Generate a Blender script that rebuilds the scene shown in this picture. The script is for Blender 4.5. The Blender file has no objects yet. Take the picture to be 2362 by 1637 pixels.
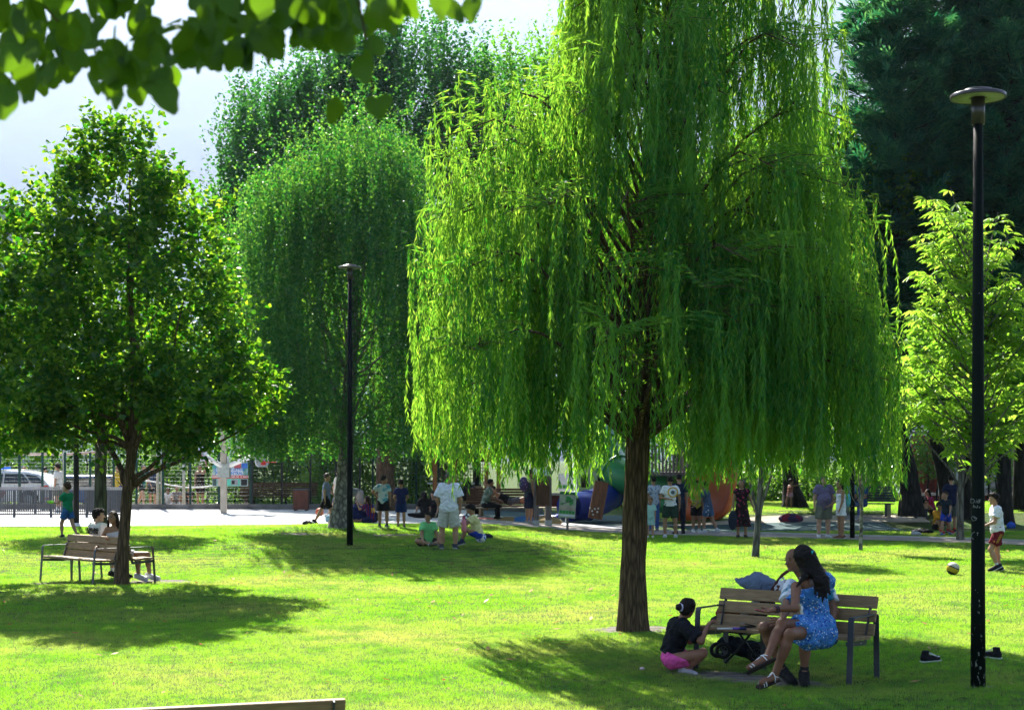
import bpy, bmesh, math, random
import numpy as np
from mathutils import Vector, Matrix, noise as mnoise

random.seed(7)
RNG = np.random.default_rng(7)
SC = bpy.context.scene
COL = SC.collection
PI = math.pi

# ---------------------------------------------------------------- camera
F = 3600.0            # focal length in photograph pixels (2362 wide)
HZ = 1061.0           # horizon row of the photograph
CAMZ = 2.2
cam_d = bpy.data.cameras.new('camera')
cam = bpy.data.objects.new('camera', cam_d)
COL.objects.link(cam)
cam.location = (0, 0, CAMZ)
cam.rotation_euler = (math.radians(90), 0, 0)
cam_d.sensor_width = 36.0
cam_d.lens = 36.0 * F / 2362.0
cam_d.shift_y = (HZ - 818.5) / 2362.0
cam_d.clip_start = 0.05
cam_d.clip_end = 20000
cam_d.dof.use_dof = True
cam_d.dof.focus_distance = 20.0
cam_d.dof.aperture_fstop = 8.0
SC.camera = cam

# ---------------------------------------------------------------- light
SUN_EL = math.radians(43)
SUN_DIR = Vector((-0.30, 1.0, 0)).normalized() * math.cos(SUN_EL) + Vector((0, 0, math.sin(SUN_EL)))
world = bpy.data.worlds.new('World')
SC.world = world
world.use_nodes = True
wn = world.node_tree
wn.nodes.clear()
sky = wn.nodes.new('ShaderNodeTexSky')
sky.sky_type = 'NISHITA'
sky.sun_disc = False
sky.sun_elevation = SUN_EL
sky.sun_rotation = math.atan2(SUN_DIR.x, SUN_DIR.y)
sky.altitude = 900
bg = wn.nodes.new('ShaderNodeBackground')
bg.inputs['Strength'].default_value = 0.05
wo = wn.nodes.new('ShaderNodeOutputWorld')
wn.links.new(sky.outputs[0], bg.inputs[0])
wn.links.new(bg.outputs[0], wo.inputs[0])
sun_d = bpy.data.lights.new('sun', 'SUN')
sun_d.energy = 5.0
sun_d.angle = math.radians(0.55)
sun_d.color = (1.0, 0.95, 0.86)
sun = bpy.data.objects.new('sun', sun_d)
COL.objects.link(sun)
sun.rotation_euler = SUN_DIR.to_track_quat('Z', 'Y').to_euler()
SC.view_settings.view_transform = 'Standard'
SC.view_settings.look = 'None'
SC.view_settings.exposure = 1.92
SC.view_settings.gamma = 1.0
SC.view_settings.use_curve_mapping = False
cy = SC.cycles
cy.max_bounces = 7
cy.diffuse_bounces = 2
cy.glossy_bounces = 2
cy.transmission_bounces = 5
cy.transparent_max_bounces = 6
cy.volume_bounces = 1
cy.caustics_reflective = False
cy.caustics_refractive = False
cy.sample_clamp_indirect = 8.0

# ---------------------------------------------------------------- helpers
def S01(t):
    t = np.clip(t, 0, 1)
    return t * t * (3 - 2 * t)

BIRCH = (-4.68, 43.0)
def gz(x, y):
    """height of the ground at x, y"""
    x = np.asarray(x, float); y = np.asarray(y, float)
    z = 0.3 * S01((y - 29) / 7) * S01((4 - x) / 6) * (1 - S01((y - 62) / 10))
    z = z + 0.13 * np.exp(-((x - BIRCH[0]) ** 2 + (y - BIRCH[1]) ** 2) / (2 * 1.3 ** 2))
    z = z + 0.45 * S01((y - 50.5) / 5) * S01((x - 5.5) / 4) * (1 - S01((y - 66) / 6))
    z = z + 0.018 * np.sin(x * 0.9 + 1.3) * np.sin(y * 0.55) * S01((y - 8) / 6) * (1 - S01((y - 40) / 4))
    z = z + 0.05 * np.exp(-((y - 14.3 - 0.15 * (x - 3)) ** 2) / (2 * 0.45 ** 2)) * S01((x - 0.5) / 1.5)
    z = z + 0.035 * np.exp(-((y - 26.4) ** 2) / (2 * 0.5 ** 2)) * S01((-3.5 - x) / 1.5)
    return z
def gzf(x, y):
    return float(gz(x, y))

def P(px, py, D):
    """photo pixel at distance D (metres along the view axis) -> world point"""
    return Vector(((px - 1181.0) / F * D, D, CAMZ - (py - HZ) / F * D))
def G(px, py):
    """photo pixel on the ground -> world point"""
    D = 8.0
    while D < 160:
        p = P(px, py, D)
        if p.z <= gzf(p.x, p.y):
            return Vector((p.x, p.y, gzf(p.x, p.y)))
        D += 0.04
    return P(px, py, 160)
def onground(x, y, dz=0.0):
    return Vector((x, y, gzf(x, y) + dz))

_count = {}
def link(o):
    COL.objects.link(o); return o
def tag(o, label=None, cat=None, group=None, kind=None):
    if label: o['label'] = label
    if cat: o['category'] = cat
    if group: o['group'] = group
    if kind: o['kind'] = kind
    return o
def empty(name, loc, rz=0.0):
    o = bpy.data.objects.new(name, None)
    o.location = loc; o.rotation_euler = (0, 0, rz)
    o.empty_display_size = 0.2
    return link(o)
def child(name, me, parent, loc=(0, 0, 0), rot=None):
    o = bpy.data.objects.new(name, me)
    o.parent = parent; o.location = loc
    if rot is not None: o.rotation_euler = rot
    return link(o)
def mesh_np(name, verts, faces, mat=None, smooth=False, matidx=None):
    """faces: (M,k) int array of one face size"""
    me = bpy.data.meshes.new(name)
    verts = np.asarray(verts, np.float32); faces = np.asarray(faces, np.int32)
    M, k = faces.shape
    me.vertices.add(len(verts)); me.vertices.foreach_set('co', verts.ravel())
    me.loops.add(M * k); me.loops.foreach_set('vertex_index', faces.ravel())
    me.polygons.add(M)
    me.polygons.foreach_set('loop_start', np.arange(0, M * k, k, dtype=np.int32))
    if smooth: me.polygons.foreach_set('use_smooth', np.ones(M, bool))
    if matidx is not None: me.polygons.foreach_set('material_index', np.asarray(matidx, np.int32))
    if mat is not None:
        for m in (mat if isinstance(mat, (list, tuple)) else [mat]): me.materials.append(m)
    me.update(calc_edges=True)
    return me

class MB:
    """collects simple solids into one mesh"""
    def __init__(s): s.v = []; s.f = []; s.m = []; s.sm = []
    def add(s, vs, fs, m=0, smooth=False):
        n = len(s.v); s.v += [tuple(v) for v in vs]
        for f in fs: s.f.append([n + i for i in f]); s.m.append(m); s.sm.append(smooth)
    def box(s, c, size, rot=None, m=0):
        hx, hy, hz = size[0] / 2, size[1] / 2, size[2] / 2
        vs = [Vector((x, y, z)) for x in (-hx, hx) for y in (-hy, hy) for z in (-hz, hz)]
        if rot is not None: vs = [rot @ v for v in vs]
        c = Vector(c); vs = [v + c for v in vs]
        s.add(vs, [(0, 1, 3, 2), (4, 6, 7, 5), (0, 4, 5, 1), (2, 3, 7, 6), (0, 2, 6, 4), (1, 5, 7, 3)], m)
    def bbox(s, c, size, b, rot=None, m=0):
        """box with chamfered edges"""
        bm = bmesh.new(); bmesh.ops.create_cube(bm, size=1)
        for v in bm.verts: v.co = Vector((v.co.x * size[0], v.co.y * size[1], v.co.z * size[2]))
        bmesh.ops.bevel(bm, geom=list(bm.edges), offset=b, segments=2, profile=0.6, affect='EDGES')
        bm.verts.index_update()
        c = Vector(c)
        vs = [((rot @ v.co) if rot is not None else v.co) + c for v in bm.verts]
        s.add(vs, [[v.index for v in f.verts] for f in bm.faces], m); bm.free()
    def bar(s, p0, p1, w, t, side, m=0):
        """flat bar from p0 to p1, w wide along side, t thick across"""
        p0 = Vector(p0); p1 = Vector(p1); d = (p1 - p0).normalized()
        a = Vector(side); a = (a - d * a.dot(d)).normalized() * (w / 2); b = d.cross(a).normalized() * (t / 2)
        vs = [p + sa * a + sb * b for p in (p0, p1) for sa, sb in ((-1, -1), (1, -1), (1, 1), (-1, 1))]
        s.add(vs, [(0, 1, 2, 3), (7, 6, 5, 4), (0, 4, 5, 1), (1, 5, 6, 2), (2, 6, 7, 3), (3, 7, 4, 0)], m)
    def tube(s, pts, radii, n=8, m=0, cap=True):
        pts = [Vector(p) for p in pts]
        if not isinstance(radii, (list, tuple)): radii = [radii] * len(pts)
        up = Vector((0.13, 0.21, 0.97)); rings = []
        for i, p in enumerate(pts):
            d = (pts[min(i + 1, len(pts) - 1)] - pts[max(i - 1, 0)]).normalized()
            if i == 0:
                a = d.cross(up)
                if a.length < 0.15: a = d.cross(Vector((1, 0, 0)))
            else: a = a - d * a.dot(d)
            a.normalize(); b = d.cross(a)
            rings.append([p + (a * math.cos(2 * PI * k / n) + b * math.sin(2 * PI * k / n)) * radii[i] for k in range(n)])
        vs = [v for r in rings for v in r]; fs = []
        for i in range(len(pts) - 1):
            for k in range(n):
                fs.append((i * n + k, i * n + (k + 1) % n, (i + 1) * n + (k + 1) % n, (i + 1) * n + k))
        if cap: fs.append(tuple(reversed(range(n)))); fs.append(tuple(range((len(pts) - 1) * n, len(pts) * n)))
        s.add(vs, fs, m, True)
    def lathe(s, prof, n=32, c=(0, 0, 0), m=0, smooth=True):
        vs = []; fs = []; c = Vector(c)
        for r, z in prof:
            for k in range(n): vs.append(c + Vector((r * math.cos(2 * PI * k / n), r * math.sin(2 * PI * k / n), z)))
        for i in range(len(prof) - 1):
            for k in range(n): fs.append((i * n + k, i * n + (k + 1) % n, (i + 1) * n + (k + 1) % n, (i + 1) * n + k))
        s.add(vs, fs, m, smooth)
    def prism(s, poly, z0, z1, m=0, xf=None):
        """polygon (x,y) extruded z0..z1, xf maps a Vector"""
        n = len(poly); vs = [Vector((x, y, z)) for z in (z0, z1) for x, y in poly]
        if xf: vs = [xf(v) for v in vs]
        s.add(vs, [tuple(reversed(range(n))), tuple(range(n, 2 * n))] + [(k, (k + 1) % n, n + (k + 1) % n, n + k) for k in range(n)], m)
    def mesh(s, name, mats):
        me = bpy.data.meshes.new(name)
        me.from_pydata([tuple(v) for v in s.v], [], s.f)
        for mm in (mats if isinstance(mats, (list, tuple)) else [mats]): me.materials.append(mm)
        me.polygons.foreach_set('material_index', s.m)
        me.polygons.foreach_set('use_smooth', s.sm)
        me.update()
        return me
    def build(s, name, mats, parent=None, loc=(0, 0, 0), rz=0.0):
        o = bpy.data.objects.new(name, s.mesh(name, mats))
        if parent is not None: o.parent = parent
        o.location = loc; o.rotation_euler = (0, 0, rz)
        return link(o)

def copy_tree(src, label=None, loc=None, rz=None):
    kids = {}
    for o in list(COL.objects):
        if o.parent is not None: kids.setdefault(o.parent, []).append(o)
    def rec(o, par):
        c = o.copy(); COL.objects.link(c)
        if par is not None: c.parent = par
        for k in kids.get(o, []): rec(k, c)
        return c
    r = rec(src, None)
    if label: r['label'] = label
    if loc is not None: r.location = loc
    if rz is not None: r.rotation_euler = (0, 0, rz)
    return r

# ---------------------------------------------------------------- materials
def new_mat(name):
    m = bpy.data.materials.new(name); m.use_nodes = True
    nt = m.node_tree; nt.nodes.clear()
    out = nt.nodes.new('ShaderNodeOutputMaterial')
    return m, nt, out
def N(nt, t, **kw):
    n = nt.nodes.new(t)
    for k, v in kw.items():
        if k in n.inputs: n.inputs[k].default_value = v
        else: setattr(n, k, v)
    return n
def L(nt, a, b): nt.links.new(a, b)
def ramp(nt, fac, stops):
    r = nt.nodes.new('ShaderNodeValToRGB')
    e = r.color_ramp.elements
    while len(e) > 1: e.remove(e[-1])
    e[0].position = stops[0][0]; e[0].color = (*stops[0][1], 1)
    for p, c in stops[1:]:
        q = e.new(p); q.color = (*c, 1)
    L(nt, fac, r.inputs[0]); return r
def coords(nt, scale=(1, 1, 1), world_space=True):
    if world_space:
        g = N(nt, 'ShaderNodeNewGeometry'); src = g.outputs['Position']
    else:
        t = N(nt, 'ShaderNodeTexCoord'); src = t.outputs['Object']
    mp = N(nt, 'ShaderNodeMapping'); mp.inputs['Scale'].default_value = scale
    L(nt, src, mp.inputs['Vector']); return mp.outputs[0]
def mixc(nt, fac, a, b, blend='MIX'):
    m = N(nt, 'ShaderNodeMix', data_type='RGBA', blend_type=blend)
    if isinstance(fac, (int, float)): m.inputs[0].default_value = fac
    else: L(nt, fac, m.inputs[0])
    for s, v in ((6, a), (7, b)):
        if isinstance(v, tuple): m.inputs[s].default_value = (*v[:3], 1)
        else: L(nt, v, m.inputs[s])
    return m.outputs[2]
_mc = {}
def pmat(name, col, rough=0.6, var=0.12, scale=6.0, bump=0.1, bscale=40.0, metal=0.0, spec=0.22, world_space=True, stretch=(1, 1, 1), col2=None):
    """plain painted/wooden/stone surface with soft colour variation and fine relief"""
    if name in _mc: return _mc[name]
    m, nt, out = new_mat(name)
    b = N(nt, 'ShaderNodeBsdfPrincipled')
    b.inputs['Roughness'].default_value = rough
    b.inputs['Metallic'].default_value = metal
    b.inputs['Specular IOR Level'].default_value = spec
    c = coords(nt, stretch, world_space)
    n1 = N(nt, 'ShaderNodeTexNoise'); n1.inputs['Scale'].default_value = scale; n1.inputs['Detail'].default_value = 6
    L(nt, c, n1.inputs['Vector'])
    c2 = col2 if col2 else tuple(min(1, x * (1 + 2 * var)) for x in col)
    c1 = tuple(x * (1 - 1.6 * var) for x in col) if not col2 else col
    r = ramp(nt, n1.outputs[0], [(0.3, c1), (0.7, c2)])
    L(nt, r.outputs[0], b.inputs['Base Color'])
    if bump > 0:
        n2 = N(nt, 'ShaderNodeTexNoise'); n2.inputs['Scale'].default_value = bscale; n2.inputs['Detail'].default_value = 4
        L(nt, c, n2.inputs['Vector'])
        bp = N(nt, 'ShaderNodeBump'); bp.inputs['Strength'].default_value = bump; bp.inputs['Distance'].default_value = 0.01
        L(nt, n2.outputs[0], bp.inputs['Height']); L(nt, bp.outputs[0], b.inputs['Normal'])
    L(nt, b.outputs[0], out.inputs[0])
    _mc[name] = m; return m

def leaf_mat(name, dif, dif2, tra, tra2, gloss=0.05, trans=0.5, rough=0.45, patch=None):
    gloss = gloss * 0.3; rough = rough * .85
    """thin leaf: reflects a little, glows when lit from behind; every leaf has its own tint"""
    m, nt, out = new_mat(name)
    g = N(nt, 'ShaderNodeNewGeometry')
    rnd = g.outputs['Random Per Island']
    pw = N(nt, 'ShaderNodeMath', operation='POWER'); pw.inputs[1].default_value = 1.9; L(nt, rnd, pw.inputs[0])  # skewed so few leaves are bright: crown light and shade put into leaf colour
    cd = mixc(nt, rnd, dif, dif2); ct = mixc(nt, pw.outputs[0], tra, tra2)
    if patch:
        nz = N(nt, 'ShaderNodeTexNoise'); nz.inputs['Scale'].default_value = patch[0]; nz.inputs['Detail'].default_value = 5
        L(nt, g.outputs['Position'], nz.inputs['Vector'])
        mr = N(nt, 'ShaderNodeMapRange'); mr.inputs[1].default_value = 0.42; mr.inputs[2].default_value = 0.68
        L(nt, nz.outputs[0], mr.inputs[0])
        cd = mixc(nt, mr.outputs[0], cd, patch[1]); ct = mixc(nt, mr.outputs[0], ct, patch[2])
    d = N(nt, 'ShaderNodeBsdfDiffuse'); L(nt, cd, d.inputs[0])
    t = N(nt, 'ShaderNodeBsdfTranslucent'); L(nt, ct, t.inputs[0])
    mx = N(nt, 'ShaderNodeMixShader'); mx.inputs[0].default_value = trans
    L(nt, d.outputs[0], mx.inputs[1]); L(nt, t.outputs[0], mx.inputs[2])
    res = mx.outputs[0]
    if gloss > 0:
        gl = N(nt, 'ShaderNodeBsdfGlossy'); gl.inputs['Roughness'].default_value = rough
        m2 = N(nt, 'ShaderNodeMixShader'); m2.inputs[0].default_value = gloss
        L(nt, res, m2.inputs[1]); L(nt, gl.outputs[0], m2.inputs[2]); res = m2.outputs[0]
    L(nt, res, out.inputs[0])
    return m

def bark_mat(name, c1, c2, scale=18.0, bump=0.6, stretch=(1, 1, 0.18)):
    m, nt, out = new_mat(name)
    b = N(nt, 'ShaderNodeBsdfPrincipled'); b.inputs['Roughness'].default_value = 0.9; b.inputs['Specular IOR Level'].default_value = 0.15
    c = coords(nt, stretch)
    n1 = N(nt, 'ShaderNodeTexNoise'); n1.inputs['Scale'].default_value = scale; n1.inputs['Detail'].default_value = 8; n1.inputs['Roughness'].default_value = 0.7
    v = N(nt, 'ShaderNodeTexVoronoi', feature='DISTANCE_TO_EDGE'); v.inputs['Scale'].default_value = scale
    L(nt, c, n1.inputs['Vector']); L(nt, c, v.inputs['Vector'])
    r = ramp(nt, n1.outputs[0], [(0.3, c1), (0.7, c2)])
    mr = N(nt, 'ShaderNodeMapRange'); mr.inputs[2].default_value = 0.25; mr.inputs[3].default_value = 0.35; mr.inputs[4].default_value = 1.0
    L(nt, v.outputs[0], mr.inputs[0])
    L(nt, mixc(nt, 1.0, r.outputs[0], mr.outputs[0], 'MULTIPLY'), b.inputs['Base Color'])
    ad = N(nt, 'ShaderNodeMath', operation='ADD'); L(nt, n1.outputs[0], ad.inputs[0]); L(nt, mr.outputs[0], ad.inputs[1])
    bp = N(nt, 'ShaderNodeBump'); bp.inputs['Strength'].default_value = bump; bp.inputs['Distance'].default_value = 0.02
    L(nt, ad.outputs[0], bp.inputs['Height']); L(nt, bp.outputs[0], b.inputs['Normal'])
    L(nt, b.outputs[0], out.inputs[0])
    return m

M_METAL = pmat('dark_grey_steel', (0.045, 0.052, 0.065), 0.45, 0.1, 8, 0.05, 120, spec=0.5)
M_POLE = pmat('black_painted_steel', (0.008, 0.010, 0.010), 0.6, 0.2, 3, 0.08, 60, spec=0.06)
M_GREENPOST = pmat('dark_green_painted_steel', (0.010, 0.045, 0.040), 0.45, 0.2, 5, 0.05, 60)
M_GALV = pmat('galvanised_steel', (0.35, 0.38, 0.38), 0.45, 0.12, 9, 0.05, 80, metal=0.5)
M_PLANK = pmat('bench_plank_wood', (0.27, 0.18, 0.095), 0.6, 0.16, 5, 0.25, 30, stretch=(1, 1, 9), world_space=False)
M_CONC = pmat('pale_concrete', (0.50, 0.49, 0.47), 0.9, 0.08, 1.2, 0.3, 60)
M_WHITE = pmat('white_paint', (0.75, 0.76, 0.78), 0.5, 0.04, 4, 0.02, 40)
M_RED = pmat('red_paint', (0.55, 0.04, 0.03), 0.5, 0.08, 4, 0.02, 40)
M_BROWN = pmat('brown_wood', (0.09, 0.045, 0.025), 0.8, 0.25, 7, 0.4, 40, stretch=(3, 3, 0.5))
M_GREYWOOD = pmat('weathered_grey_wood', (0.16, 0.14, 0.13), 0.85, 0.25, 7, 0.4, 40, stretch=(3, 3, 0.4))
# ================================================================ the setting
# --- the ground: one sheet to the horizon
def axis(lo, hi, fine_lo, fine_hi, step, grow=1.35):
    a = list(np.arange(fine_lo, fine_hi + 1e-6, step))
    s = step
    while a[-1] < hi: s *= grow; a.append(a[-1] + s)
    s = step
    while a[0] > lo: s *= grow; a.insert(0, a[0] - s)
    return np.array(a)
gx = axis(-4500, 4500, -24, 26, 0.4); gy = axis(-300, 4200, 5, 76, 0.4)
X, Y = np.meshgrid(gx, gy)
Zg = gz(X, Y)
ny, nx = X.shape
idx = np.arange(nx * ny).reshape(ny, nx)
fq = np.stack([idx[:-1, :-1], idx[:-1, 1:], idx[1:, 1:], idx[1:, :-1]], -1).reshape(-1, 4)
m, nt, out = new_mat('lawn_soil')
b = N(nt, 'ShaderNodeBsdfPrincipled'); b.inputs['Roughness'].default_value = 0.95; b.inputs['Specular IOR Level'].default_value = 0.1
c = coords(nt)
n1 = N(nt, 'ShaderNodeTexNoise'); n1.inputs['Scale'].default_value = 0.5; n1.inputs['Detail'].default_value = 8
n2 = N(nt, 'ShaderNodeTexNoise'); n2.inputs['Scale'].default_value = 22; n2.inputs['Detail'].default_value = 6
L(nt, c, n1.inputs['Vector']); L(nt, c, n2.inputs['Vector'])
r1 = ramp(nt, n1.outputs[0], [(0.35, (0.045, 0.10, 0.018)), (0.7, (0.10, 0.12, 0.035))])
r2 = ramp(nt, n2.outputs[0], [(0.3, (0.35, 0.35, 0.35)), (0.7, (1.25, 1.25, 1.25))])
L(nt, mixc(nt, 1.0, r1.outputs[0], r2.outputs[0], 'MULTIPLY'), b.inputs['Base Color'])
bp = N(nt, 'ShaderNodeBump'); bp.inputs['Strength'].default_value = 0.8; bp.inputs['Distance'].default_value = 0.03
L(nt, n2.outputs[0], bp.inputs['Height']); L(nt, bp.outputs[0], b.inputs['Normal'])
L(nt, b.outputs[0], out.inputs[0]); M_SOIL = m
o = link(bpy.data.objects.new('ground', mesh_np('ground', np.stack([X, Y, Zg], -1).reshape(-1, 3), fq, M_SOIL, True)))
tag(o, 'open park lawn running back to the path and the trees', None, None, 'structure')

# --- paved sheets draped on it
PNEAR = np.array([(-60, 44.5), (-12, 44.7), (-5.9, 45.9), (-2.3, 46.6), (0.5, 47.0), (3.4, 46.6), (6, 45.2), (8.8, 43.6), (13.2, 40.5), (25, 31), (60, 4)], float)
def pnear(x): return np.interp(x, PNEAR[:, 0], PNEAR[:, 1])
def pfar(x): return pnear(x) + 2.5
def sheet(name, x0, x1, fn, ff, mat, dz, label, step=0.4, th=0.0):
    xs = np.arange(x0, x1 + 1e-6, step); yn = fn(xs); yf = ff(xs)
    k = max(2, int(math.ceil(float(np.max(yf - yn)) / step)) + 1)
    t = np.linspace(0, 1, k)[:, None]
    Xs = np.broadcast_to(xs, (k, len(xs))); Ys = yn * (1 - t) + yf * t
    Zs = gz(Xs, Ys) + dz
    ii = np.arange(Xs.size).reshape(Xs.shape)
    f = np.stack([ii[:-1, :-1], ii[:-1, 1:], ii[1:, 1:], ii[1:, :-1]], -1).reshape(-1, 4)
    o = link(bpy.data.objects.new(name, mesh_np(name, np.stack([Xs, Ys, Zs], -1).reshape(-1, 3), f, mat, True)))
    return tag(o, label, None, None, 'structure')
const = lambda v: (lambda x: np.full_like(np.asarray(x, float), v))
M_PATH = pmat('path_paving', (0.27, 0.235, 0.21), 0.9, 0.12, 1.5, 0.35, 70)
M_PLAZA = pmat('plaza_paving', (0.47, 0.46, 0.45), 0.85, 0.06, 0.7, 0.3, 60)
M_RUBBER = pmat('dark_teal_rubber', (0.035, 0.075, 0.078), 0.9, 0.15, 2, 0.3, 90)
M_REDRUB = pmat('red_rubber', (0.20, 0.045, 0.035), 0.9, 0.15, 2, 0.3, 90)
M_SAND = pmat('dry_sandy_soil', (0.36, 0.31, 0.24), 0.95, 0.15, 2, 0.5, 50)
sheet('path', -1.2, 24, pnear, pfar, M_PATH, 0.012, 'pale beige footpath crossing the park behind the lawn')
sheet('plaza_pavement', -34, -1.2, pnear, const(60.0), M_PLAZA, 0.012, 'bright pale concrete sports plaza in full sun')
sheet('path_branch', -1.2, 4.2, lambda x: pfar(x) + 0.9, lambda x: pfar(x) + 3.0, M_PLAZA, 0.016, 'sunlit paved strip beside the playground')
sheet('playground_surface', -1.2, 5.6, lambda x: pfar(x) + 3.0, const(62.0), M_RUBBER, 0.012, 'dark teal rubber playground surface')
sheet('playground_surface', 5.6, 12.5, const(48.3), const(52.2), M_RUBBER, 0.012, 'dark rubber strip beyond the path under the willow')
sheet('red_surface', -1.1, 1.6, lambda x: pfar(x) + 1.2, lambda x: pfar(x) + 2.6, M_REDRUB, 0.022, 'red rubber patch at the playground edge', 0.3)
sheet('sandy_path', 5.6, 14, const(52.2), const(53.6), M_SAND, 0.010, 'dusty light path at the foot of the grassy mound')
sheet('sand_court', -26, -1.5, const(60.6), const(71.0), M_SAND, 0.016, 'pale sand court behind the green fence')
# kerb stones: path edge and court edge
mb = MB()
xs = np.arange(-1.2, 23, 1.0)
for x in xs:
    a = onground(x, float(pfar(x))); b_ = onground(x + 0.985, float(pfar(x + 0.985)))
    mb.bar(a + Vector((0, .05, 0.0)), b_ + Vector((0, .05, 0.0)), 0.10, 0.09, (0, 1, 0))
tag(mb.build('path_kerb', M_CONC), 'thin pale kerb along the far edge of the footpath', None, None, 'structure')
mb = MB()
M_KERB = pmat('stained_grey_concrete', (0.16, 0.155, 0.15), 0.9, 0.3, 1.2, 0.5, 30)
for i in range(40):
    x = -26 + i * 0.68
    mb.bar(onground(x, 60.1, 0.09), onground(x + 0.67, 60.1, 0.09 + 0.004 * (i % 3)), 0.18, 0.24, (0, 1, 0))
tag(mb.build('court_kerb', M_KERB), 'low stained concrete kerb under the green mesh fence', None, None, 'structure')
# worn dirt patches and white court line
M_DIRT = pmat('bare_dirt', (0.13, 0.115, 0.095), 0.95, 0.3, 6, 0.8, 40)
def patch(name, cx, cy, rx, ry, rot, mat, dz, label, n=40):
    vs = []; c_, s_ = math.cos(rot), math.sin(rot)
    rr = [1 + 0.22 * mnoise.noise(Vector((math.cos(2 * PI * k / n) * 1.5 + cx, math.sin(2 * PI * k / n) * 1.5 + cy, 3))) for k in range(n)]
    for q in (0.0, 0.5, 1.0):
        for k in range(n):
            a = 2 * PI * k / n; x = rx * q * rr[k] * math.cos(a); y = ry * q * rr[k] * math.sin(a)
            X_, Y_ = cx + x * c_ - y * s_, cy + x * s_ + y * c_
            vs.append((X_, Y_, gzf(X_, Y_) + dz))
    fs = [(i * n + k, i * n + (k + 1) % n, (i + 1) * n + (k + 1) % n, (i + 1) * n + k) for i in (0, 1) for k in range(n)]
    o = link(bpy.data.objects.new(name, mesh_np(name, vs, fs, mat, True)))
    return tag(o, label, None, None, 'structure')
DIRT = []
def dirt(px, py, rx, ry, rot, label):
    g = G(px, py); DIRT.append((g.x, g.y, rx, ry, rot)); patch('bare_ground', g.x, g.y, rx, ry, rot, M_DIRT, 0.004, label)
dirt(345, 1342, 0.75, 0.55, 0.1, 'bare grey soil worn round the foot of the double bench')
dirt(180, 1346, 1.0, 0.3, 0.0, 'bare soil strip worn under the empty side of the double bench')
dirt(1735, 1566, 0.95, 0.34, -0.65, 'bare soil scuffed under the bench where the couple sits')
dirt(960, 1234, 1.5, 0.5, 0.05, 'thin worn patch of lawn beside the seated boy in green')
dirt(1462, 1452, 0.55, 0.42, 0.0, 'bare earth ring round the foot of the willow trunk')
dirt(2256, 1584, 0.17, 0.15, 0.0, 'scuffed earth round the foot of the nearest lamp post')
dirt(700, 1232, 0.9, 0.4, 0.0, 'thin worn patch of lawn short of the birch')

# --- grass: blade clumps set out over the lawn
def grass_mat():
    m, nt, out = new_mat('grass_blades')
    g = N(nt, 'ShaderNodeNewGeometry'); oi = N(nt, 'ShaderNodeObjectInfo')
    def noise(s, det=6):
        n = N(nt, 'ShaderNodeTexNoise'); n.inputs['Scale'].default_value = s; n.inputs['Detail'].default_value = det
        L(nt, g.outputs['Position'], n.inputs['Vector']); return n.outputs[0]
    big = N(nt, 'ShaderNodeMapRange'); big.inputs[1].default_value = 0.42; big.inputs[2].default_value = 0.72
    L(nt, noise(0.35), big.inputs[0])
    rnd = g.outputs['Random Per Island']
    cd = mixc(nt, rnd, (0.004, 0.105, 0.022), (0.016, 0.18, 0.034))
    ct = mixc(nt, rnd, (0.21, 0.60, 0.010), (0.52, 0.84, 0.045))
    cd = mixc(nt, big.outputs[0], cd, (0.04, 0.13, 0.035)); ct = mixc(nt, big.outputs[0], ct, (0.70, 0.72, 0.15))
    clv = N(nt, 'ShaderNodeMapRange'); clv.inputs[1].default_value = 0.50; clv.inputs[2].default_value = 0.62; clv.inputs[4].default_value = 0.55
    L(nt, noise(1.7, 5), clv.inputs[0])
    cd = mixc(nt, clv.outputs[0], cd, (0.012, 0.10, 0.03)); ct = mixc(nt, clv.outputs[0], ct, (0.10, 0.42, 0.02))
    dry = N(nt, 'ShaderNodeMath', operation='GREATER_THAN'); dry.inputs[1].default_value = 0.91
    fr = N(nt, 'ShaderNodeMath', operation='FRACT'); ml = N(nt, 'ShaderNodeMath', operation='MULTIPLY'); ml.inputs[1].default_value = 37.7
    L(nt, rnd, ml.inputs[0]); L(nt, ml.outputs[0], fr.inputs[0]); L(nt, fr.outputs[0], dry.inputs[0])
    cd = mixc(nt, dry.outputs[0], cd, (0.22, 0.17, 0.09)); ct = mixc(nt, dry.outputs[0], ct, (0.4, 0.32, 0.15))
    d = N(nt, 'ShaderNodeBsdfDiffuse'); L(nt, cd, d.inputs[0])
    t = N(nt, 'ShaderNodeBsdfTranslucent'); L(nt, ct, t.inputs[0])
    mx = N(nt, 'ShaderNodeMixShader'); mx.inputs[0].default_value = 0.55
    L(nt, d.outputs[0], mx.inputs[1]); L(nt, t.outputs[0], mx.inputs[2])
    gl = N(nt, 'ShaderNodeBsdfGlossy'); gl.inputs['Roughness'].default_value = 0.38
    m2 = N(nt, 'ShaderNodeMixShader'); m2.inputs[0].default_value = 0.022
    L(nt, mx.outputs[0], m2.inputs[1]); L(nt, gl.outputs[0], m2.inputs[2])
    L(nt, m2.outputs[0], out.inputs[0])
    return m
M_GRASS = grass_mat()
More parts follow.
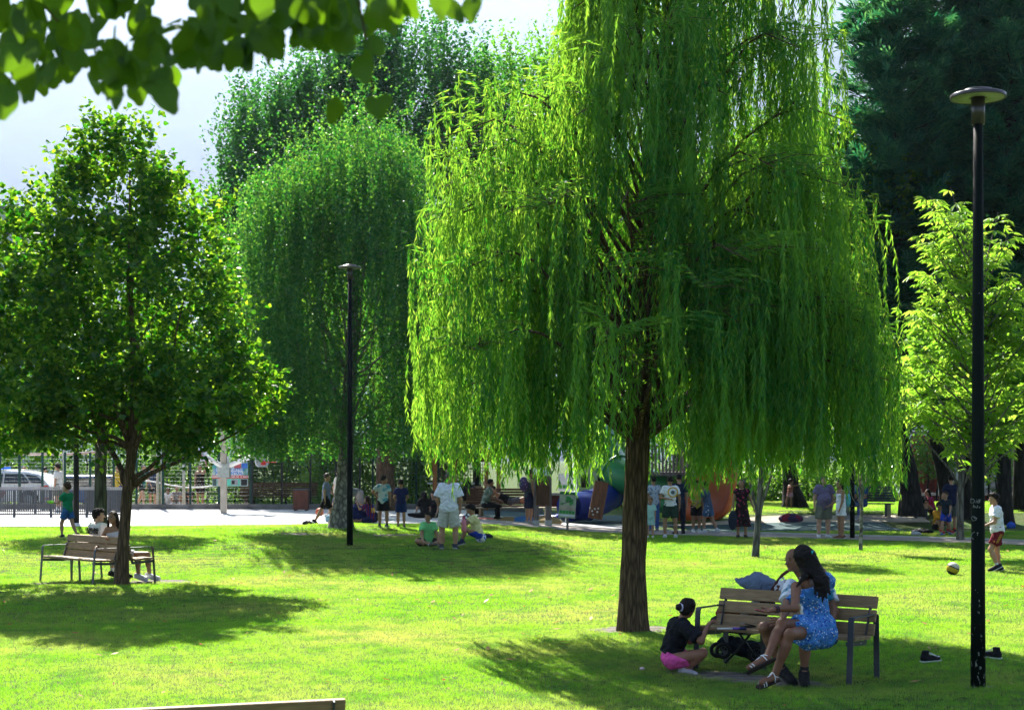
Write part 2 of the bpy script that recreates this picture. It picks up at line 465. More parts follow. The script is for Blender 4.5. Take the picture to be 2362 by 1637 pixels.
def blades(n, size, h, w):
    x = RNG.uniform(-size / 2, size / 2, n); y = RNG.uniform(-size / 2, size / 2, n)
    a = RNG.uniform(0, 2 * PI, n); hh = h * RNG.uniform(0.45, 1.15, n); lean = hh * RNG.uniform(0.1, 0.8, n)
    la = RNG.uniform(0, 2 * PI, n)
    b0 = np.stack([x, y, np.full(n, -0.008)], -1)
    ax = np.stack([np.cos(a), np.sin(a), np.zeros(n)], -1) * (w / 2)
    tip = b0 + np.stack([np.cos(la) * lean, np.sin(la) * lean, hh], -1)
    v = np.stack([b0 - ax, b0 + ax, tip], 1).reshape(-1, 3)
    return v, np.arange(3 * n).reshape(-1, 3)
def scatter_object(name, variants, pts, rot, scl, mat, label):
    """variants: list of (verts, faces tri). The object's mesh holds the clump shapes and one loose vertex per clump position"""
    vs, fs, va = [], [], []
    base = 0
    for k, (v, f) in enumerate(variants):
        vs.append(v); fs.append(f + base); va.append(np.full(len(v), k + 1)); base += len(v)
    npnt = len(pts)
    var = RNG.integers(0, len(variants), npnt)
    vs.append(pts); va.append(np.zeros(npnt))
    me = mesh_np(name, np.concatenate(vs), np.concatenate(fs), mat)
    def attr(nm, arr):
        a = me.attributes.new(nm, 'FLOAT', 'POINT'); a.data.foreach_set('value', np.asarray(arr, np.float32))
    attr('shape_id', np.concatenate(va))
    attr('spot_shape', np.concatenate([np.full(base, -1), var + 1]))
    attr('spin', np.concatenate([np.zeros(base), rot])); attr('size', np.concatenate([np.ones(base), scl]))
    o = link(bpy.data.objects.new(name, me))
    ng = bpy.data.node_groups.new(name + '_scatter', 'GeometryNodeTree')
    ng.interface.new_socket('Geometry', in_out='INPUT', socket_type='NodeSocketGeometry')
    ng.interface.new_socket('Geometry', in_out='OUTPUT', socket_type='NodeSocketGeometry')
    gi = ng.nodes.new('NodeGroupInput'); go = ng.nodes.new('NodeGroupOutput')
    def named(nm):
        n = ng.nodes.new('GeometryNodeInputNamedAttribute'); n.data_type = 'FLOAT'; n.inputs['Name'].default_value = nm; return n.outputs[0]
    def eq(a, val):
        c = ng.nodes.new('FunctionNodeCompare'); c.data_type = 'FLOAT'; c.operation = 'EQUAL'
        ng.links.new(a, c.inputs[0]); c.inputs[1].default_value = val; c.inputs['Epsilon'].default_value = 0.1; return c.outputs[0]
    jn = ng.nodes.new('GeometryNodeJoinGeometry')
    for k in range(len(variants)):
        s1 = ng.nodes.new('GeometryNodeSeparateGeometry'); s1.domain = 'POINT'
        ng.links.new(gi.outputs[0], s1.inputs[0]); ng.links.new(eq(named('shape_id'), k + 1), s1.inputs[1])
        s2 = ng.nodes.new('GeometryNodeSeparateGeometry'); s2.domain = 'POINT'
        ng.links.new(gi.outputs[0], s2.inputs[0]); ng.links.new(eq(named('spot_shape'), k + 1), s2.inputs[1])
        ip = ng.nodes.new('GeometryNodeInstanceOnPoints')
        mp = ng.nodes.new('GeometryNodeMeshToPoints')
        ng.links.new(s2.outputs[0], mp.inputs[0]); ng.links.new(mp.outputs[0], ip.inputs['Points'])
        ng.links.new(s1.outputs[0], ip.inputs['Instance'])
        cx = ng.nodes.new('ShaderNodeCombineXYZ'); ng.links.new(named('spin'), cx.inputs[2])
        ng.links.new(cx.outputs[0], ip.inputs['Rotation']); ng.links.new(named('size'), ip.inputs['Scale'])
        ng.links.new(ip.outputs[0], jn.inputs[0])
    ng.links.new(jn.outputs[0], go.inputs[0])
    md = o.modifiers.new('scatter', 'NODES'); md.node_group = ng
    return tag(o, label, None, None, 'stuff')
def grass_points(y0, y1, step, margin=1.2):
    out_ = []
    y = y0
    while y < y1:
        hw = 0.335 * y + margin
        for x in np.arange(-hw, hw, step):
            out_.append((x + RNG.uniform(-.15, .15) * step, y + RNG.uniform(-.15, .15) * step))
        y += step
    p = np.array(out_); x, y = p[:, 0], p[:, 1]
    keep = np.ones(len(p), bool)
    for cx, cy, rx, ry, rot in DIRT:
        c_, s_ = math.cos(rot), math.sin(rot); dx, dy = x - cx, y - cy
        u = (dx * c_ + dy * s_) / (rx * 0.9); v = (-dx * s_ + dy * c_) / (ry * 0.9)
        keep &= (u * u + v * v > 1) | (RNG.random(len(p)) < 0.12)
    keep &= (y < pnear(x) - step * 0.35) | ((x > 5.6) & (y > 53.9)) | ((x > 0) & (y > pfar(x) + 0.35) & (y < 48.2) & (x > 5.4))
    p = p[keep]
    return np.stack([p[:, 0], p[:, 1], gz(p[:, 0], p[:, 1])], -1)
def lawn(name, y0, y1, step, n, h, w, label):
    pts = grass_points(y0, y1, step)
    scatter_object(name, [blades(n, step * 1.25, h, w) for _ in range(3)], pts, RNG.uniform(0, 2 * PI, len(pts)), RNG.uniform(0.8, 1.15, len(pts)), M_GRASS, label)
lawn('grass', 12.6, 21.0, 0.25, 520, 0.040, 0.0042, 'short lawn grass nearest the viewer, round the willow and bench')
lawn('grass', 21.0, 34.0, 0.42, 640, 0.045, 0.0065, 'short sunlit lawn grass in the middle of the park')
lawn('grass', 34.0, 66.0, 0.70, 700, 0.05, 0.011, 'short lawn grass towards the path and on the far mound')

# fallen leaves and bits lying in the grass
M_FALLEN = leaf_mat('fallen_leaf_tan', (0.42, 0.30, 0.14), (0.35, 0.11, 0.03), (0.4, 0.25, 0.08), (0.5, 0.15, 0.03), 0.04, 0.3)
n = 520
yy = 13 + 34 * RNG.random(n) ** 0.8; xx = (RNG.random(n) * 2 - 1) * 0.33 * yy
kk = (yy < pnear(xx) - .3); xx, yy = xx[kk], yy[kk]; n = len(xx)
pp = np.stack([xx, yy, gz(xx, yy) + 0.03 + 0.015 * RNG.random(n)], -1)
an = RNG.uniform(0, 2 * PI, n); sz = 0.03 + 0.045 * RNG.random(n) ** 2
A = np.stack([np.cos(an), np.sin(an), RNG.uniform(-.4, .5, n)], -1) * sz[:, None]
B = np.stack([-np.sin(an), np.cos(an), RNG.uniform(-.3, .3, n)], -1) * (sz * 0.45)[:, None]
v = np.stack([pp - A, pp - B, pp + A, pp + B], 1).reshape(-1, 3)
tag(link(bpy.data.objects.new('fallen_leaves', mesh_np('fallen_leaves', v, np.arange(4 * n).reshape(-1, 4), M_FALLEN))), 'tan and orange fallen leaves scattered over the lawn', None, None, 'stuff')

# --- mountain slope filling the background
mx_, my_ = np.linspace(-6400, 6400, 181), np.linspace(3500, 6400, 70)
MX, MY = np.meshgrid(mx_, my_)
t = (MY - 3500) / 2900
base = 2060 * t ** 0.85
def nz(a, b, f, s): return np.array([mnoise.noise(Vector((x * f, y * f, s))) for x, y in zip(a.ravel(), b.ravel())]).reshape(a.shape)
MZ = base * (1 + 0.06 * nz(MX, MY, 0.0006, 1)) + 60 * t * nz(MX, MY, 0.0018, 5) + 25 * nz(MX, MY, 0.005, 9) * np.minimum(1, t * 6) - 1.5
MZ = np.maximum(MZ, -0.8)
ii = np.arange(MX.size).reshape(MX.shape)
f = np.stack([ii[:-1, :-1], ii[:-1, 1:], ii[1:, 1:], ii[1:, :-1]], -1).reshape(-1, 4)
M_MOUNT = pmat('forested_slope', (0.015, 0.03, 0.025), 0.95, 0.5, 0.004, 0.0, 1, spec=0.0, col2=(0.035, 0.05, 0.04))
tag(link(bpy.data.objects.new('mountain', mesh_np('mountain', np.stack([MX, MY, MZ], -1).reshape(-1, 3), f, M_MOUNT, True))), 'steep forested mountain slope fading into bright haze', None, None, 'structure')

# --- the air between: one even volume
m, nt, out = new_mat('hazy_air')
pv = N(nt, 'ShaderNodeVolumePrincipled'); pv.inputs['Color'].default_value = (0.62, 0.75, 1.0, 1)
pv.inputs['Density'].default_value = 0.000062; pv.inputs['Anisotropy'].default_value = 0.55
L(nt, pv.outputs[0], out.inputs['Volume'])
mb = MB(); mb.box((0, 6000, 1199), (20000, 20000, 2400)); mb.v = [(x, y, z) for x, y, z in mb.v]
HAZE_ON = True
if HAZE_ON:
    tag(mb.build('haze', m), 'thin bright haze filling the valley', None, None, 'stuff')
# ================================================================ trees
def unit(a): return a / np.maximum(np.linalg.norm(a, axis=-1, keepdims=True), 1e-9)
T_WILLOW = (np.array([(0, 0, 0), (-.09, .35, .02), (.09, .35, .02), (0, 1, -.05)]), np.array([(0, 1, 3), (0, 3, 2)]))
T_SMALL = (np.array([(0, 0, 0), (-.38, .45, .08), (.38, .45, .08), (0, 1, 0)]), np.array([(0, 3, 1), (0, 2, 3)]))
T_HEART = (np.array([(0, 0, 0), (-.40, .12, .10), (-.46, .48, .12), (0, 1.0, -.06), (.46, .48, .12), (.40, .12, .10)]), np.array([(0, 3, 2), (0, 2, 1), (0, 4, 3), (0, 5, 4)]))
def _palm():
    v, f = [], []
    for k, (a, l) in enumerate(((-80, .6), (-42, .85), (0, 1.0), (42, .85), (80, .6))):
        a = math.radians(a); d = np.array([math.sin(a), math.cos(a), 0]); n = np.array([math.cos(a), -math.sin(a), 0]); i = len(v)
        dr = -0.28 * l
        v += [d * .03, d * .62 * l - n * .15 * l + (0, 0, dr * .35 + .03), d * l + (0, 0, dr), d * .62 * l + n * .15 * l + (0, 0, dr * .35 + .03)]
        f += [(i, i + 2, i + 1), (i, i + 3, i + 2)]
    return np.array(v), np.array(f)
T_PALM = _palm()
def leaves_mesh(name, tpl, pos, axis_, nrm, size, mat):
    tv, tf = tpl; A = unit(axis_); B = unit(np.cross(A, nrm)); C = np.cross(B, A)
    s = size[:, None, None]
    v = pos[:, None, :] + s * (tv[None, :, 0:1] * B[:, None, :] + tv[None, :, 1:2] * A[:, None, :] + tv[None, :, 2:3] * C[:, None, :])
    n = len(pos); f = (tf[None] + (np.arange(n) * len(tv))[:, None, None]).reshape(-1, 3)
    return mesh_np(name, v.reshape(-1, 3), f, mat)
def rnd_unit(n):
    return unit(RNG.normal(size=(n, 3)))
def wobble_path(p0, p1, n, amp, sag=0.0):
    p0 = Vector(p0); p1 = Vector(p1); Ln = (p1 - p0).length; out_ = []
    s = random.uniform(0, 99)
    for i in range(n):
        t = i / (n - 1); p = p0.lerp(p1, t)
        w = Vector((mnoise.noise(Vector((t * 2.3, s, 0))), mnoise.noise(Vector((t * 2.3, s, 7))), mnoise.noise(Vector((t * 2.3, s, 13))))) * amp * Ln * math.sin(PI * min(1, t * 1.1))
        out_.append(p + w + Vector((0, 0, sag * math.sin(PI * t))))
    return out_
M_BARKD = bark_mat('brown_furrowed_bark', (0.075, 0.047, 0.029), (0.24, 0.155, 0.095), 22, .8, (1, 1, .11))
M_BARKG = bark_mat('grey_smooth_bark', (0.10, 0.095, 0.08), (0.24, 0.22, 0.19), 10, 0.3)
M_BARKB = bark_mat('blackish_bark', (0.012, 0.012, 0.011), (0.045, 0.04, 0.035), 9)
M_BARKBIRCH = bark_mat('birch_bark', (0.05, 0.04, 0.03), (0.50, 0.47, 0.40), 5, 0.6, (1.5, 1.5, 1.0))

def trunk_mesh(name, path, radii, mat, furrow=0.05, nseg=40, per=10, flare=0.35, seed=0):
    """a trunk with furrowed relief: rings along path"""
    path = [Vector(p) for p in path]
    pts, rr = [], []
    for i in range(len(path) - 1):
        for k in range(per):
            t = k / per; pts.append(path[i].lerp(path[i + 1], t)); rr.append(radii[i] * (1 - t) + radii[i + 1] * t)
    pts.append(path[-1]); rr.append(radii[-1])
    vs = []
    z0 = pts[0].z
    for p, r in zip(pts, rr):
        h = p.z - z0
        fl = 1 + flare * math.exp(-h / (1.6 * radii[0] + .05))
        for k in range(nseg):
            a = 2 * PI * k / nseg
            q = Vector((math.cos(a) * 3.2, math.sin(a) * 3.2, p.z * 1.1 + seed))
            w = 1 + furrow * (mnoise.noise(q * 1.6) * 1.2 + 0.9 * mnoise.noise(Vector((q.x * 4.5, q.y * 4.5, q.z * 1.4)))) + 0.10 * flare * mnoise.noise(Vector((q.x * .6, q.y * .6, 3))) * math.exp(-h * 2)
            vs.append(p + Vector((math.cos(a), math.sin(a), 0)) * r * fl * w)
    n = nseg; fs = [(i * n + k, i * n + (k + 1) % n, (i + 1) * n + (k + 1) % n, (i + 1) * n + k) for i in range(len(pts) - 1) for k in range(n)]
    return mesh_np(name, vs, fs, mat, True)

# ---------------------------------------------------------------- weeping willow
M_LWILLOW = leaf_mat('willow_leaf', (0.006, 0.090, 0.026), (0.030, 0.16, 0.032), (0.06, 0.38, 0.012), (0.56, 0.76, 0.070), 0.05, 0.52, 0.35, patch=(0.55, (0.03, 0.16, 0.03), (0.42, 0.74, 0.05)))
WB = G(1460, 1455)
def willow():
    root = empty('weeping_willow_tree', WB)
    tag(root, 'tall weeping willow with a thick furrowed trunk and curtains of thin hanging branches', 'tree')
    path = [(0, 0, -.05), (.0, 0, .6), (.02, .02, 1.4), (.06, .02, 2.3), (.10, .0, 3.4), (.22, .03, 4.8), (.35, .05, 6.4), (.45, 0, 8.2), (.5, 0, 9.8)]
    child('trunk', trunk_mesh('trunk', path, [.172, .160, .152, .150, .14, .12, .095, .06, .03], M_BARKD, 0.10, 72, 22, 0.30), root)
    def axis_at(z):
        zs = [p[2] for p in path]; return Vector((np.interp(z, zs, [p[0] for p in path]), 0, z))
    # crown radius to the left/right/depth by height (metres)
    zl = [1.8, 2.4, 2.9, 3.5, 4.5, 5.4, 6.1, 6.6, 7.1, 7.3, 8.2, 9.5, 10.6]
    Lr = [2.8, 3.0, 2.85, 2.8, 2.85, 2.95, 2.85, 2.45, 1.7, 1.0, .85, .8, .3]
    Rr = [3.35, 3.4, 3.35, 3.35, 3.3, 3.15, 2.95, 2.8, 2.75, 2.75, 2.75, 2.5, .9]
    Dr = [2.6, 2.9, 3.0, 3.0, 3.0, 2.9, 2.7, 2.5, 2.2, 2.1, 2.0, 1.7, .7]
    def R(th, z):
        c_, s_ = math.cos(th), math.sin(th)
        rx = np.interp(z, zl, Rr) if c_ > 0 else np.interp(z, zl, Lr)
        return 1 / math.sqrt((c_ / rx) ** 2 + (s_ / np.interp(z, zl, Dr)) ** 2)
    limbs = MB(); S0 = []; S1 = []; SL = []
    nb = 118
    for i in range(nb + 46):
        za = 3.3 + 7.1 * ((i + .5) / nb) ** 0.85 + random.uniform(-.5, .5)         # apex height of the arching branch
        th = i * 2.39996 + random.uniform(-.3, .3)
        if i >= nb:
            za = random.uniform(3.2, 6.4); th = random.gauss(0, .55) if i % 3 else PI + random.gauss(0, .5)
        if random.random() < .10: th = random.choice((0.15, PI - .15)) + random.uniform(-.4, .4)
        r = R(th, za - .35) * (random.uniform(.50, 1.0) if i < nb else random.uniform(.8, 1.0))
        zs = max(random.uniform(2.4, 3.6) if za > 3.9 else 2.4, za - 0.65 * r - random.uniform(.1, .8)); zs = min(zs, za - .25)
        a0 = axis_at(zs); p0 = Vector((a0.x, 0, zs))
        tip = Vector((r * math.cos(th), r * math.sin(th), za - .35 - random.random() * .25))
        pts = []
        for k in range(9):
            t = k / 8; q = p0.lerp(tip, t); q.z = zs + (za - zs) * math.sin(PI * .5 * min(1, t * 1.25)) - .9 * max(0, t - .72) * 1.3
            q.x += .10 * mnoise.noise(Vector((t * 3, i, 0))); q.y += .10 * mnoise.noise(Vector((t * 3, i, 5)))
            pts.append(q)
        limbs.tube(pts, [max(.006, .040 * (1 - .85 * k / 8) * (1.25 - za / 14)) for k in range(9)], 6)
        # side twigs carry the hanging strands
        ns = int(14 + 7.5 * r)
        bunch = [(random.uniform(.25, 1.0) ** .8, random.gauss(0, .42) * (0.3 + r * .30), random.uniform(.6, 2.9)) for _ in range(5)]
        for j in range(ns):
            t, off, bl_ = bunch[j % 5]; t = min(.999, max(.2, t + random.gauss(0, .025)))
            k = min(7, int(t * 8)); q = pts[k].lerp(pts[k + 1], t * 8 - k)
            side = Vector((-math.sin(th), math.cos(th), 0)) * (off + random.gauss(0, .060))
            out2 = Vector((math.cos(th), math.sin(th), 0)) * random.uniform(-.05, .50) * (1 if random.random() < .6 else .3)
            q2 = q + side + out2 + Vector((0, 0, random.uniform(-.14, .16)))
            rad = math.hypot(q2.x, q2.y); lim = R(math.atan2(q2.y, q2.x), q2.z - .4)
            if rad > lim: q2.x *= lim / rad; q2.y *= lim / rad
            ln = bl_ * random.uniform(.6, 1.1)
            zend = 1.92 + 0.75 * mnoise.noise(Vector((q2.x * .9, q2.y * .9, 4))) + random.uniform(0, .55) ** 1.5
            if q2.y < .3 and abs(q2.x - .12) < .42 and q2.z < 5.2 and random.random() < .35: continue
            if q2.y < 0 and abs(q2.x - .12) < .42: zend = max(zend, random.uniform(2.2, 3.3))
            if za < 5.2: ln = max(ln, q2.z - zend - random.random() * .5)
            ln = min(ln, q2.z - zend)
            if ln < .35: continue
            S0.append(q); S1.append(q2); SL.append(ln)
            if random.random() < .35: limbs.tube([q, (q + q2) / 2 + Vector((0, 0, .06)), q2], [.007, .005, .003], 4, cap=False)
    limbs.build('branch', M_BARKD, root)['kind'] = 'stuff'
    n = len(SL); S0 = np.array(S0); S1 = np.array(S1); SL = np.array(SL)
    outd = unit(S1 * np.array([1, 1, 0]) + 1e-6)
    pos, ax, nr, sz = [], [], [], []
    tw = []
    ph = RNG.uniform(0, 6.28, n); sway = RNG.uniform(.02, .10, n)
    head = np.linalg.norm(S1 - S0, axis=1)
    for k in range(150):
        d = k * 0.0235 + RNG.uniform(0, .01, n)
        ok = d < SL + head * .7
        if not ok.any(): break
        dd = d[ok]; hd = head[ok] * .7 + 1e-3; t = np.clip(dd / hd, 0, 1)
        drop = np.maximum(0, dd - hd); q0z = 0
        q = S0[ok] + (S1[ok] - S0[ok]) * t[:, None]
        q[:, 2] += -drop + .16 * np.sin(t * PI * .8) * np.minimum(1, head[ok] * 2) - .0
        q[:, 0] += np.sin(drop * 2.1 + ph[ok]) * sway[ok] + .04 * outd[ok][:, 0] * np.minimum(drop, 1)
        q[:, 1] += np.cos(drop * 1.9 + ph[ok]) * sway[ok]
        m_ = len(dd); down = np.where((dd < hd)[:, None], unit(S1[ok] - S0[ok]), np.array([[0, 0, -1.0]]))
        side = rnd_unit(m_) * np.array([1, 1, .3])
        a = unit(down * 1.0 + side * .62 + np.array([0, 0, -.25]))
        pos.append(q); ax.append(a); nr.append(rnd_unit(m_)); sz.append(RNG.uniform(.070, .135, m_))
    pos = np.concatenate(pos); ax = np.concatenate(ax); nr = np.concatenate(nr); sz = np.concatenate(sz)
    print('willow strands', n, 'leaves', len(pos))
    me = leaves_mesh('crown', T_WILLOW, pos, ax, nr, sz, M_LWILLOW)
    child('crown', me, root)['kind'] = 'stuff'
willow()

# ---------------------------------------------------------------- generic crowns
def clusters_in(blobs, n, shell=0.5, rng=RNG):
    """blobs: (centre, radii). Returns cluster starts and outward directions"""
    w = np.array([b[1][0] * b[1][1] * b[1][2] for b in blobs]) ** .7; w /= w.sum()
    ks = rng.choice(len(blobs), n, p=w)
    C = np.array([blobs[k][0] for k in ks], float); Rr = np.array([blobs[k][1] for k in ks], float)
    u = unit(rng.normal(size=(n, 3))); r = (shell + (1 - shell) * rng.random(n)) ** .6
    return C + u * Rr * r[:, None], u
def shoots(starts, dirs, ln, per, spread, size, jitter=.5, droop=0.0):
    """leaves set along shoots"""
    n = len(starts); pos, ax, nr, sz = [], [], [], []
    for k in range(per):
        t = (k + RNG.random(n)) / per
        q = starts + dirs * (ln * t)[:, None]; q[:, 2] -= droop * t * t * ln
        side = rnd_unit(n); q = q + side * (spread * (1.15 - t))[:, None] * RNG.random(n)[:, None]
        a = unit(side * 1.0 + dirs * .6 + np.array([0, 0, -.35 - droop]) )
        pos.append(q); ax.append(a); nr.append(unit(np.array([0, 0, 1.0]) + rnd_unit(n) * jitter * 1.6)); sz.append(size * RNG.uniform(.6, 1.2, n))
    return map(np.concatenate, (pos, ax, nr, sz))
def broad_tree(name, label, base, trunk, blobs, ncl, per, lsize, tpl, lmat, bmat, up=.45, ln=(.4, .8), spread=.12, shell=.45, group=None, limb=9, droop=0., cat='tree', rand=.45, furrow=.05, fix=None, jitter=.5, clump=None):
    root = empty(name, base); tag(root, label, cat, group)
    path, rad = trunk
    child('trunk', trunk_mesh('trunk', path, rad, bmat, furrow, 24, 8, .25, random.random() * 50), root)
    if limb:
        mb = MB()
        for i in range(limb):
            b = blobs[i % len(blobs)]; u = unit(RNG.normal(size=3)); u[2] = abs(u[2]) * .8
            tgt = Vector(np.array(b[0]) + u * np.array(b[1]) * .75)
            k = random.randint(max(1, len(path) // 2), len(path) - 1); p0 = Vector(path[k]).lerp(Vector(path[k - 1]), random.random())
            if tgt.z < p0.z + .1: p0 = Vector(path[max(1, len(path) // 2 - 1)])
            pts = wobble_path(p0, tgt, 7, .12, -.05)
            mb.tube(pts, [max(.006, rad[k] * .55 * (1 - .85 * q / 6)) for q in range(7)], 6)
        mb.build('branch', bmat, root)['kind'] = 'stuff'
    st, u = clusters_in(blobs, ncl, shell)
    if clump:
        cs, cu = clusters_in(blobs, clump[0], shell); k_ = RNG.integers(0, clump[0], ncl); m2_ = RNG.random(ncl) < .85
        st = np.where(m2_[:, None], cs[k_] + RNG.normal(size=(ncl, 3)) * np.array(clump[1]), st); u = np.where(m2_[:, None], cu[k_], u)
    if fix is not None: st, u = fix(st, u)
    n = len(st)
    d = unit(u * .6 + np.array([0, 0, up]) + rnd_unit(n) * rand)
    l = RNG.uniform(*ln, n)
    pos, ax, nr, sz = shoots(st - d * (l * .5)[:, None], d, l, per, spread, lsize, jitter, droop)
    child('crown', leaves_mesh('crown', tpl, pos, ax, nr, sz, lmat), root)['kind'] = 'stuff'
    return root
def local(px, py, D, base):
    p = P(px, py, D); return (p.x - base.x, p.y - base.y, p.z - base.z)
def blob(px, py, D, rx, rz, base, ry=None):
    """crown lobe: centre pixel, radii in metres"""
    return (local(px, py, D, base), (rx, ry if ry else rx, rz))

# linden by the double bench
M_LLIND = leaf_mat('linden_leaf', (0.010, 0.060, 0.016), (0.032, 0.105, 0.020), (0.04, 0.25, 0.005), (0.50, 0.78, 0.03), 0.07, 0.5, 0.32)
B = G(280, 1350); D = B.y
bl = [blob(290, 700, D, 1.9, 2.0, B, 2.5), blob(120, 780, D, 1.7, 1.7, B, 2.6), blob(410, 800, D, 1.4, 1.7, B, 2.4), blob(180, 950, D + 1.2, 2.3, .5, B, 2.9), blob(320, 1000, D, 1.5, .35, B, 1.2), blob(60, 960, D + 1.2, 1.6, .5, B, 2.6), blob(300, 480, D, 1.35, 1.45, B), blob(130, 560, D, 1.2, 1.2, B),  # low lobes deepened and set back out of view to widen the cast shadow
      blob(410, 570, D, 1.0, 1.0, B), blob(480, 880, D, 1.0, .9, B, 1.8), blob(70, 900, D, 1.2, .9, B), blob(300, 930, D, 1.8, .75, B), blob(30, 640, D, 1.3, 1.4, B), blob(250, 380, D, .75, .8, B), blob(350, 370, D, .6, .7, B), blob(590, 955, D, .6, .28, B), blob(440, 975, D, .8, .25, B)]
broad_tree('linden_tree', 'round leafy linden tree whose slim trunk stands at the double bench', B,
           ([(0, 0, -.05), (.03, 0, .7), (.10, 0, 1.6), (.19, 0, 2.4), (.2, 0, 3.5), (.15, 0, 5.5), (.15, 0, 7.2)], [.118, .10, .092, .085, .06, .035, .012]),
           bl, 3900, 14, .098, T_HEART, M_LLIND, M_BARKD, clump=(300, (.17, .17, .13)), up=.40, ln=(.3, .8), spread=.12, shell=.40, limb=26, rand=.55)
# the second, thicker trunk behind the seated boy
B2 = G(232, 1224)
broad_tree('linden_tree', 'park tree with a thicker grey-green trunk rising behind the seated boy', B2,
           ([(0, 0, -.1), (0, 0, 1.5), (.05, 0, 3.4), (.1, 0, 6)], [.17, .155, .14, .05]),
           [((0, 0, 5.6), (2.4, 2.4, 2.1))], 900, 14, .12, T_HEART, M_LLIND, bark_mat('mossy_bark', (0.05, 0.055, 0.03), (0.15, 0.14, 0.09), 7, .4), limb=6, ln=(.5, .9), spread=.2)

# weeping birch
M_LBIRCH = leaf_mat('birch_leaf', (0.012, 0.080, 0.040), (0.035, 0.13, 0.055), (0.05, 0.30, 0.02), (0.32, 0.60, 0.05), 0.08, 0.45, 0.33)
def birch():
    B = G(790, 1217); D = B.y
    root = empty('weeping_birch_tree', B); tag(root, 'tall weeping birch with patchy pale bark behind the slim lamp post', 'tree')
    path = [(-.05, 0, -.1), (0, 0, .8), (.10, 0, 2.0), (.2, 0, 4), (.35, 0, 7), (.4, 0, 10.5)]
    child('trunk', trunk_mesh('trunk', path, [.27, .21, .19, .17, .11, .02], M_BARKBIRCH, .12, 30, 12, .4, 3), root)
    mb = MB(); S, Ln = [], []
    prof = [(1110, 560), (700, 575), (620, 560), (520, 560), (450, 590), (400, 640), (330, 690), (280, 760), (240, 800)]   # left edge by row
    tops = [(640, 400, 70), (700, 370, 80), (770, 300, 80), (840, 255, 90), (900, 290, 80), (600, 470, 60), (960, 420, 90), (930, 560, 100), (820, 450, 130), (700, 560, 120), (620, 640, 60), (880, 740, 120), (720, 760, 120), (620, 820, 70), (950, 860, 90), (800, 900, 130), (640, 940, 60), (1010, 700, 80), (1030, 520, 60)]
    for i, (px, py, w) in enumerate(tops * 3):
        dpt = random.uniform(-2.2, 2.2); p = P(px + random.gauss(0, 18), py + random.uniform(-8, 60) * (i >= len(tops)), D + dpt) - B
        k = random.randint(2, 4); p0 = Vector(path[k])
        if p.z < p0.z: p0 = Vector((.15, 0, max(2.2, p.z - 1.0)))
        pts = wobble_path(p0, p, 7, .12); mb.tube(pts, [max(.006, .032 * (1 - q / 6.5)) for q in range(7)], 5)
        for j in range(74):
            dx_, dy_ = random.gauss(0, w / 83 * .62), random.gauss(0, .9); q = p + Vector((dx_, dy_, .25 - .5 * math.hypot(dx_, dy_ * .6) - random.random() ** 2 * 1.6 + .5 * mnoise.noise(Vector((p.x * 2 + dx_ * 2.2, dy_ * 2, i)))))
            S.append(q); Ln.append(min(random.uniform(.8, 2.9), q.z - 1.75 - random.random() * .5))
    S = np.array(S); Ln = np.array(Ln); ok = Ln > .3; S = S[ok]; Ln = Ln[ok]; n = len(S)
    mb.build('branch', M_BARKBIRCH, root)['kind'] = 'stuff'
    pos, ax, nr, sz = [], [], [], []
    ph = RNG.uniform(0, 6, n)
    for k in range(90):
        d = k * .038; ok = d < Ln
        if not ok.any(): break
        q = S[ok].copy(); q[:, 2] -= d; q[:, 0] += np.sin(d * 1.7 + ph[ok]) * .07; q[:, 1] += np.cos(d * 1.5 + ph[ok]) * .07
        m_ = ok.sum(); q += rnd_unit(m_) * .035
        pos.append(q); ax.append(unit(rnd_unit(m_) + np.array([0, 0, -.7]))); nr.append(rnd_unit(m_)); sz.append(RNG.uniform(.055, .095, m_))
    # upright tufts at the tops
    t = np.array([(P(px, py, D + random.uniform(-1.5, 1.5)) - B)[:] for px, py, w in tops[:12] for _ in range(34)]); t += RNG.normal(size=t.shape) * np.array([.75, .7, .45])
    p2, a2, n2, s2 = shoots(t, unit(rnd_unit(len(t)) * .6 + np.array([0, 0, .7])), RNG.uniform(.4, 1.3, len(t)), 16, .09, .085)
    pos = np.concatenate(pos + [p2]); ax = np.concatenate(ax + [a2]); nr = np.concatenate(nr + [n2]); sz = np.concatenate(sz + [s2])
    print('birch leaves', len(pos))
    child('crown', leaves_mesh('crown', T_SMALL, pos, ax, nr, sz, M_LBIRCH), root)['kind'] = 'stuff'
birch()

# poplars far behind
M_LPOP = leaf_mat('poplar_leaf', (0.010, 0.065, 0.035), (0.03, 0.10, 0.045), (0.05, 0.28, 0.03), (0.16, 0.46, 0.04), 0.07, 0.4, 0.35)
M_LPOPSUN = leaf_mat('sunlit_poplar_leaf', (0.04, 0.13, 0.03), (0.08, 0.19, 0.04), (0.14, 0.48, 0.02), (0.32, 0.64, 0.035), 0.07, 0.5, 0.35)  # brighter copy of the poplar leaf, sunlight put into its colour
def poplar(label, cx, D, blobs, ncl, mat=M_LPOP):
    B = onground(P(cx, 1100, D).x, D)
    bl = [blob(px, py + 42, D + random.uniform(-1.5, 1.5), rx * D / F, rz * D / F, B, ry=rx * D / F * .8) for px, py, rx, rz in blobs]
    broad_tree('poplar_tree', label, B, ([(0, 0, -.1), (0, 0, 4), (.1, 0, 9), (.1, 0, 15)], [.4, .33, .22, .06]), bl, ncl, 22, .21, T_SMALL, mat, M_BARKB,
               up=2.0, ln=(1.2, 3.6), spread=.24, shell=.60, clump=(90, (.38, .38, 1.1)), group='poplars behind the birch', limb=12, rand=.16)
poplar('dark blue-green poplar at the open end of the row behind the linden', 575, 76, [(570, 420, 75, 190), (600, 290, 70, 110), (620, 700, 110, 260), (545, 600, 65, 200)], 1700)
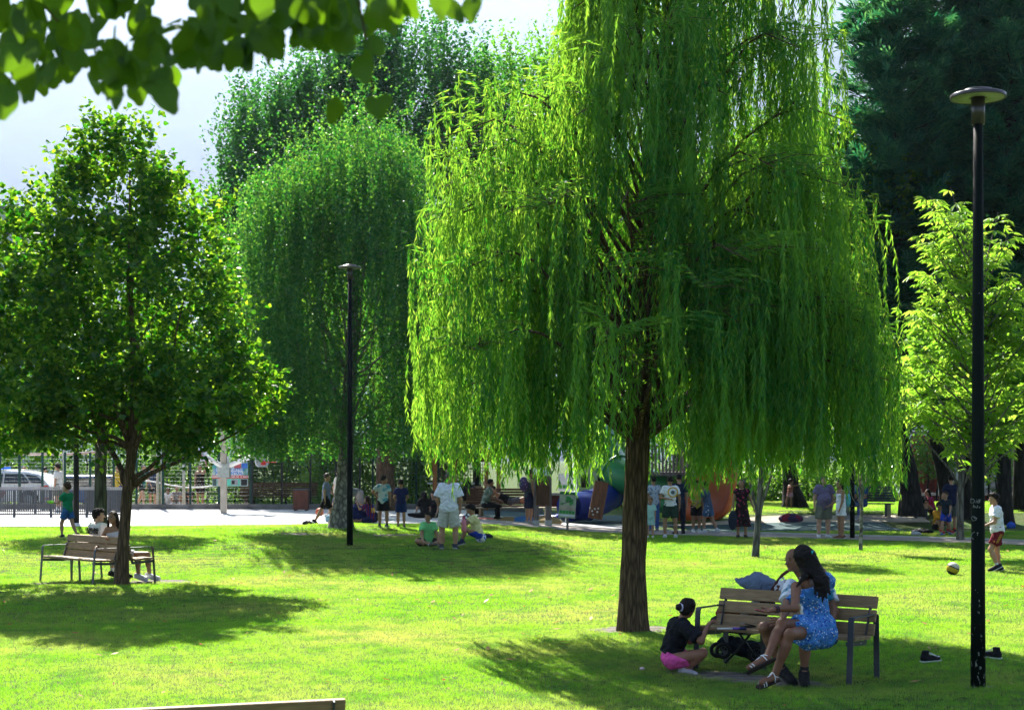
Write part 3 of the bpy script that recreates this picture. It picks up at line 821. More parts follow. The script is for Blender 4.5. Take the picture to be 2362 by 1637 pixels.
poplar('broad dark poplar in the middle of the row, behind the birch top', 720, 79, [(700, 330, 100, 220), (770, 240, 100, 160), (740, 600, 120, 260), (670, 230, 60, 100), (830, 210, 80, 130)], 2300)
poplar('highest poplar of the row, its spires catching light above the birch', 960, 78, [(920, 230, 100, 180), (1000, 180, 90, 140), (1060, 250, 90, 150), (980, 560, 140, 260), (900, 160, 50, 90), (1110, 300, 70, 150)], 2500)
poplar('poplar coloured as if sunlit, showing just beside the willow top', 1240, 84, [(1230, 170, 90, 110), (1300, 160, 80, 110), (1160, 230, 70, 110), (1240, 480, 150, 240)], 1900, M_LPOPSUN)

# dark conifers
def needle_mat():
    return leaf_mat('conifer_needles', (0.008, 0.078, 0.058), (0.035, 0.15, 0.095), (0.02, 0.20, 0.06), (0.16, 0.44, 0.10), 0.05, 0.35, 0.5)
M_NEEDLE = needle_mat()
T_SPRAY = (lambda: (np.array([v for a in (-62, -38, -15, 12, 36, 60) for v in ((0, .05 * abs(a) / 20, 0), (math.sin(math.radians(a - 7)) * .55, math.cos(math.radians(a - 7)) * (.9 - abs(a) / 130), .05), (math.sin(math.radians(a)) * .8, math.cos(math.radians(a)) * (1.15 - abs(a) / 130), -.06), (math.sin(math.radians(a + 7)) * .55, math.cos(math.radians(a + 7)) * (.9 - abs(a) / 130), .05))], float),
           np.array([f for k in range(6) for f in ((4 * k, 4 * k + 1, 4 * k + 2), (4 * k, 4 * k + 2, 4 * k + 3))])))()
def conifer(label, tx, D, base_px, trunk_pts, prof, nb, tr=.28, tone=None, low=0.0):
    """prof: (row, half-width px) outline round column tx(row)"""
    B = G(*base_px); 
    root = empty('conifer_tree', B); tag(root, label, 'tree', None)
    path = [Vector(local(px, py, D, B)) for px, py in trunk_pts]; path[0].z = -.1
    child('trunk', trunk_mesh('trunk', path, [tr * w for w in np.linspace(1, .25, len(path))], M_BARKB, .10, 24, 10, .5, base_px[0]), root)
    rows = [p[0] for p in prof]; hw = [p[1] for p in prof]
    mb = MB(); st, dr = [], []
    nb = int(nb * .62)
    for i in range(nb):
        py = rows[0] + (rows[-1] - rows[0]) * (i + random.random()) / nb
        w = np.interp(py, rows, hw) * D / F; cx = np.interp(py, [p[1] for p in trunk_pts][::-1], [p[0] for p in trunk_pts][::-1])
        c = Vector(local(cx, py, D, B)); th = random.uniform(0, 2 * PI); r = w * random.uniform(.45, 1.25)
        e = c + Vector((math.cos(th) * r, math.sin(th) * r, random.uniform(.15, .65) * r * .9))
        pts = wobble_path(c, e, 5, .08, -.12 * r); mb.tube(pts, [max(.01, .05 * (1 - q / 4.5)) for q in range(5)], 4, cap=False)
        for j in range(int(18 + 15 * r)):
            t = random.random() ** .7; k = min(3, int(t * 4)); q = pts[k].lerp(pts[k + 1], t * 4 - k)
            d = (pts[k + 1] - pts[k]).normalized()
            st.append((q + Vector((random.gauss(0, .20), random.gauss(0, .30), random.gauss(-.05, .11))))[:])
            dr.append((d + Vector((random.gauss(0, .5), random.gauss(0, .5), random.gauss(0.1, .3))))[:])
    mb.build('branch', M_BARKB, root)['kind'] = 'stuff'
    st = np.array(st); dr = unit(np.array(dr)); n = len(st)
    child('crown', leaves_mesh('crown', T_SPRAY, st, dr, unit(np.array([0, 0, 1.]) + rnd_unit(n) * .45), RNG.uniform(.25, .60, n), M_NEEDLE), root)['kind'] = 'stuff'
    print('conifer sprays', n)
conifer('dark conifer beside the willow, with a thick trunk that leans and bends', 2090, 52, (2105, 1177), [(2105, 1190), (2095, 1080), (2065, 960), (2055, 850), (2060, 600), (2070, 200), (2075, -60)],
        [(-90, 10), (0, 55), (150, 130), (300, 150), (500, 160), (700, 150), (900, 130), (985, 60)], 330, .33)
conifer('dark conifer with a slanting grey trunk behind the family', 2180, 54, (2195, 1195), [(2195, 1205), (2175, 1090), (2155, 1000), (2165, 800), (2180, 500), (2190, 100), (2190, -120)],
        [(-140, 20), (0, 80), (150, 120), (400, 150), (600, 150), (800, 120), (960, 60)], 260, .27)
conifer('dark conifer whose straight trunk rises just beside the near lamp post', 2250, 53, (2232, 1218), [(2232, 1230), (2225, 1100), (2225, 900), (2240, 500), (2250, 0), (2250, -160)],
        [(-170, 20), (0, 90), (200, 130), (500, 150), (800, 130), (960, 70)], 240, .24)
conifer('dark conifer standing behind the running boy', 2318, 52, (2318, 1218), [(2318, 1228), (2316, 1050), (2318, 800), (2325, 400), (2330, -100)],
        [(-170, 20), (0, 110), (200, 140), (500, 150), (800, 130), (980, 70)], 260, .26)
conifer('outermost dark conifer at the edge of the picture', 2352, 55, (2352, 1212), [(2352, 1222), (2352, 1050), (2360, 800), (2370, 400), (2375, -100)],
        [(-170, 20), (0, 110), (200, 140), (500, 150), (800, 130), (980, 60)], 220, .25)
# young chestnut, bright in the sun
M_LCHEST = leaf_mat('chestnut_leaf', (0.09, 0.22, 0.020), (0.16, 0.30, 0.03), (0.26, 0.58, 0.025), (0.58, 0.74, 0.09), 0.06, 0.5, 0.4)
def chestnut():
    B = onground(P(2250, 1100, 36.0).x, 36.0); D = 36.0
    root = empty('young_chestnut_tree', B); tag(root, 'young chestnut with big pale yellow-green leaves behind the near lamp post', 'tree')
    path = [(0, 0, -.1), (0, 0, 1.9), (.02, 0, 3.2), (.0, 0, 5.5), (-.2, 0, 7.6)]
    child('trunk', trunk_mesh('trunk', path, [.085, .07, .055, .035, .012], M_BARKG, .04, 20, 8, .2, 9), root)
    mb = MB(); pos, ax, nr = [], [], []
    tips = [(2150, 460), (2190, 440), (2230, 450), (2110, 530), (2280, 500), (2330, 560), (2170, 540), (2250, 560), (2140, 640), (2200, 660), (2300, 660), (2350, 700), (2120, 620), (2180, 760), (2260, 760), (2340, 800), (2100, 800), (2060, 830), (2130, 850), (2200, 850), (2280, 860), (2345, 900), (2160, 920), (2250, 950), (2320, 980), (2080, 870), (2150, 720), (2230, 620), (2310, 740), (2225, 900), (2385, 620), (2390, 780), (2390, 930), (2160, 480), (2290, 580), (2140, 560), (2380, 680), (2400, 860), (2360, 960), (2090, 780), (2110, 720), (2075, 900), (2120, 900), (2345, 640), (2420, 720), (2440, 900), (2100, 700), (2060, 860), (2330, 820), (2370, 760), (2190, 600)]
    for i, (px, py) in enumerate(tips * 2):
        e = Vector(local(px + random.uniform(-26, 26), py + random.uniform(-20, 35), D + random.uniform(-1.5, 1.5), B))
        z0 = max(1.6, min(6.5, e.z - random.uniform(.8, 2.0))); p0 = Vector((0, 0, z0))
        pts = wobble_path(p0, e, 6, .10, -.05); mb.tube(pts, [max(.006, .030 * (1 - q / 6)) for q in range(6)], 5, cap=False)
        for j in range(19):
            t = random.random() ** .45; k = min(4, int(t * 5)); q = pts[k].lerp(pts[k + 1], t * 5 - k)
            th = random.uniform(0, 2 * PI); a = Vector((math.cos(th), math.sin(th), random.uniform(-.45, .1)))
            pos.append((q + a * random.uniform(.05, .22))[:]); ax.append(a[:]); nr.append((random.gauss(0, .35), random.gauss(0, .35), 1))
    mb.build('branch', M_BARKG, root)['kind'] = 'stuff'
    pos, ax, nr = map(np.array, (pos, ax, nr)); n = len(pos); sz = RNG.uniform(.20, .34, n)
    order = np.argsort(-sz * (1 - .05 * (pos[:, 1]))); big = order[:280]; rest = order[280:]
    child('crown', leaves_mesh('crown', T_PALM, pos[rest], ax[rest], nr[rest], sz[rest], M_LCHEST), root)['kind'] = 'stuff'
    variants = [mesh_np('leaf', T_PALM[0] * np.array([1, 1, w]), T_PALM[1], M_LCHEST) for w in (.6, 1.0, 1.5)]
    for i in big:
        A = Vector(ax[i]).normalized(); Bv = A.cross(Vector(nr[i])).normalized(); Cv = Bv.cross(A)
        M_ = Matrix((Bv, A, Cv)).transposed().to_4x4(); M_.translation = Vector(pos[i])
        o = child('leaf', variants[i % 3], root); o.matrix_basis = M_ @ Matrix.Scale(float(sz[i]), 4)
chestnut()
# maple-like green tree behind it, and smaller ones
M_LMAPLE = leaf_mat('maple_leaf', (0.05, 0.15, 0.02), (0.09, 0.22, 0.035), (0.20, 0.52, 0.03), (0.38, 0.66, 0.06), 0.06, 0.5, 0.4)
B = onground(P(2215, 1100, 43).x, 43.0)
bl = [blob(2200, 900, 43, 1.6, 1.0, B), blob(2120, 920, 43, .9, .7, B), blob(2180, 800, 43, 1.0, .8, B), blob(2300, 940, 43, 1.2, .8, B), blob(2360, 860, 43, 1.1, 1.2, B), blob(2040, 880, 43, .45, .35, B)]
broad_tree('maple_tree', 'small leafy green maple with forking pale limbs below the chestnut', B, ([(0, 0, -.1), (0, 0, 1.2), (.05, 0, 2.0), (.1, 0, 4)], [.10, .09, .07, .03]), bl, 900, 14, .13, T_HEART, M_LMAPLE, M_BARKG, limb=14, ln=(.3, .7), spread=.16, shell=.3)
# young trees with bare trunks in the open lawn
def slim(label, foot, top_px, D, r, blobs, bm, ncl):
    B = G(*foot); D = B.y
    tp = Vector(local(*top_px, D, B))
    broad_tree('young_tree', label, B, ([(0, 0, -.05), (tp.x * .3, 0, tp.z * .3), (tp.x * .7, 0, tp.z * .7), tuple(tp), (tp.x * 1.1, 0, tp.z + 1.6)], [r, r * .9, r * .85, r * .75, r * .3]),
               [((tp.x, 0, tp.z + q[0]), (q[1], q[1], q[2])) for q in blobs], ncl, 12, .09, T_SMALL, M_LBIRCH, bm, limb=6, ln=(.3, .6), spread=.12, furrow=.02)
slim('smooth pale grey leaning trunk standing on the sunny lawn behind the couple', (1742, 1285), (1757, 1090), 35, .082, [(1.3, .95, 1.0), (2.4, .6, .7)], M_BARKG, 420)
slim('thin speckled pale trunk on the lawn next to the dark lamp post', (1985, 1270), (1990, 1085), 37, .045, [(.9, .5, .6)], M_BARKBIRCH, 160)

# big trees of the middle distance
B = G(895, 1178)
broad_tree('old_tree', 'thick dark brown trunk rising behind the two standing boys', B, ([(0, 0, -.2), (-.1, 0, 1.2), (-.15, 0, 3), (-.1, 0, 6)], [.40, .33, .30, .15]),
           [((0, 0, 7.5), (2.6, 2.6, 2.6)), ((0, -3, 8.5), (3.6, 3.0, 2.6)), ((-.6, 0, 4.6), (1.6, 2, 1.0))], 1300, 14, .15, T_HEART, M_LLIND, M_BARKD, limb=8, ln=(.5, 1), spread=.2, furrow=.12)
B = onground(P(1838, 1100, 57.5).x, 57.5)
broad_tree('old_tree', 'dark spreading-rooted trunk on the far sunny mound behind the bag', B, ([(0, 0, -.2), (-.2, 0, .8), (-.35, 0, 2.0), (-.4, 0, 5)], [.45, .27, .22, .12]),
           [((-.3, 0, 6.0), (3.0, 2.5, 2.3)), ((0, -4, 10.5), (4.8, 3.0, 3.2))], 1700, 14, .17, T_HEART, M_LLIND, M_BARKB, limb=8, ln=(.5, 1), spread=.2, furrow=.12)
# dense greenery behind: hedges and shrub masses
def hedge(name, label, px0, px1, top, bot, D, depth, n, size, mat, D1=None, cat='hedge', bm=None, sz=.16):
    D1 = D1 or D; x0 = P(px0, 1100, D).x; x1 = P(px1, 1100, D1).x
    base = onground((x0 + x1) / 2, (D + D1) / 2)
    root = empty(name, base); tag(root, label, cat)
    zt = P(0, top, D).z; zb = P(0, bot, D).z
    t = RNG.random(n); x = x0 + (x1 - x0) * t; y = D + (D1 - D) * t + RNG.uniform(0, depth, n)
    hgt = zt * (1 - .12 * np.array([abs(mnoise.noise(Vector((a * .7, b * .7, 3)))) * 2 for a, b in zip(x, y)]))
    z = zb + (hgt - zb) * RNG.random(n) ** .8
    pos = np.stack([x, y, z], -1) - np.array(base)
    d = unit(rnd_unit(n) + np.array([0, 0, .6]))
    p_, a_, n_, s_ = shoots(pos, d, RNG.uniform(.3, .9, n), 9, size, sz, .8)
    child('foliage', leaves_mesh('foliage', T_SMALL, p_, a_, n_, s_, mat), root)['kind'] = 'stuff'
    mb = MB()
    for k in range(14):
        xx = x0 + (x1 - x0) * (k + .5) / 14 - base.x; mb.tube([(xx, depth * .5, -.2), (xx + random.uniform(-.3, .3), depth * .5, zt * .4), (xx + random.uniform(-.6, .6), depth * .5, zt * .8)], [.06, .045, .02], 5)
    mb.build('stem', M_BARKB, root)['kind'] = 'stuff'
M_LHEDGE = leaf_mat('hedge_leaf', (0.035, 0.10, 0.018), (0.08, 0.17, 0.03), (0.16, 0.42, 0.02), (0.40, 0.62, 0.07), 0.18, 0.5, 0.25)
hedge('hedge', 'tall sun-flecked hedge bank beyond the sand court, behind the police car', -160, 330, 930, 1165, 77, 3, 2600, .35, M_LHEDGE)
hedge('hedge', 'glossy green shrubbery behind the sports banner', 330, 760, 1000, 1180, 74, 2, 2200, .35, M_LHEDGE)
hedge('hedge', 'bright shrubs behind the far fence, seen past the birch trunk', 700, 1060, 1010, 1185, 68, 1.5, 1700, .3, M_LHEDGE)
hedge('hedge', 'low glossy shrubs along the dark red wall beyond the playground', 1440, 2075, 1085, 1182, 68, 1.2, 1900, .3, M_LHEDGE)
hedge('hedge', 'loose sunlit bushes in front of the stone wall between the conifer trunks', 2060, 2400, 1010, 1110, 72, 1.5, 600, .3, M_LHEDGE)
# wood closing the view between the trees
def wood(label, items, ncl):
    B = onground(P(items[0][0], 1100, items[0][2]).x, items[0][2])
    bl = [blob(px, py, D_, rx, rz, B) for px, py, D_, rx, rz in items]
    broad_tree('background_tree', label, B, ([(0, 0, -.1), (0, 0, 3), (0, 0, 6)], [.25, .2, .1]), bl, ncl, 14, .24, T_SMALL, M_LPOP, M_BARKB, limb=8, ln=(.7, 1.4), spread=.35, shell=.2, group='trees closing the view behind the playground')
wood('dark tree mass behind the birch and the basketball boards', [(560, 900, 86, 3.5, 3.5), (700, 950, 86, 3.5, 3.5)], 900)
wood('dark tree mass behind the green fence beside the linden', [(380, 960, 88, 4, 3), (450, 850, 88, 2.5, 2.5)], 800)
wood('dark tree mass behind the open part of the willow curtain', [(1100, 900, 86, 5, 4), (1300, 850, 86, 4, 4)], 1100)
wood('dark tree mass behind the playground tower', [(1560, 900, 84, 5, 4.5), (1750, 880, 84, 4.5, 4.5)], 1200)
wood('dark tree mass between the willow and the conifers', [(1960, 880, 80, 4, 4.5), (2060, 700, 80, 3.5, 6)], 1200)

B = onground(P(1478, 1100, 54).x, 54.0)
broad_tree('old_tree', 'tall dark tree rising directly behind the willow over the playground', B, ([(0, 0, -.2), (0, 0, 3), (.1, 0, 6), (.2, 0, 10)], [.26, .22, .2, .1]),
           [((0, 0, 9.5), (4.6, 3.0, 3.2)), ((-3.5, 0, 8.8), (3.2, 2.6, 2.6)), ((2.5, 0, 7), (2.5, 2.2, 2.0))], 1700, 14, .2, T_HEART, M_LLIND, M_BARKB, limb=14, ln=(.6, 1.1), spread=.25, furrow=.08)
# ================================================================ people: smooth bodies grown from limb volumes
def _seg(p, a, b, ra, rb):
    ab = b - a; L2 = float(ab @ ab) + 1e-12
    t = np.clip(((p - a) @ ab) / L2, 0, 1)
    return np.linalg.norm(p - a - t[..., None] * ab, axis=-1) - (ra + (rb - ra) * t)
def _ell(p, c, r, R):
    q = (p - c) @ R; r = np.asarray(r)
    k0 = np.linalg.norm(q / r, axis=-1); k1 = np.linalg.norm(q / (r * r), axis=-1) + 1e-9
    return k0 * (k0 - 1) / k1
def cap_(a, b, ra, rb=None, cuts=(), k=None, sub=False): return dict(t='c', a=np.array(a, float), b=np.array(b, float), ra=ra, rb=ra if rb is None else rb, cuts=cuts, k=k, sub=sub)
def ell_(c, r, R=None, cuts=(), k=None, sub=False): return dict(t='e', a=np.array(c, float), r=r, R=np.eye(3) if R is None else R, cuts=cuts, k=k, sub=sub)
EDG = [(0, 1), (2, 3), (4, 5), (6, 7), (0, 2), (1, 3), (4, 6), (5, 7), (0, 4), (1, 5), (2, 6), (3, 7)]
def sdf_mesh(name, prims, vox, k, mat, cuts=(), noise=None, extra=None):
    lo = np.full(3, 1e9); hi = -lo
    for p in prims:
        if p['sub']: continue
        r = max(p['ra'], p['rb']) if p['t'] == 'c' else max(p['r'])
        for q in ([p['a'], p['b']] if p['t'] == 'c' else [p['a']]): lo = np.minimum(lo, q - r); hi = np.maximum(hi, q + r)
    pad = k + 2.5 * vox + (noise[0] if noise else 0); lo = lo - pad; hi = hi + pad
    n = np.ceil((hi - lo) / vox).astype(int) + 1
    ax = [lo[i] + vox * np.arange(n[i]) for i in range(3)]
    D = np.full(n, 0.5)
    for p in prims:
        if p['t'] == 'c': a, b = np.minimum(p['a'], p['b']) - max(p['ra'], p['rb']), np.maximum(p['a'], p['b']) + max(p['ra'], p['rb'])
        else: a, b = p['a'] - max(p['r']), p['a'] + max(p['r'])
        kk = p['k'] if p['k'] is not None else k; m_ = max(kk, k) + 3 * vox
        i0 = np.clip(np.floor((a - m_ - lo) / vox).astype(int), 0, n); i1 = np.clip(np.ceil((b + m_ - lo) / vox).astype(int) + 1, 0, n)
        sl = tuple(slice(u, v) for u, v in zip(i0, i1))
        g = np.stack(np.meshgrid(*[ax[j][sl[j]] for j in range(3)], indexing='ij'), -1)
        if g.size == 0: continue
        d = _seg(g, p['a'], p['b'], p['ra'], p['rb']) if p['t'] == 'c' else _ell(g, p['a'], p['r'], p['R'])
        for cp, cn in p['cuts']: d = np.maximum(d, (g - np.array(cp)) @ np.array(cn))
        cur = D[sl]
        if p['sub']: D[sl] = np.maximum(cur, -d); continue
        h = np.maximum(kk - np.abs(cur - d), 0) / max(kk, 1e-6)
        D[sl] = np.minimum(cur, d) - h * h * kk * .25
    g = None
    if noise or cuts:
        g = np.stack(np.meshgrid(*ax, indexing='ij'), -1)
        if noise:
            amp, fr, sd = noise; x, y, z = g[..., 0] * fr, g[..., 1] * fr, g[..., 2] * fr
            D = D + amp * (np.sin(x + 1.7 * np.sin(z * .9 + sd)) * np.sin(y * 1.1 + 1.3 * np.sin(z * .7 + x * .5)) + .5 * np.sin(z * 1.9 + 2 * np.sin(x * .8 + sd) + y))
        for cp, cn in cuts: D = np.maximum(D, (g - np.array(cp)) @ np.array(cn))
    D[0], D[-1], D[:, 0], D[:, -1], D[:, :, 0], D[:, :, -1] = .5, .5, .5, .5, .5, .5
    ins = D < 0
    c = [ins[i:n[0] - 1 + i, j:n[1] - 1 + j, l:n[2] - 1 + l] for i in (0, 1) for j in (0, 1) for l in (0, 1)]
    s = sum(x.astype(np.int8) for x in c); act = (s > 0) & (s < 8)
    I = np.argwhere(act)
    if len(I) == 0: return None
    vid = np.full(act.shape, -1, int); vid[tuple(I.T)] = np.arange(len(I))
    off = np.array([(i, j, l) for i in (0, 1) for j in (0, 1) for l in (0, 1)])
    V = np.stack([D[I[:, 0] + o[0], I[:, 1] + o[1], I[:, 2] + o[2]] for o in off], -1)
    acc = np.zeros((len(I), 3)); cnt = np.zeros(len(I))
    for a, b in EDG:
        va, vb = V[:, a], V[:, b]; m_ = (va < 0) != (vb < 0)
        t = np.where(m_, va / np.where(m_, va - vb, 1), 0)
        acc += m_[:, None] * (off[a] + t[:, None] * (off[b] - off[a])); cnt += m_
    verts = lo + vox * (I + acc / cnt[:, None])
    quads = []
    for axn in range(3):
        u, w = [q for q in range(3) if q != axn]
        sl0 = [slice(1, n[q] - 1) for q in range(3)]; sl1 = list(sl0); sl0[axn] = slice(0, n[axn] - 1); sl1[axn] = slice(1, n[axn])
        A, B_ = ins[tuple(sl0)], ins[tuple(sl1)]; E = np.argwhere(A != B_)
        if len(E) == 0: continue
        base = E + 1; base[:, axn] -= 1
        flip = A[tuple(E.T)]
        def cid(du, dw):
            q = base.copy(); q[:, u] -= du; q[:, w] -= dw; return vid[q[:, 0], q[:, 1], q[:, 2]]
        Q = np.stack([cid(0, 0), cid(1, 0), cid(1, 1), cid(0, 1)], -1)
        if axn == 1: flip = ~flip
        Q[~flip] = Q[~flip][:, ::-1]
        quads.append(Q)
    Q = np.concatenate(quads)
    if extra:
        ev, ef = extra; Q = np.concatenate([Q, ef + len(verts)]); verts = np.concatenate([verts, ev])
    return mesh_np(name, verts, Q, mat, True)

def _n(v): v = np.asarray(v, float); return v / (np.linalg.norm(v) + 1e-12)
def ftube(pts, rad, ns=5):
    """finger: quad tube"""
    pts = [np.asarray(p, float) for p in pts]; vs, fs = [], []
    for i, p in enumerate(pts):
        d = _n(pts[min(i + 1, len(pts) - 1)] - pts[max(i - 1, 0)]); a = _n(np.cross(d, (.3, .5, .81))); b = np.cross(d, a)
        for k in range(ns): vs.append(p + rad[i] * (a * math.cos(2 * PI * k / ns) + b * math.sin(2 * PI * k / ns)))
    vs.append(pts[-1] + _n(pts[-1] - pts[-2]) * rad[-1] * .8)
    for i in range(len(pts) - 1):
        for k in range(ns): fs.append((i * ns + k, i * ns + (k + 1) % ns, (i + 1) * ns + (k + 1) % ns, (i + 1) * ns + k))
    t = len(vs) - 1; o = (len(pts) - 1) * ns
    for k in range(ns): fs.append((o + k, o + (k + 1) % ns, t, t))
    return vs, fs

_skin = {}
def skin(col):
    if col in _skin: return _skin[col]
    m, nt, out = new_mat('skin'); b = N(nt, 'ShaderNodeBsdfPrincipled')
    b.inputs['Roughness'].default_value = .5; b.inputs['Specular IOR Level'].default_value = .35
    b.inputs['Subsurface Weight'].default_value = .12; b.inputs['Subsurface Radius'].default_value = (.02, .008, .004); b.inputs['Subsurface Scale'].default_value = .5
    n1 = N(nt, 'ShaderNodeTexNoise'); n1.inputs['Scale'].default_value = 14; n1.inputs['Detail'].default_value = 5; L(nt, coords(nt), n1.inputs['Vector'])
    r = ramp(nt, n1.outputs[0], [(.3, tuple(x * .85 for x in col)), (.7, tuple(min(1, x * 1.12) for x in col))]); L(nt, r.outputs[0], b.inputs['Base Color'])
    L(nt, b.outputs[0], out.inputs[0]); _skin[col] = m; return m
_cl = {}
def cloth(col, pat=None):
    key = (col, str(pat))
    if key in _cl: return _cl[key]
    m, nt, out = new_mat('cloth'); b = N(nt, 'ShaderNodeBsdfPrincipled'); b.inputs['Roughness'].default_value = .85; b.inputs['Specular IOR Level'].default_value = .15
    b.inputs['Sheen Weight'].default_value = .0
    c = coords(nt)
    n1 = N(nt, 'ShaderNodeTexNoise'); n1.inputs['Scale'].default_value = 9; n1.inputs['Detail'].default_value = 5; L(nt, c, n1.inputs['Vector'])
    base = ramp(nt, n1.outputs[0], [(.3, tuple(x * .82 for x in col)), (.7, tuple(min(1, x * 1.1) for x in col))]).outputs[0]
    if pat:
        kind, pc, sc = pat[:3]
        if kind == 'dots':
            v = N(nt, 'ShaderNodeTexVoronoi'); v.inputs['Scale'].default_value = sc; L(nt, c, v.inputs['Vector'])
            lt = N(nt, 'ShaderNodeMath', operation='LESS_THAN'); lt.inputs[1].default_value = .26; L(nt, v.outputs['Distance'], lt.inputs[0]); base = mixc(nt, lt.outputs[0], base, pc)
            if len(pat) > 3:
                v = N(nt, 'ShaderNodeTexVoronoi'); v.inputs['Scale'].default_value = sc * 1.13; mp = N(nt, 'ShaderNodeMapping'); mp.inputs['Location'].default_value = (.4, .2, .7); L(nt, c, mp.inputs[0]); L(nt, mp.outputs[0], v.inputs['Vector'])
                lt = N(nt, 'ShaderNodeMath', operation='LESS_THAN'); lt.inputs[1].default_value = .24; L(nt, v.outputs['Distance'], lt.inputs[0]); base = mixc(nt, lt.outputs[0], base, pat[3])
        elif kind == 'dye':
            v = N(nt, 'ShaderNodeTexNoise'); v.inputs['Scale'].default_value = sc; v.inputs['Detail'].default_value = 3; L(nt, c, v.inputs['Vector'])
            r = ramp(nt, v.outputs[0], [(.5, (0, 0, 0)), (.58, (1, 1, 1))]); base = mixc(nt, r.outputs[0], base, pc)
        elif kind == 'stripes':
            w = N(nt, 'ShaderNodeTexWave'); w.inputs['Scale'].default_value = sc; w.bands_direction = 'X'; L(nt, c, w.inputs['Vector'])
            r = ramp(nt, w.outputs[0], [(.49, (0, 0, 0)), (.51, (1, 1, 1))]); base = mixc(nt, r.outputs[0], base, pc)
    L(nt, base, b.inputs['Base Color'])
    n2 = N(nt, 'ShaderNodeTexNoise'); n2.inputs['Scale'].default_value = 7; n2.inputs['Detail'].default_value = 3; n2.inputs['Distortion'].default_value = 1.6; L(nt, c, n2.inputs['Vector'])
    bp = N(nt, 'ShaderNodeBump'); bp.inputs['Strength'].default_value = .9; bp.inputs['Distance'].default_value = .05; L(nt, n2.outputs[0], bp.inputs['Height']); L(nt, bp.outputs[0], b.inputs['Normal'])
    L(nt, b.outputs[0], out.inputs[0]); _cl[key] = m; return m
def hair_mat(col):
    return pmat('hair_%.3f_%.3f_%.3f' % col, col, .55, .3, 22, .35, 45, spec=.12, stretch=(2.5, 2.5, .35))

FAIR, TAN, OLIVE, BRN = (.50, .30, .21), (.42, .235, .145), (.33, .18, .105), (.20, .10, .06)
M_EYE = pmat('dark_eye', (.02, .012, .01), .2, .05, 5, 0, 1)
M_LIP = pmat('lip', (.28, .07, .06), .45, .05, 5, 0, 1)
M_NAIL = pmat('pink_nail', (.8, .03, .25), .3, .02, 5, 0, 1)

def default_joints(h, pose, face):
    """joint table in metres, body frame x right, y forward, z up, turned by face degrees about z"""
    hh = .135 + .055 * h
    J = {}; sp = _n(pose.get('spine', (0, .02, 1)))
    X = np.array((1., 0, 0)); tw = pose.get('twist', 0); Xs = np.array((math.cos(math.radians(tw)), math.sin(math.radians(tw)), 0))
    pz = pose.get('pelvis', None)
    Pv = np.array((0, 0, (.505 * h if pz is None else pz)))
    J['pelvis'] = Pv; J['sp'] = sp; J['chest'] = Pv + sp * .30 * h; J['neck'] = Pv + sp * .325 * h
    for s, q in (('R', 1), ('L', -1)):
        J['hip' + s] = Pv + X * q * .05 * h + np.array((0, 0, -.01 * h))
        kn = J['hip' + s] + _n(pose.get('thigh' + s, (q * .05, .02, -1))) * .235 * h
        an = kn + _n(pose.get('shin' + s, (q * .01, -.03, -1))) * .225 * h
        J['kn' + s] = kn; J['an' + s] = an
        J['toe' + s] = an + _n(pose.get('foot' + s, (q * .15, 1, -.28))) * .115 * h
        J['sh' + s] = J['chest'] + Xs * q * .098 * h - sp * .012 * h
        el = J['sh' + s] + _n(pose.get('arm' + s, (q * .14, -.03, -1))) * .165 * h
        wr = el + _n(pose.get('fore' + s, (q * .04, .15, -1))) * .14 * h
        J['el' + s] = el; J['wr' + s] = wr; J['ha' + s] = wr + _n(pose.get('hand' + s, pose.get('fore' + s, (q * .04, .15, -1)))) * .10 * h
    hd = math.radians(pose.get('head', 0)); pt = math.radians(pose.get('nod', 0))
    J['hf'] = np.array((-math.sin(hd) * math.cos(pt), math.cos(hd) * math.cos(pt), math.sin(pt)))
    lean = _n(sp * .55 + np.array((0, 0, .6)) + np.array((-math.sin(hd), math.cos(hd), 0)) * .16)
    J['head'] = J['neck'] + lean * (.012 * h + hh * .58)
    a = math.radians(face); R = np.array(((math.cos(a), -math.sin(a), 0), (math.sin(a), math.cos(a), 0), (0, 0, 1)))
    J = {k: R @ v for k, v in J.items()}
    return J, hh

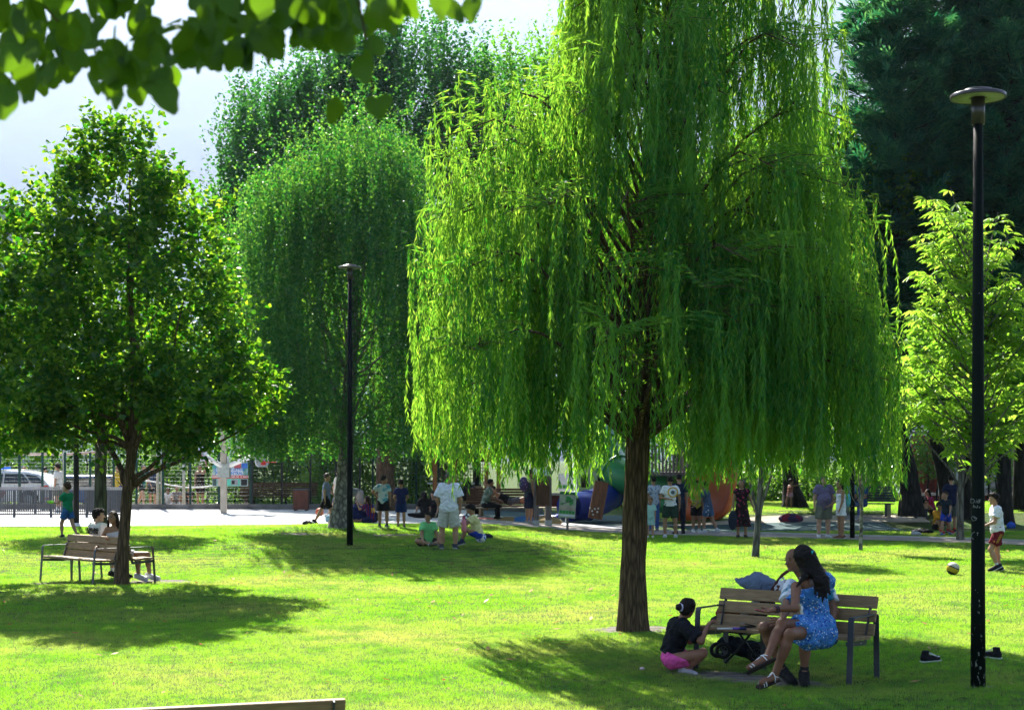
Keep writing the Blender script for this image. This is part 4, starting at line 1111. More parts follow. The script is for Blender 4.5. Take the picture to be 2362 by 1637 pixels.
def person(label, at, h, face=0, pose=None, skin_c=TAN, hair=('short', (.02, .014, .01)), top=None, bottom=None, shoes=(.7, .7, .72), sock=None, vox=.017, J=None, hh=None, detail=False, group=None, z=None, build=1.0, category='person', eyes=True, curl=.5, extra=None):
    """at: world point under the person (feet or seat)."""
    pose = pose or {}
    if J is None:
        J, hh = default_joints(h, pose, face)
        at = Vector(at)
        if pose.get('pelvis') is None:
            low = min(J['an' + s][2] for s in 'RL') - .055 * h * .62
            for k in J:
                if k not in ('sp', 'hf'): J[k] = J[k] - np.array((0, 0, low))
    at = Vector(at)
    root = empty('person', at); tag(root, label, category, group)
    W = h * build
    sp = _n(J['chest'] - J['pelvis']); X = _n(J['shR'] - J['shL']); Xh = _n(J['hipR'] - J['hipL'])
    Fw = _n(np.cross(sp, X))
    hf = _n(J['hf']); hup = _n(J['head'] - J['neck']); hx = _n(np.cross(hf, hup)); hup = _n(np.cross(hx, hf)); Rh = np.stack([hx, hf, hup], 1)
    Hc = J['head']
    def torso(inf=0.0, lowz=0.0):
        c, p = J['chest'], J['pelvis']
        return [cap_(c - X * .072 * h - sp * .012 * h, c + X * .072 * h - sp * .012 * h, .036 * W + inf),
                cap_(p + sp * .235 * h - X * .048 * h, p + sp * .235 * h + X * .048 * h, .058 * W + inf),
                cap_(p + sp * .13 * h - X * .036 * h, p + sp * .13 * h + X * .036 * h, .052 * W + inf),
                cap_(p + sp * .03 * h - Xh * .040 * h, p + sp * .03 * h + Xh * .040 * h, .057 * W + inf)]
    # ---- body
    pr = torso()
    nk = J['neck']
    pr.append(cap_(nk - sp * .02 * h, Hc - hup * hh * .30 - hf * .01, .031 * h, .028 * h))
    pr.append(ell_(Hc + hup * hh * .06, (hh * .335, hh * .41, hh * .43), Rh, k=.01))
    pr.append(ell_(Hc - hup * hh * .24 + hf * hh * .12, (hh * .25, hh * .27, hh * .26), Rh, k=.03))
    pr.append(cap_(Hc + hf * hh * .40 + hup * hh * .02, Hc + hf * hh * .50 - hup * hh * .13, hh * .035, hh * .06, k=.015))
    pr.append(ell_(Hc + hf * hh * .34 - hup * hh * .42, (hh * .10, hh * .07, hh * .08), Rh, k=.02))
    for q in (1, -1): pr.append(ell_(Hc + hx * q * hh * .345 - hf * hh * .02 - hup * hh * .04, (hh * .035, hh * .08, hh * .12), Rh, k=.006))
    ev, ef = [], []
    for s, q in (('R', 1), ('L', -1)):
        pr += [cap_(J['hip' + s], J['kn' + s], .050 * W, .033 * W), cap_(J['kn' + s], J['an' + s], .031 * W, .021 * W),
               cap_(J['kn' + s] * .72 + J['an' + s] * .28 - 0 * Fw, J['kn' + s] * .5 + J['an' + s] * .5, .034 * W, .028 * W),
               cap_(J['an' + s], J['toe' + s], .021 * h, .017 * h)]
        pr += [cap_(J['sh' + s], J['el' + s], .030 * W, .023 * W), cap_(J['el' + s], J['wr' + s], .023 * W, .0145 * W)]
        fd = _n(J['ha' + s] - J['wr' + s]); hl = np.linalg.norm(J['ha' + s] - J['wr' + s])
        pn = _n(np.cross(fd, _n(J['wr' + s] - J['el' + s]) + 1e-3 * X + .3 * np.array((0, 1., 0)))) if pose.get('palm' + s) is None else _n(pose['palm' + s])
        pn = _n(pn - fd * (pn @ fd)); sd = np.cross(fd, pn)
        pc = J['wr' + s] + fd * hl * .25
        pr += [cap_(pc - sd * hl * .13 - fd * hl * .1, pc - sd * hl * .15 + fd * hl * .2, hl * .10), cap_(pc + sd * hl * .13 - fd * hl * .1, pc + sd * hl * .15 + fd * hl * .2, hl * .10)]
        cu = pose.get('curl' + s, curl)
        for fi, (o, ln) in enumerate(((-.27, .50), (-.09, .56), (.09, .53), (.26, .42))):
            b0 = pc + sd * o * hl * .95 + fd * hl * .2; d1 = _n(fd + sd * o * .3 - pn * cu * .6); d2 = _n(fd - pn * cu * 1.5 + sd * o * .2); d3 = _n(fd * (1 - cu) - pn * cu * 2)
            p1 = b0 + d1 * ln * hl * .45; p2 = p1 + d2 * ln * hl * .32; p3 = p2 + d3 * ln * hl * .24
            v, f = ftube([b0, p1, p2, p3], [hl * .052, hl * .050, hl * .044, hl * .036], 6 if detail else 4)
            ef += [tuple(len(ev) + j for j in t) for t in f]; ev += v
            if pose.get('nails' + s):
                nm = MB(); nm.lathe([(0.0, -.004), (.0055, -.002), (.006, .003), (0.0, .005)], 8, tuple(p3 + d3 * .004)); nm.build('nail', M_NAIL, root)
        tb = pc - sd * hl * .2 - fd * hl * .12; t1 = tb + _n(-sd * .9 + fd * .7 - pn * .4) * hl * .24; t2 = t1 + _n(-sd * .25 + fd - pn * (.3 + cu)) * hl * .22
        v, f = ftube([tb, t1, t2], [hl * .07, hl * .058, hl * .042], 6 if detail else 4)
        ef += [tuple(len(ev) + j for j in t) for t in f]; ev += v
    if extra: pr += extra(J, h)
    child('body', sdf_mesh('body', pr, vox, .022 if detail else .025, skin(skin_c), extra=(np.array(ev), np.array(ef))), root)
    # ---- face
    if eyes:
        mb = MB()
        def feat(c, r, m):
            vs, fs = [], []
            R_ = Rh
            for i in range(5):
                for k in range(8):
                    a = PI * i / 4; bta = 2 * PI * k / 8
                    vs.append(c + R_ @ (np.array((math.sin(a) * math.cos(bta), math.cos(a), math.sin(a) * math.sin(bta))) * r))
            for i in range(4):
                for k in range(8): fs.append((i * 8 + k, i * 8 + (k + 1) % 8, (i + 1) * 8 + (k + 1) % 8, (i + 1) * 8 + k))
            mm = MB(); mm.add([tuple(v) for v in vs], fs, 0, True); return mm
        for q in (1, -1):
            feat(Hc + hf * hh * .385 + hx * q * hh * .135 + hup * hh * .045, np.array((hh * .055, hh * .025, hh * .025)), 0).build('eye', M_EYE, root)
            feat(Hc + hf * hh * .395 + hx * q * hh * .14 + hup * hh * .125, np.array((hh * .08, hh * .02, hh * .014)), 0).build('eyebrow', M_EYE, root)
        feat(Hc + hf * hh * .385 - hup * hh * .235, np.array((hh * .09, hh * .025, hh * .025)), 0).build('mouth', M_LIP, root)
    # ---- hair
    hk, hc = hair
    if hk != 'bald':
        m_ = hair_mat(hc); hp = []
        facec = [(Hc + hf * hh * .20 + hup * hh * .27, _n(hf * 1.0 - hup * .75))]
        if hk in ('short', 'curly', 'mop'):
            g_ = {'short': .045, 'curly': .10, 'mop': .075}[hk]
            hp.append(ell_(Hc + hup * hh * .09 - hf * hh * .03, (hh * (.345 + g_), hh * (.42 + g_), hh * (.43 + g_)), Rh, cuts=[(Hc + hf * hh * .22 + hup * hh * .2, _n(hf - hup * .9)), (Hc - hup * hh * (.12 if hk == 'short' else .22), -hup)]))
            if hk == 'mop': hp.append(ell_(Hc + hup * hh * .38 + hf * hh * .22, (hh * .26, hh * .24, hh * .16), Rh, k=.03))
            nz_ = (hh * .02 if hk == 'short' else hh * .055, 60 if hk == 'short' else 75, h * 7)
        else:
            hp.append(ell_(Hc + hup * hh * .08 - hf * hh * .04, (hh * .385, hh * .46, hh * .47), Rh, cuts=[(Hc + hf * hh * .2 + hup * hh * .2, _n(hf - hup * .55))]))
            nz_ = (hh * .015, 55, h)
            if hk == 'long' or hk == 'ponytail':
                ln = {'long': .95, 'ponytail': .95}[hk] * pose.get('hairlen', 1.0)
                dn = _n(-sp * .75 + np.array((0, 0, -.35)) - hf * .12)
                for q, w in ((-.20, .15), (0, .18), (.20, .15)):
                    a = Hc - hf * hh * .25 + hx * q * hh - hup * hh * .05
                    hp.append(cap_(a, a + dn * hh * (1.15 + ln) , hh * w, hh * .10, k=.03))
                if hk == 'long':
                    for q in (1, -1):
                        a = Hc + hx * q * hh * .36 + hf * hh * .02 + hup * hh * .1; b_ = a + np.array((0, 0, -1.)) * hh * .75 + hx * q * hh * .08
                        hp += [cap_(a, b_, hh * .10, hh * .10, k=.02), cap_(b_, J['sh' + ('R' if q > 0 else 'L')] * .6 + J['neck'] * .4 + Fw * .03 + sp * .01 - sp * hh * .7 * ln, hh * .10, hh * .05, k=.02)]
            if hk == 'bun':
                bc = Hc - hf * hh * .46 + hup * hh * .02
                hp.append(ell_(bc - hf * hh * .12, (hh * .17, hh * .15, hh * .17), Rh, k=.015))
                mm = MB(); mm.tube([tuple(bc + Rh @ (np.array((math.cos(a), .0, math.sin(a))) * hh * .17)) for a in np.linspace(0, 2 * PI, 13)], hh * .05, 6)
                mm.build('hair_tie', cloth((.55, .5, .75), ('dye', (.9, .9, .95), 40)), root)
        child('hair', sdf_mesh('hair', hp, max(vox * .7, .005), .015, m_, noise=nz_), root)
    # ---- clothes
    up = np.array((0, 0, 1.))
    if top:
        kind, col = top[0], top[1]; pat = top[2] if len(top) > 2 else None; o = top[3] if len(top) > 3 else {}
        inf = o.get('inf', .013 if kind != 'tank' else .009)
        tp = torso(inf * 1.0)
        tp.append(cap_(J['pelvis'] + sp * .20 * h, J['pelvis'] + sp * .02 * h, .066 * W + inf, .074 * W + inf, k=.04))
        if extra:
            for e_ in extra(J, h): tp.append(ell_(e_['a'], tuple(q_ + .02 for q_ in e_['r'])))
        sl = o.get('sleeve', .62 if kind == 'tee' else 0)
        if kind == 'long': sl = 1.0
        for s in 'RL':
            if sl > 0:
                e = J['sh' + s] + (J['el' + s] - J['sh' + s]) * min(sl, 1)
                ad = _n(J['el' + s] - J['sh' + s])
                tp.append(cap_(J['sh' + s] * .94 + J['chest'] * .06, e + ad * .05, .036 * W + inf, .037 * W + inf * o.get('puff', 1.2), cuts=[(e, ad)]))
                if kind == 'long': tp.append(cap_(J['el' + s], J['wr' + s], .030 * W + inf * .6, .020 * W + inf * .6, cuts=[(J['wr' + s], _n(J['wr' + s] - J['el' + s]))]))
            elif kind == 'tank': pass
        hem = o.get('hem', -.055)
        cuts = [(J['pelvis'] + sp * hem * h, -sp)]
        tp.append(dict(ell_(nk + sp * .025 * h + Fw * .01, (.047 * h, .047 * h, .045 * h), sub=True), k=.005))
        if kind in ('tank', 'strapless'):
            lim = .255 if kind == 'tank' else .262
            cuts.append((J['pelvis'] + sp * lim * h, sp))
            if kind == 'tank':
                for q in (1, -1): tp.append(cap_(J['neck'] + X * q * .05 * h - sp * .09 * h + Fw * .05 * h, J['neck'] + X * q * .05 * h - sp * .02 * h, .012))
        child('shirt' if kind != 'dress' else 'dress', sdf_mesh('shirt', tp, vox * .85, .022, cloth(col, pat), cuts=cuts, noise=(.0035 * max(h, 1), 38, h * 9 + col[0] * 20)), root)
    if bottom:
        kind, col = bottom[0], bottom[1]; pat = bottom[2] if len(bottom) > 2 else None; o = bottom[3] if len(bottom) > 3 else {}
        if kind in ('shorts', 'jeans', 'leggings'):
            fr = o.get('len', .72 if kind == 'shorts' else 1.0); inf = o.get('inf', .020 if kind == 'shorts' else .008)
            bp_ = [cap_(J['pelvis'] + sp * .045 * h - Xh * .040 * h, J['pelvis'] + sp * .045 * h + Xh * .040 * h, .057 * W + .011), cap_(J['pelvis'] - Xh * .040 * h, J['pelvis'] + Xh * .040 * h, .057 * W + .014)]
            for s in 'RL':
                e = J['hip' + s] + (J['kn' + s] - J['hip' + s]) * fr; ad = _n(J['kn' + s] - J['hip' + s])
                bp_.append(cap_(J['hip' + s], e + ad * .06, .053 * W + inf * .8, .041 * W + inf * 1.5, cuts=[(e, ad)] if kind == 'shorts' else ()))
                if kind != 'shorts':
                    e2 = J['kn' + s] * .08 + J['an' + s] * .92; bp_.append(cap_(J['kn' + s], e2, .036 * W + inf, .026 * W + inf * 1.2, cuts=[(e2, _n(J['an' + s] - J['kn' + s]))]))
            child('shorts' if kind == 'shorts' else 'trousers', sdf_mesh('shorts', bp_, vox * .85, .016, cloth(col, pat), cuts=[(J['pelvis'] + sp * o.get('waist', .07) * h, sp)], noise=(.0035, 42, h * 3)), root)
        elif kind == 'skirt':      # dress skirt hanging from the waist
            z1 = o.get('z1', .2); wid = o.get('w', .10)
            a = J['pelvis'] + sp * .09 * h; b_ = np.array((J['pelvis'][0], J['pelvis'][1], z1))
            bp_ = [cap_(a - Xh * .03 * h, b_ - Xh * wid * .5 * h, .058 * W, wid * .62 * h), cap_(a + Xh * .03 * h, b_ + Xh * wid * .5 * h, .058 * W, wid * .62 * h)]
            child('skirt', sdf_mesh('skirt', bp_, vox, .03, cloth(col, pat), cuts=[(b_ + up * .02, -up), (J['pelvis'] + sp * .125 * h, sp)], noise=(.007, 26, 2)), root)
    # ---- feet
    if shoes is not None:
        for s, q in (('R', 1), ('L', -1)):
            an, toe = J['an' + s], J['toe' + s]; fd = _n(toe - an + up * ((an[2] - toe[2]) * .0)); dn = _n(np.cross(np.cross(fd, _n(J['kn' + s] - an)), fd)) * -1
            hl_ = an - _n(toe - an) * .028 * h; ft = .028 * h
            if sock: child('sock', sdf_mesh('sock', [cap_(an + (J['kn' + s] - an) * sock[1], an, .024 * W, .023 * h, cuts=[(an + (J['kn' + s] - an) * sock[1], _n(J['kn' + s] - an))])], vox * .7, .01, cloth(sock[0])), root)
            so = an * .45 + toe * .55 + dn * ft * 1.0
            sh = child('shoe', sdf_mesh('shoe', [cap_(hl_ + dn * ft * .25, toe + dn * ft * .25, .029 * h, .025 * h), cap_(an, an + dn * ft * .4, .028 * h, .03 * h)], min(vox * .7, .010), .02, cloth(shoes), cuts=[(an + dn * ft * 1.05, dn), (an - dn * ft * .9, -dn)]), root)
            sm = sdf_mesh('sole', [cap_(hl_ + dn * ft * .95, toe + dn * ft * .95, .031 * h, .027 * h)], min(vox * .7, .009), .01, pmat('white_sole', (.6, .6, .6), .7, .05, 5, 0, 1) if shoes != (.02, .02, .021) else pmat('black_sole', (.03, .03, .03), .7, .05, 5, 0, 1), cuts=[(an + dn * ft * 1.32, dn), (an + dn * ft * .93, -dn)])
            if sm: child('sole', sm, sh)
    return root, J, dict(h=h, hh=hh, X=X, Fw=Fw, sp=sp, Rh=Rh, W=W)

def text_on(name, body, parent, loc, rot, size, mat, extrude=.001, align='CENTER', bold=0.0):
    c = bpy.data.curves.new(name, 'FONT'); c.body = body; c.size = size; c.extrude = extrude; c.align_x = align; c.align_y = 'CENTER'; c.offset = bold; c.space_line = .85
    o_ = bpy.data.objects.new(name, c); me = bpy.data.meshes.new_from_object(o_); bpy.data.objects.remove(o_); bpy.data.curves.remove(c); me.materials.clear(); me.materials.append(mat); o = bpy.data.objects.new(name, me); o.parent = parent; o.location = loc; o.rotation_euler = rot; return link(o)
# ================================================================ benches
M_DARKGAP = M_METAL
def bench(label, loc, rz, length=1.75, midleg=True):
    """x along the seat, front towards -y"""
    root = empty('park_bench', loc, rz); tag(root, label, 'bench', 'slatted park benches')
    L2 = length / 2
    for k, z in enumerate((.50, .635, .77)):                      # back planks, leaning
        y = .155 + (z - .44) * .27
        mb = MB(); mb.bbox((0, 0, 0), (length, .032, .122), .006, Matrix.Rotation(-.26, 3, 'X')); mb.build('back_plank', M_PLANK, root, (0, y, z))
    for y in (-.215, -.09, .035):
        mb = MB(); mb.bbox((0, 0, 0), (length, .115, .036), .006); mb.build('seat_plank', M_PLANK, root, (0, y, .435 - y * .04))
    for q in (-1, 1):
        x = q * (L2 - .035)
        mb = MB(); fr = .060
        mb.bar((x, -.335, -.03), (x, -.285, .62), fr, .010, (1, 0, 0)); mb.bar((x, -.285, .62), (x, -.265, .652), fr, .010, (1, 0, 0))
        mb.bar((x, -.265, .652), (x, .255, .652), fr, .010, (1, 0, 0)); mb.bar((x, .255, .652), (x, .285, .63), fr, .010, (1, 0, 0))
        mb.bar((x, .285, .63), (x, .30, -.03), fr, .010, (1, 0, 0))
        mb.build('arm_frame', M_METAL, root)
        mb = MB(); xi = x - q * .038
        mb.bar((xi, -.31, .395), (xi, .11, .372), .010, .045, (1, 0, 0)); mb.bar((xi, .105, .36), (xi, .275, .825), .010, .045, (1, 0, 0)); mb.bar((xi, .15, .50), (xi, .29, .50), .01, .03, (1, 0, 0))
        br = mb.build('seat_bracket', M_METAL, root)
        for p in ((-.18, .385), (0.0, .378), (.17, .53), (.215, .66)):
            mb = MB(); mb.tube([(xi - .012, p[0], p[1]), (xi + .012, p[0], p[1])], .006, 8); mb.build('bolt', M_GALV, br)
    if midleg:
        mb = MB(); mb.bar((-.32 * length / 1.75, .13, .40), (-.32 * length / 1.75, .15, -.03), .06, .012, (1, 0, 0)); mb.bar((-.32 * length / 1.75, -.25, .405), (-.32 * length / 1.75, .12, .40), .05, .012, (1, 0, 0)); mb.build('leg', M_METAL, root)
    return root
aR = math.radians(-38)
# the couple's bench: the near front leg stands at pixel (1960,1581)
fl = G(1958, 1581)
def bench_at(label, leg, ang, length, corner=1):
    dx, dy = corner * (length / 2 - .035), -.335
    c = Vector((leg.x - (dx * math.cos(ang) - dy * math.sin(ang)), leg.y - (dx * math.sin(ang) + dy * math.cos(ang)), 0))
    c.z = gzf(c.x, c.y) ; return bench(label, c, ang, length), c
benchR, cR = bench_at('brown slatted bench in willow shade, occupied by the couple', fl, aR, 1.82)
fa = G(213, 1350); aL = math.radians(-44)
benchA, cA = bench_at('empty side of the double bench, its brown back turned to the two teenagers', fa, aL, 1.85)
# the second one stands back to back with it
off = .60
cB = Vector((cA.x - math.sin(aL) * off, cA.y + math.cos(aL) * off, 0)); cB.z = gzf(cB.x, cB.y)
benchB = bench('far side of the double bench, with the two teenagers sitting on it', cB, aL + PI, 1.85)
# nearest bench, only its back top shows at the lower edge
a3 = math.radians(18)
pe = P(797, 1610, 9.15)
c3 = pe - Matrix.Rotation(a3 + PI, 3, 'Z') @ Vector((-.875, .262, .83))
bench('sunlit bench nearest the viewer, only the top plank of its back in view', c3, a3 + PI, 1.75)

# ================================================================ lamp posts
M_LAMPSH = pmat('brown_lamp_shade', (0.030, 0.022, 0.022), 0.28, 0.15, 6, 0.03, 50, spec=0.6)
M_LAMPUN = pmat('lamp_reflector', (0.42, 0.44, 0.36), 0.45, 0.08, 9, 0.05, 60, metal=0.3)
def lamp(label, base, H, wear=False, rb=.072):
    root = empty('lamp_post', base); tag(root, label, 'lamp post', 'disc-topped lamp posts')
    if wear:
        m, nt, out = new_mat('worn_black_paint'); b = N(nt, 'ShaderNodeBsdfPrincipled'); b.inputs['Roughness'].default_value = .6; b.inputs['Specular IOR Level'].default_value = .06
        c = coords(nt, (1, 1, .45)); n1 = N(nt, 'ShaderNodeTexNoise'); n1.inputs['Scale'].default_value = 26; n1.inputs['Detail'].default_value = 5; n1.inputs['Roughness'].default_value = .65; L(nt, c, n1.inputs['Vector'])
        g = N(nt, 'ShaderNodeNewGeometry'); sx = N(nt, 'ShaderNodeSeparateXYZ'); L(nt, g.outputs['Position'], sx.inputs[0])
        mr = N(nt, 'ShaderNodeMapRange'); mr.inputs[1].default_value = 0; mr.inputs[2].default_value = 1.9; mr.inputs[3].default_value = .595; mr.inputs[4].default_value = .74; L(nt, sx.outputs[2], mr.inputs[0])
        lt = N(nt, 'ShaderNodeMath', operation='GREATER_THAN'); L(nt, n1.outputs[0], lt.inputs[0]); L(nt, mr.outputs[0], lt.inputs[1])
        L(nt, mixc(nt, lt.outputs[0], (.006, .010, .009), (.33, .36, .34)), b.inputs['Base Color']); L(nt, b.outputs[0], out.inputs[0]); mp_ = m
    else: mp_ = M_POLE
    mb = MB(); mb.tube([(0, 0, -.1), (0, 0, H * .22), (0, 0, H * .5), (0, 0, H - .30)], [rb, rb * .90, rb * .78, rb * .62], 24); mb.build('pole', mp_, root)
    mb = MB(); mb.tube([(0, 0, H - .32), (0, 0, H - .045)], [rb * .88, rb * .90], 24); mb.build('collar', M_LAMPSH, root)
    mb = MB(); mb.lathe([(0.0, .010), (.242, .010), (.260, .0), (.262, .006), (.262, .034), (.252, .040), (.145, .050), (.142, .078), (.135, .083), (0.0, .086)], 48); sh = mb.build('lamp_shade', M_LAMPSH, root, (0, 0, H - .07))
    mb = MB(); mb.lathe([(rb * 1.2, .003), (.242, .003), (.242, .008), (rb * 1.2, .008)], 40); mb.build('reflector', M_LAMPUN, sh)
    return root
lamp('tall black lamp post nearest the viewer, its paint chipped and scratched low down', G(2256, 1585), 5.74, True)
lamp('slim dark lamp post standing clear in front of the weeping birch', G(807, 1258), 6.3)
b_ = onground(P(-11, 1300, 29).x, 29); lamp('lamp post beside the linden crown, its disc lamp just inside the picture edge', b_, 6.45)
b_ = G(176, 1206); lamp('dark post rising through the linden leaves behind the boy in green', b_, 6.8, rb=.09)
b_ = G(1966, 1241); lamp('dark lamp post behind the willow curtain, next to the woman in white', b_, 6.5, rb=.07)
b_ = onground(P(1100, 1170, 55).x, 55); lamp('dark post by the wooden mesh tower in the playground', b_, 6.5, rb=.09)
# scratched tags on the nearest post
lp = G(2256, 1585)
M_SCR = pmat('scratch_white', (.45, .48, .46), .8, .1, 20, 0, 1)
near_lamp = [o for o in COL.objects if o.name == 'lamp_post'][0]
def scratch(pts, px, py):
    """thin scratched lines on the face of the pole"""
    D = lp.y - .078; mb = MB()
    for st in pts:
        vv = []
        for x, y in st:
            p = P(px + x, py + y, D); dx = p.x - lp.x; p.y = lp.y - math.sqrt(max(1e-4, .0745 ** 2 - min(dx * dx, .005))); vv.append((p.x - lp.x, p.y - lp.y, p.z - lp.z))
        mb.tube(vv, .0019, 3, cap=False)
    mb.build('scratched_tag', M_SCR, near_lamp)
scratch([[(0, 0), (0, 10), (5, 9), (7, 5), (5, 1), (0, 0)], [(9, 10), (11, 0), (13, 10)], [(10, 6), (13, 6)], [(15, 10), (15, 1), (18, 2), (18, 5), (15, 6)], [(20, 2), (17, 2), (17, 9)]], 2243, 1150)
scratch([[(2, 0), (1, 8)], [(4, 8), (3, 3), (8, 8)], [(9, 2), (10, 8)], [(12, 5), (15, 6), (13, 9)]], 2246, 1163)
scratch([[(0, 4), (3, 0), (6, 2), (10, 5), (8, 9), (3, 11), (0, 4)], [(4, 2), (6, 6), (9, 4)]], 2244, 1190)
scratch([[(6, 0), (1, 5), (0, 12), (4, 18)], [(12, 0), (11, 9)], [(9, 3), (14, 3)]], 2244, 1226)

# ================================================================ fences
def wire_fence(label, stations, H, mat_post, dz=.0, wires=True, top=True):
    a = stations[0]; root = empty('mesh_fence', a); tag(root, label, 'fence')
    for p in stations:
        mb = MB(); mb.box((p.x - a.x, p.y - a.y, p.z - a.z + H / 2 + dz), (.075, .075, H + .1)); mb.build('post', mat_post, root)
    for i in range(len(stations) - 1):
        p, q = stations[i] - a, stations[i + 1] - a; mb = MB(); Ln = (q - p).length
        for k in range(int(H / .14) + 1):
            z = Vector((0, 0, dz + .06 + k * .14)); mb.tube([p + z, q + z], .0048, 3, cap=False)
        nv = int(Ln / .16)
        for k in range(1, nv):
            b = p.lerp(q, k / nv); mb.tube([b + Vector((0, .01, dz + .05)), b + Vector((0, .01, H + dz))], .0035, 3, cap=False)
        mb.build('mesh_panel', M_WIRE, root)
    return root
M_WIRE = pmat('green_wire', (.05, .10, .09), .45, .1, 5, 0, 1)
M_BLACKPOST = pmat('black_steel', (.014, .017, .018), .45, .15, 5, .05, 50)
def kx(px, Y=60.1, dz=.2): x = P(px, 1170, Y).x; return onground(x, Y, dz)
wire_fence('tall green wire mesh fence round the sand court, seen through beside the linden', [kx(p) for p in (-30, 0, 45, 98, 150, 208, 262, 315, 376, 439, 505, 578)], 1.95, M_GREENPOST)
wire_fence('dark gate section of the mesh fence between the banner and the birch', [kx(p) for p in (582, 650, 716, 775, 830)], 1.95, M_BLACKPOST)
wire_fence('pale mesh fence by the thick brown trunk, far side of the plaza', [kx(p, 62.5) for p in (860, 905, 960, 1012, 1060)], 2.6, M_GREENPOST)
for px, lab, h in ((364, 'galvanised net post with a knob, standing among the beach players', 5.5), (424, 'plain galvanised post just behind the green mesh fence', 3.6), (148, 'grey pole rising behind the police car', 6.0)):
    r = empty('net_post', kx(px, 61.5, 0)); tag(r, lab, 'post')
    mb = MB(); mb.tube([(0, 0, -.05), (0, 0, h)], [.065, .055], 12); mb.build('pole', M_GALV, r)
    if px == 364: mb = MB(); mb.tube([(.13, 0, 0), (.13, 0, h)], .03, 8); mb.build('rod', M_GALV, r); mb = MB(); mb.lathe([(0, -.10), (.09, -.06), (.10, 0), (.09, .06), (0, .10)], 12, (.16, -.03, 1.55)); mb.build('knob', M_GALV, r)
# volleyball net band across the court
r = empty('volleyball_net', kx(325, 62, 0)); tag(r, 'sagging white-edged volleyball net behind the mesh fence', 'net')
pts = [P(px, py, 62) - r.location for px, py in ((325, 1107), (350, 1110), (400, 1120), (430, 1124), (470, 1123), (510, 1118))]
mb = MB(); mb.tube(pts, .030, 6); mb.build('top_band', M_WHITE, r)
mb = MB()
for k in range(26):
    t = k / 25 * 4.999; i = int(t); p = pts[i].lerp(pts[i + 1], t - i); mb.tube([p, p - Vector((0, 0, .85))], .004, 3, cap=False)
for z in (.2, .45, .7, .88):
    mb.tube([p - Vector((0, 0, z)) for p in pts], .004, 3, cap=False)
mb.build('netting', M_BLACKPOST, r)['kind'] = 'stuff'
r = empty('volleyball_net', kx(20, 63, 0)); tag(r, 'pale net band high above the police car', 'net')
mb = MB(); mb.tube([P(px, py, 64) - r.location for px, py in ((-20, 1045), (50, 1047), (145, 1048), (200, 1044), (260, 1040))], .05, 6); mb.build('top_band', pmat('faded_pink_band', (.5, .38, .34), .8), r)

def railing(label, Y, px0, px1, H, posts, npb):
    x0, x1 = P(px0, 1190, Y).x, P(px1, 1190, Y).x; base = onground((x0 + x1) / 2, Y)
    root = empty('railing', base); tag(root, label, 'railing')
    mb = MB(); mb.box((0, 0, H), (x1 - x0, .05, .045)); mb.build('handrail', M_RAIL, root)
    mb = MB(); mb.box((0, 0, .10), (x1 - x0, .04, .04)); mb.build('bottom_rail', M_METAL, root)
    for px in posts: mb = MB(); mb.box((P(px, 1190, Y).x - base.x, 0, H / 2 - .03), (.075, .075, H)); mb.build('post', M_METAL, root)
    mb = MB()
    for k in range(npb): mb.box((x0 - base.x + (x1 - x0) * (k + .5) / npb, 0, .10 + (H - .10) / 2), (.022, .022, H - .12))
    mb.build('bars', M_METAL, root)['kind'] = 'stuff'
M_RAIL = pmat('grey_handrail', (.20, .20, .205), .4, .1, 4, .05, 40, spec=.6)
railing('nearer dark bar railing in front of the police car', 52.0, -20, 290, .93, (33, 118, 200, 284), 70)
railing('further dark bar railing right behind the nearer one', 55.5, -20, 290, .93, (81, 170, 250), 64)

# recycling bins behind the railing
for px, lab, c in ((228, 'dark grey container with a pale lid behind the second trunk', (.03, .035, .035)), (272, 'dark container with a pale lid next to the girl with glasses', (.035, .04, .042))):
    r = empty('waste_container', onground(P(px, 1180, 57.5).x, 57.5)); tag(r, lab, 'container', 'dark containers behind the railing')
    mb = MB(); mb.bbox((0, 0, .42), (.62, .7, .80), .03); mb.build('bin_body', pmat('container_' + str(px), c, .5), r)
    mb = MB(); mb.bbox((0, 0, .86), (.68, .74, .07), .02); mb.build('lid', M_GALV, r)
    mb = MB(); [mb.tube([(sx * .2, -.30, .08), (sx * .2, -.36, .08)], .07, 10) for sx in (-1, 1)]; mb.build('wheel', M_BLACKPOST, r)

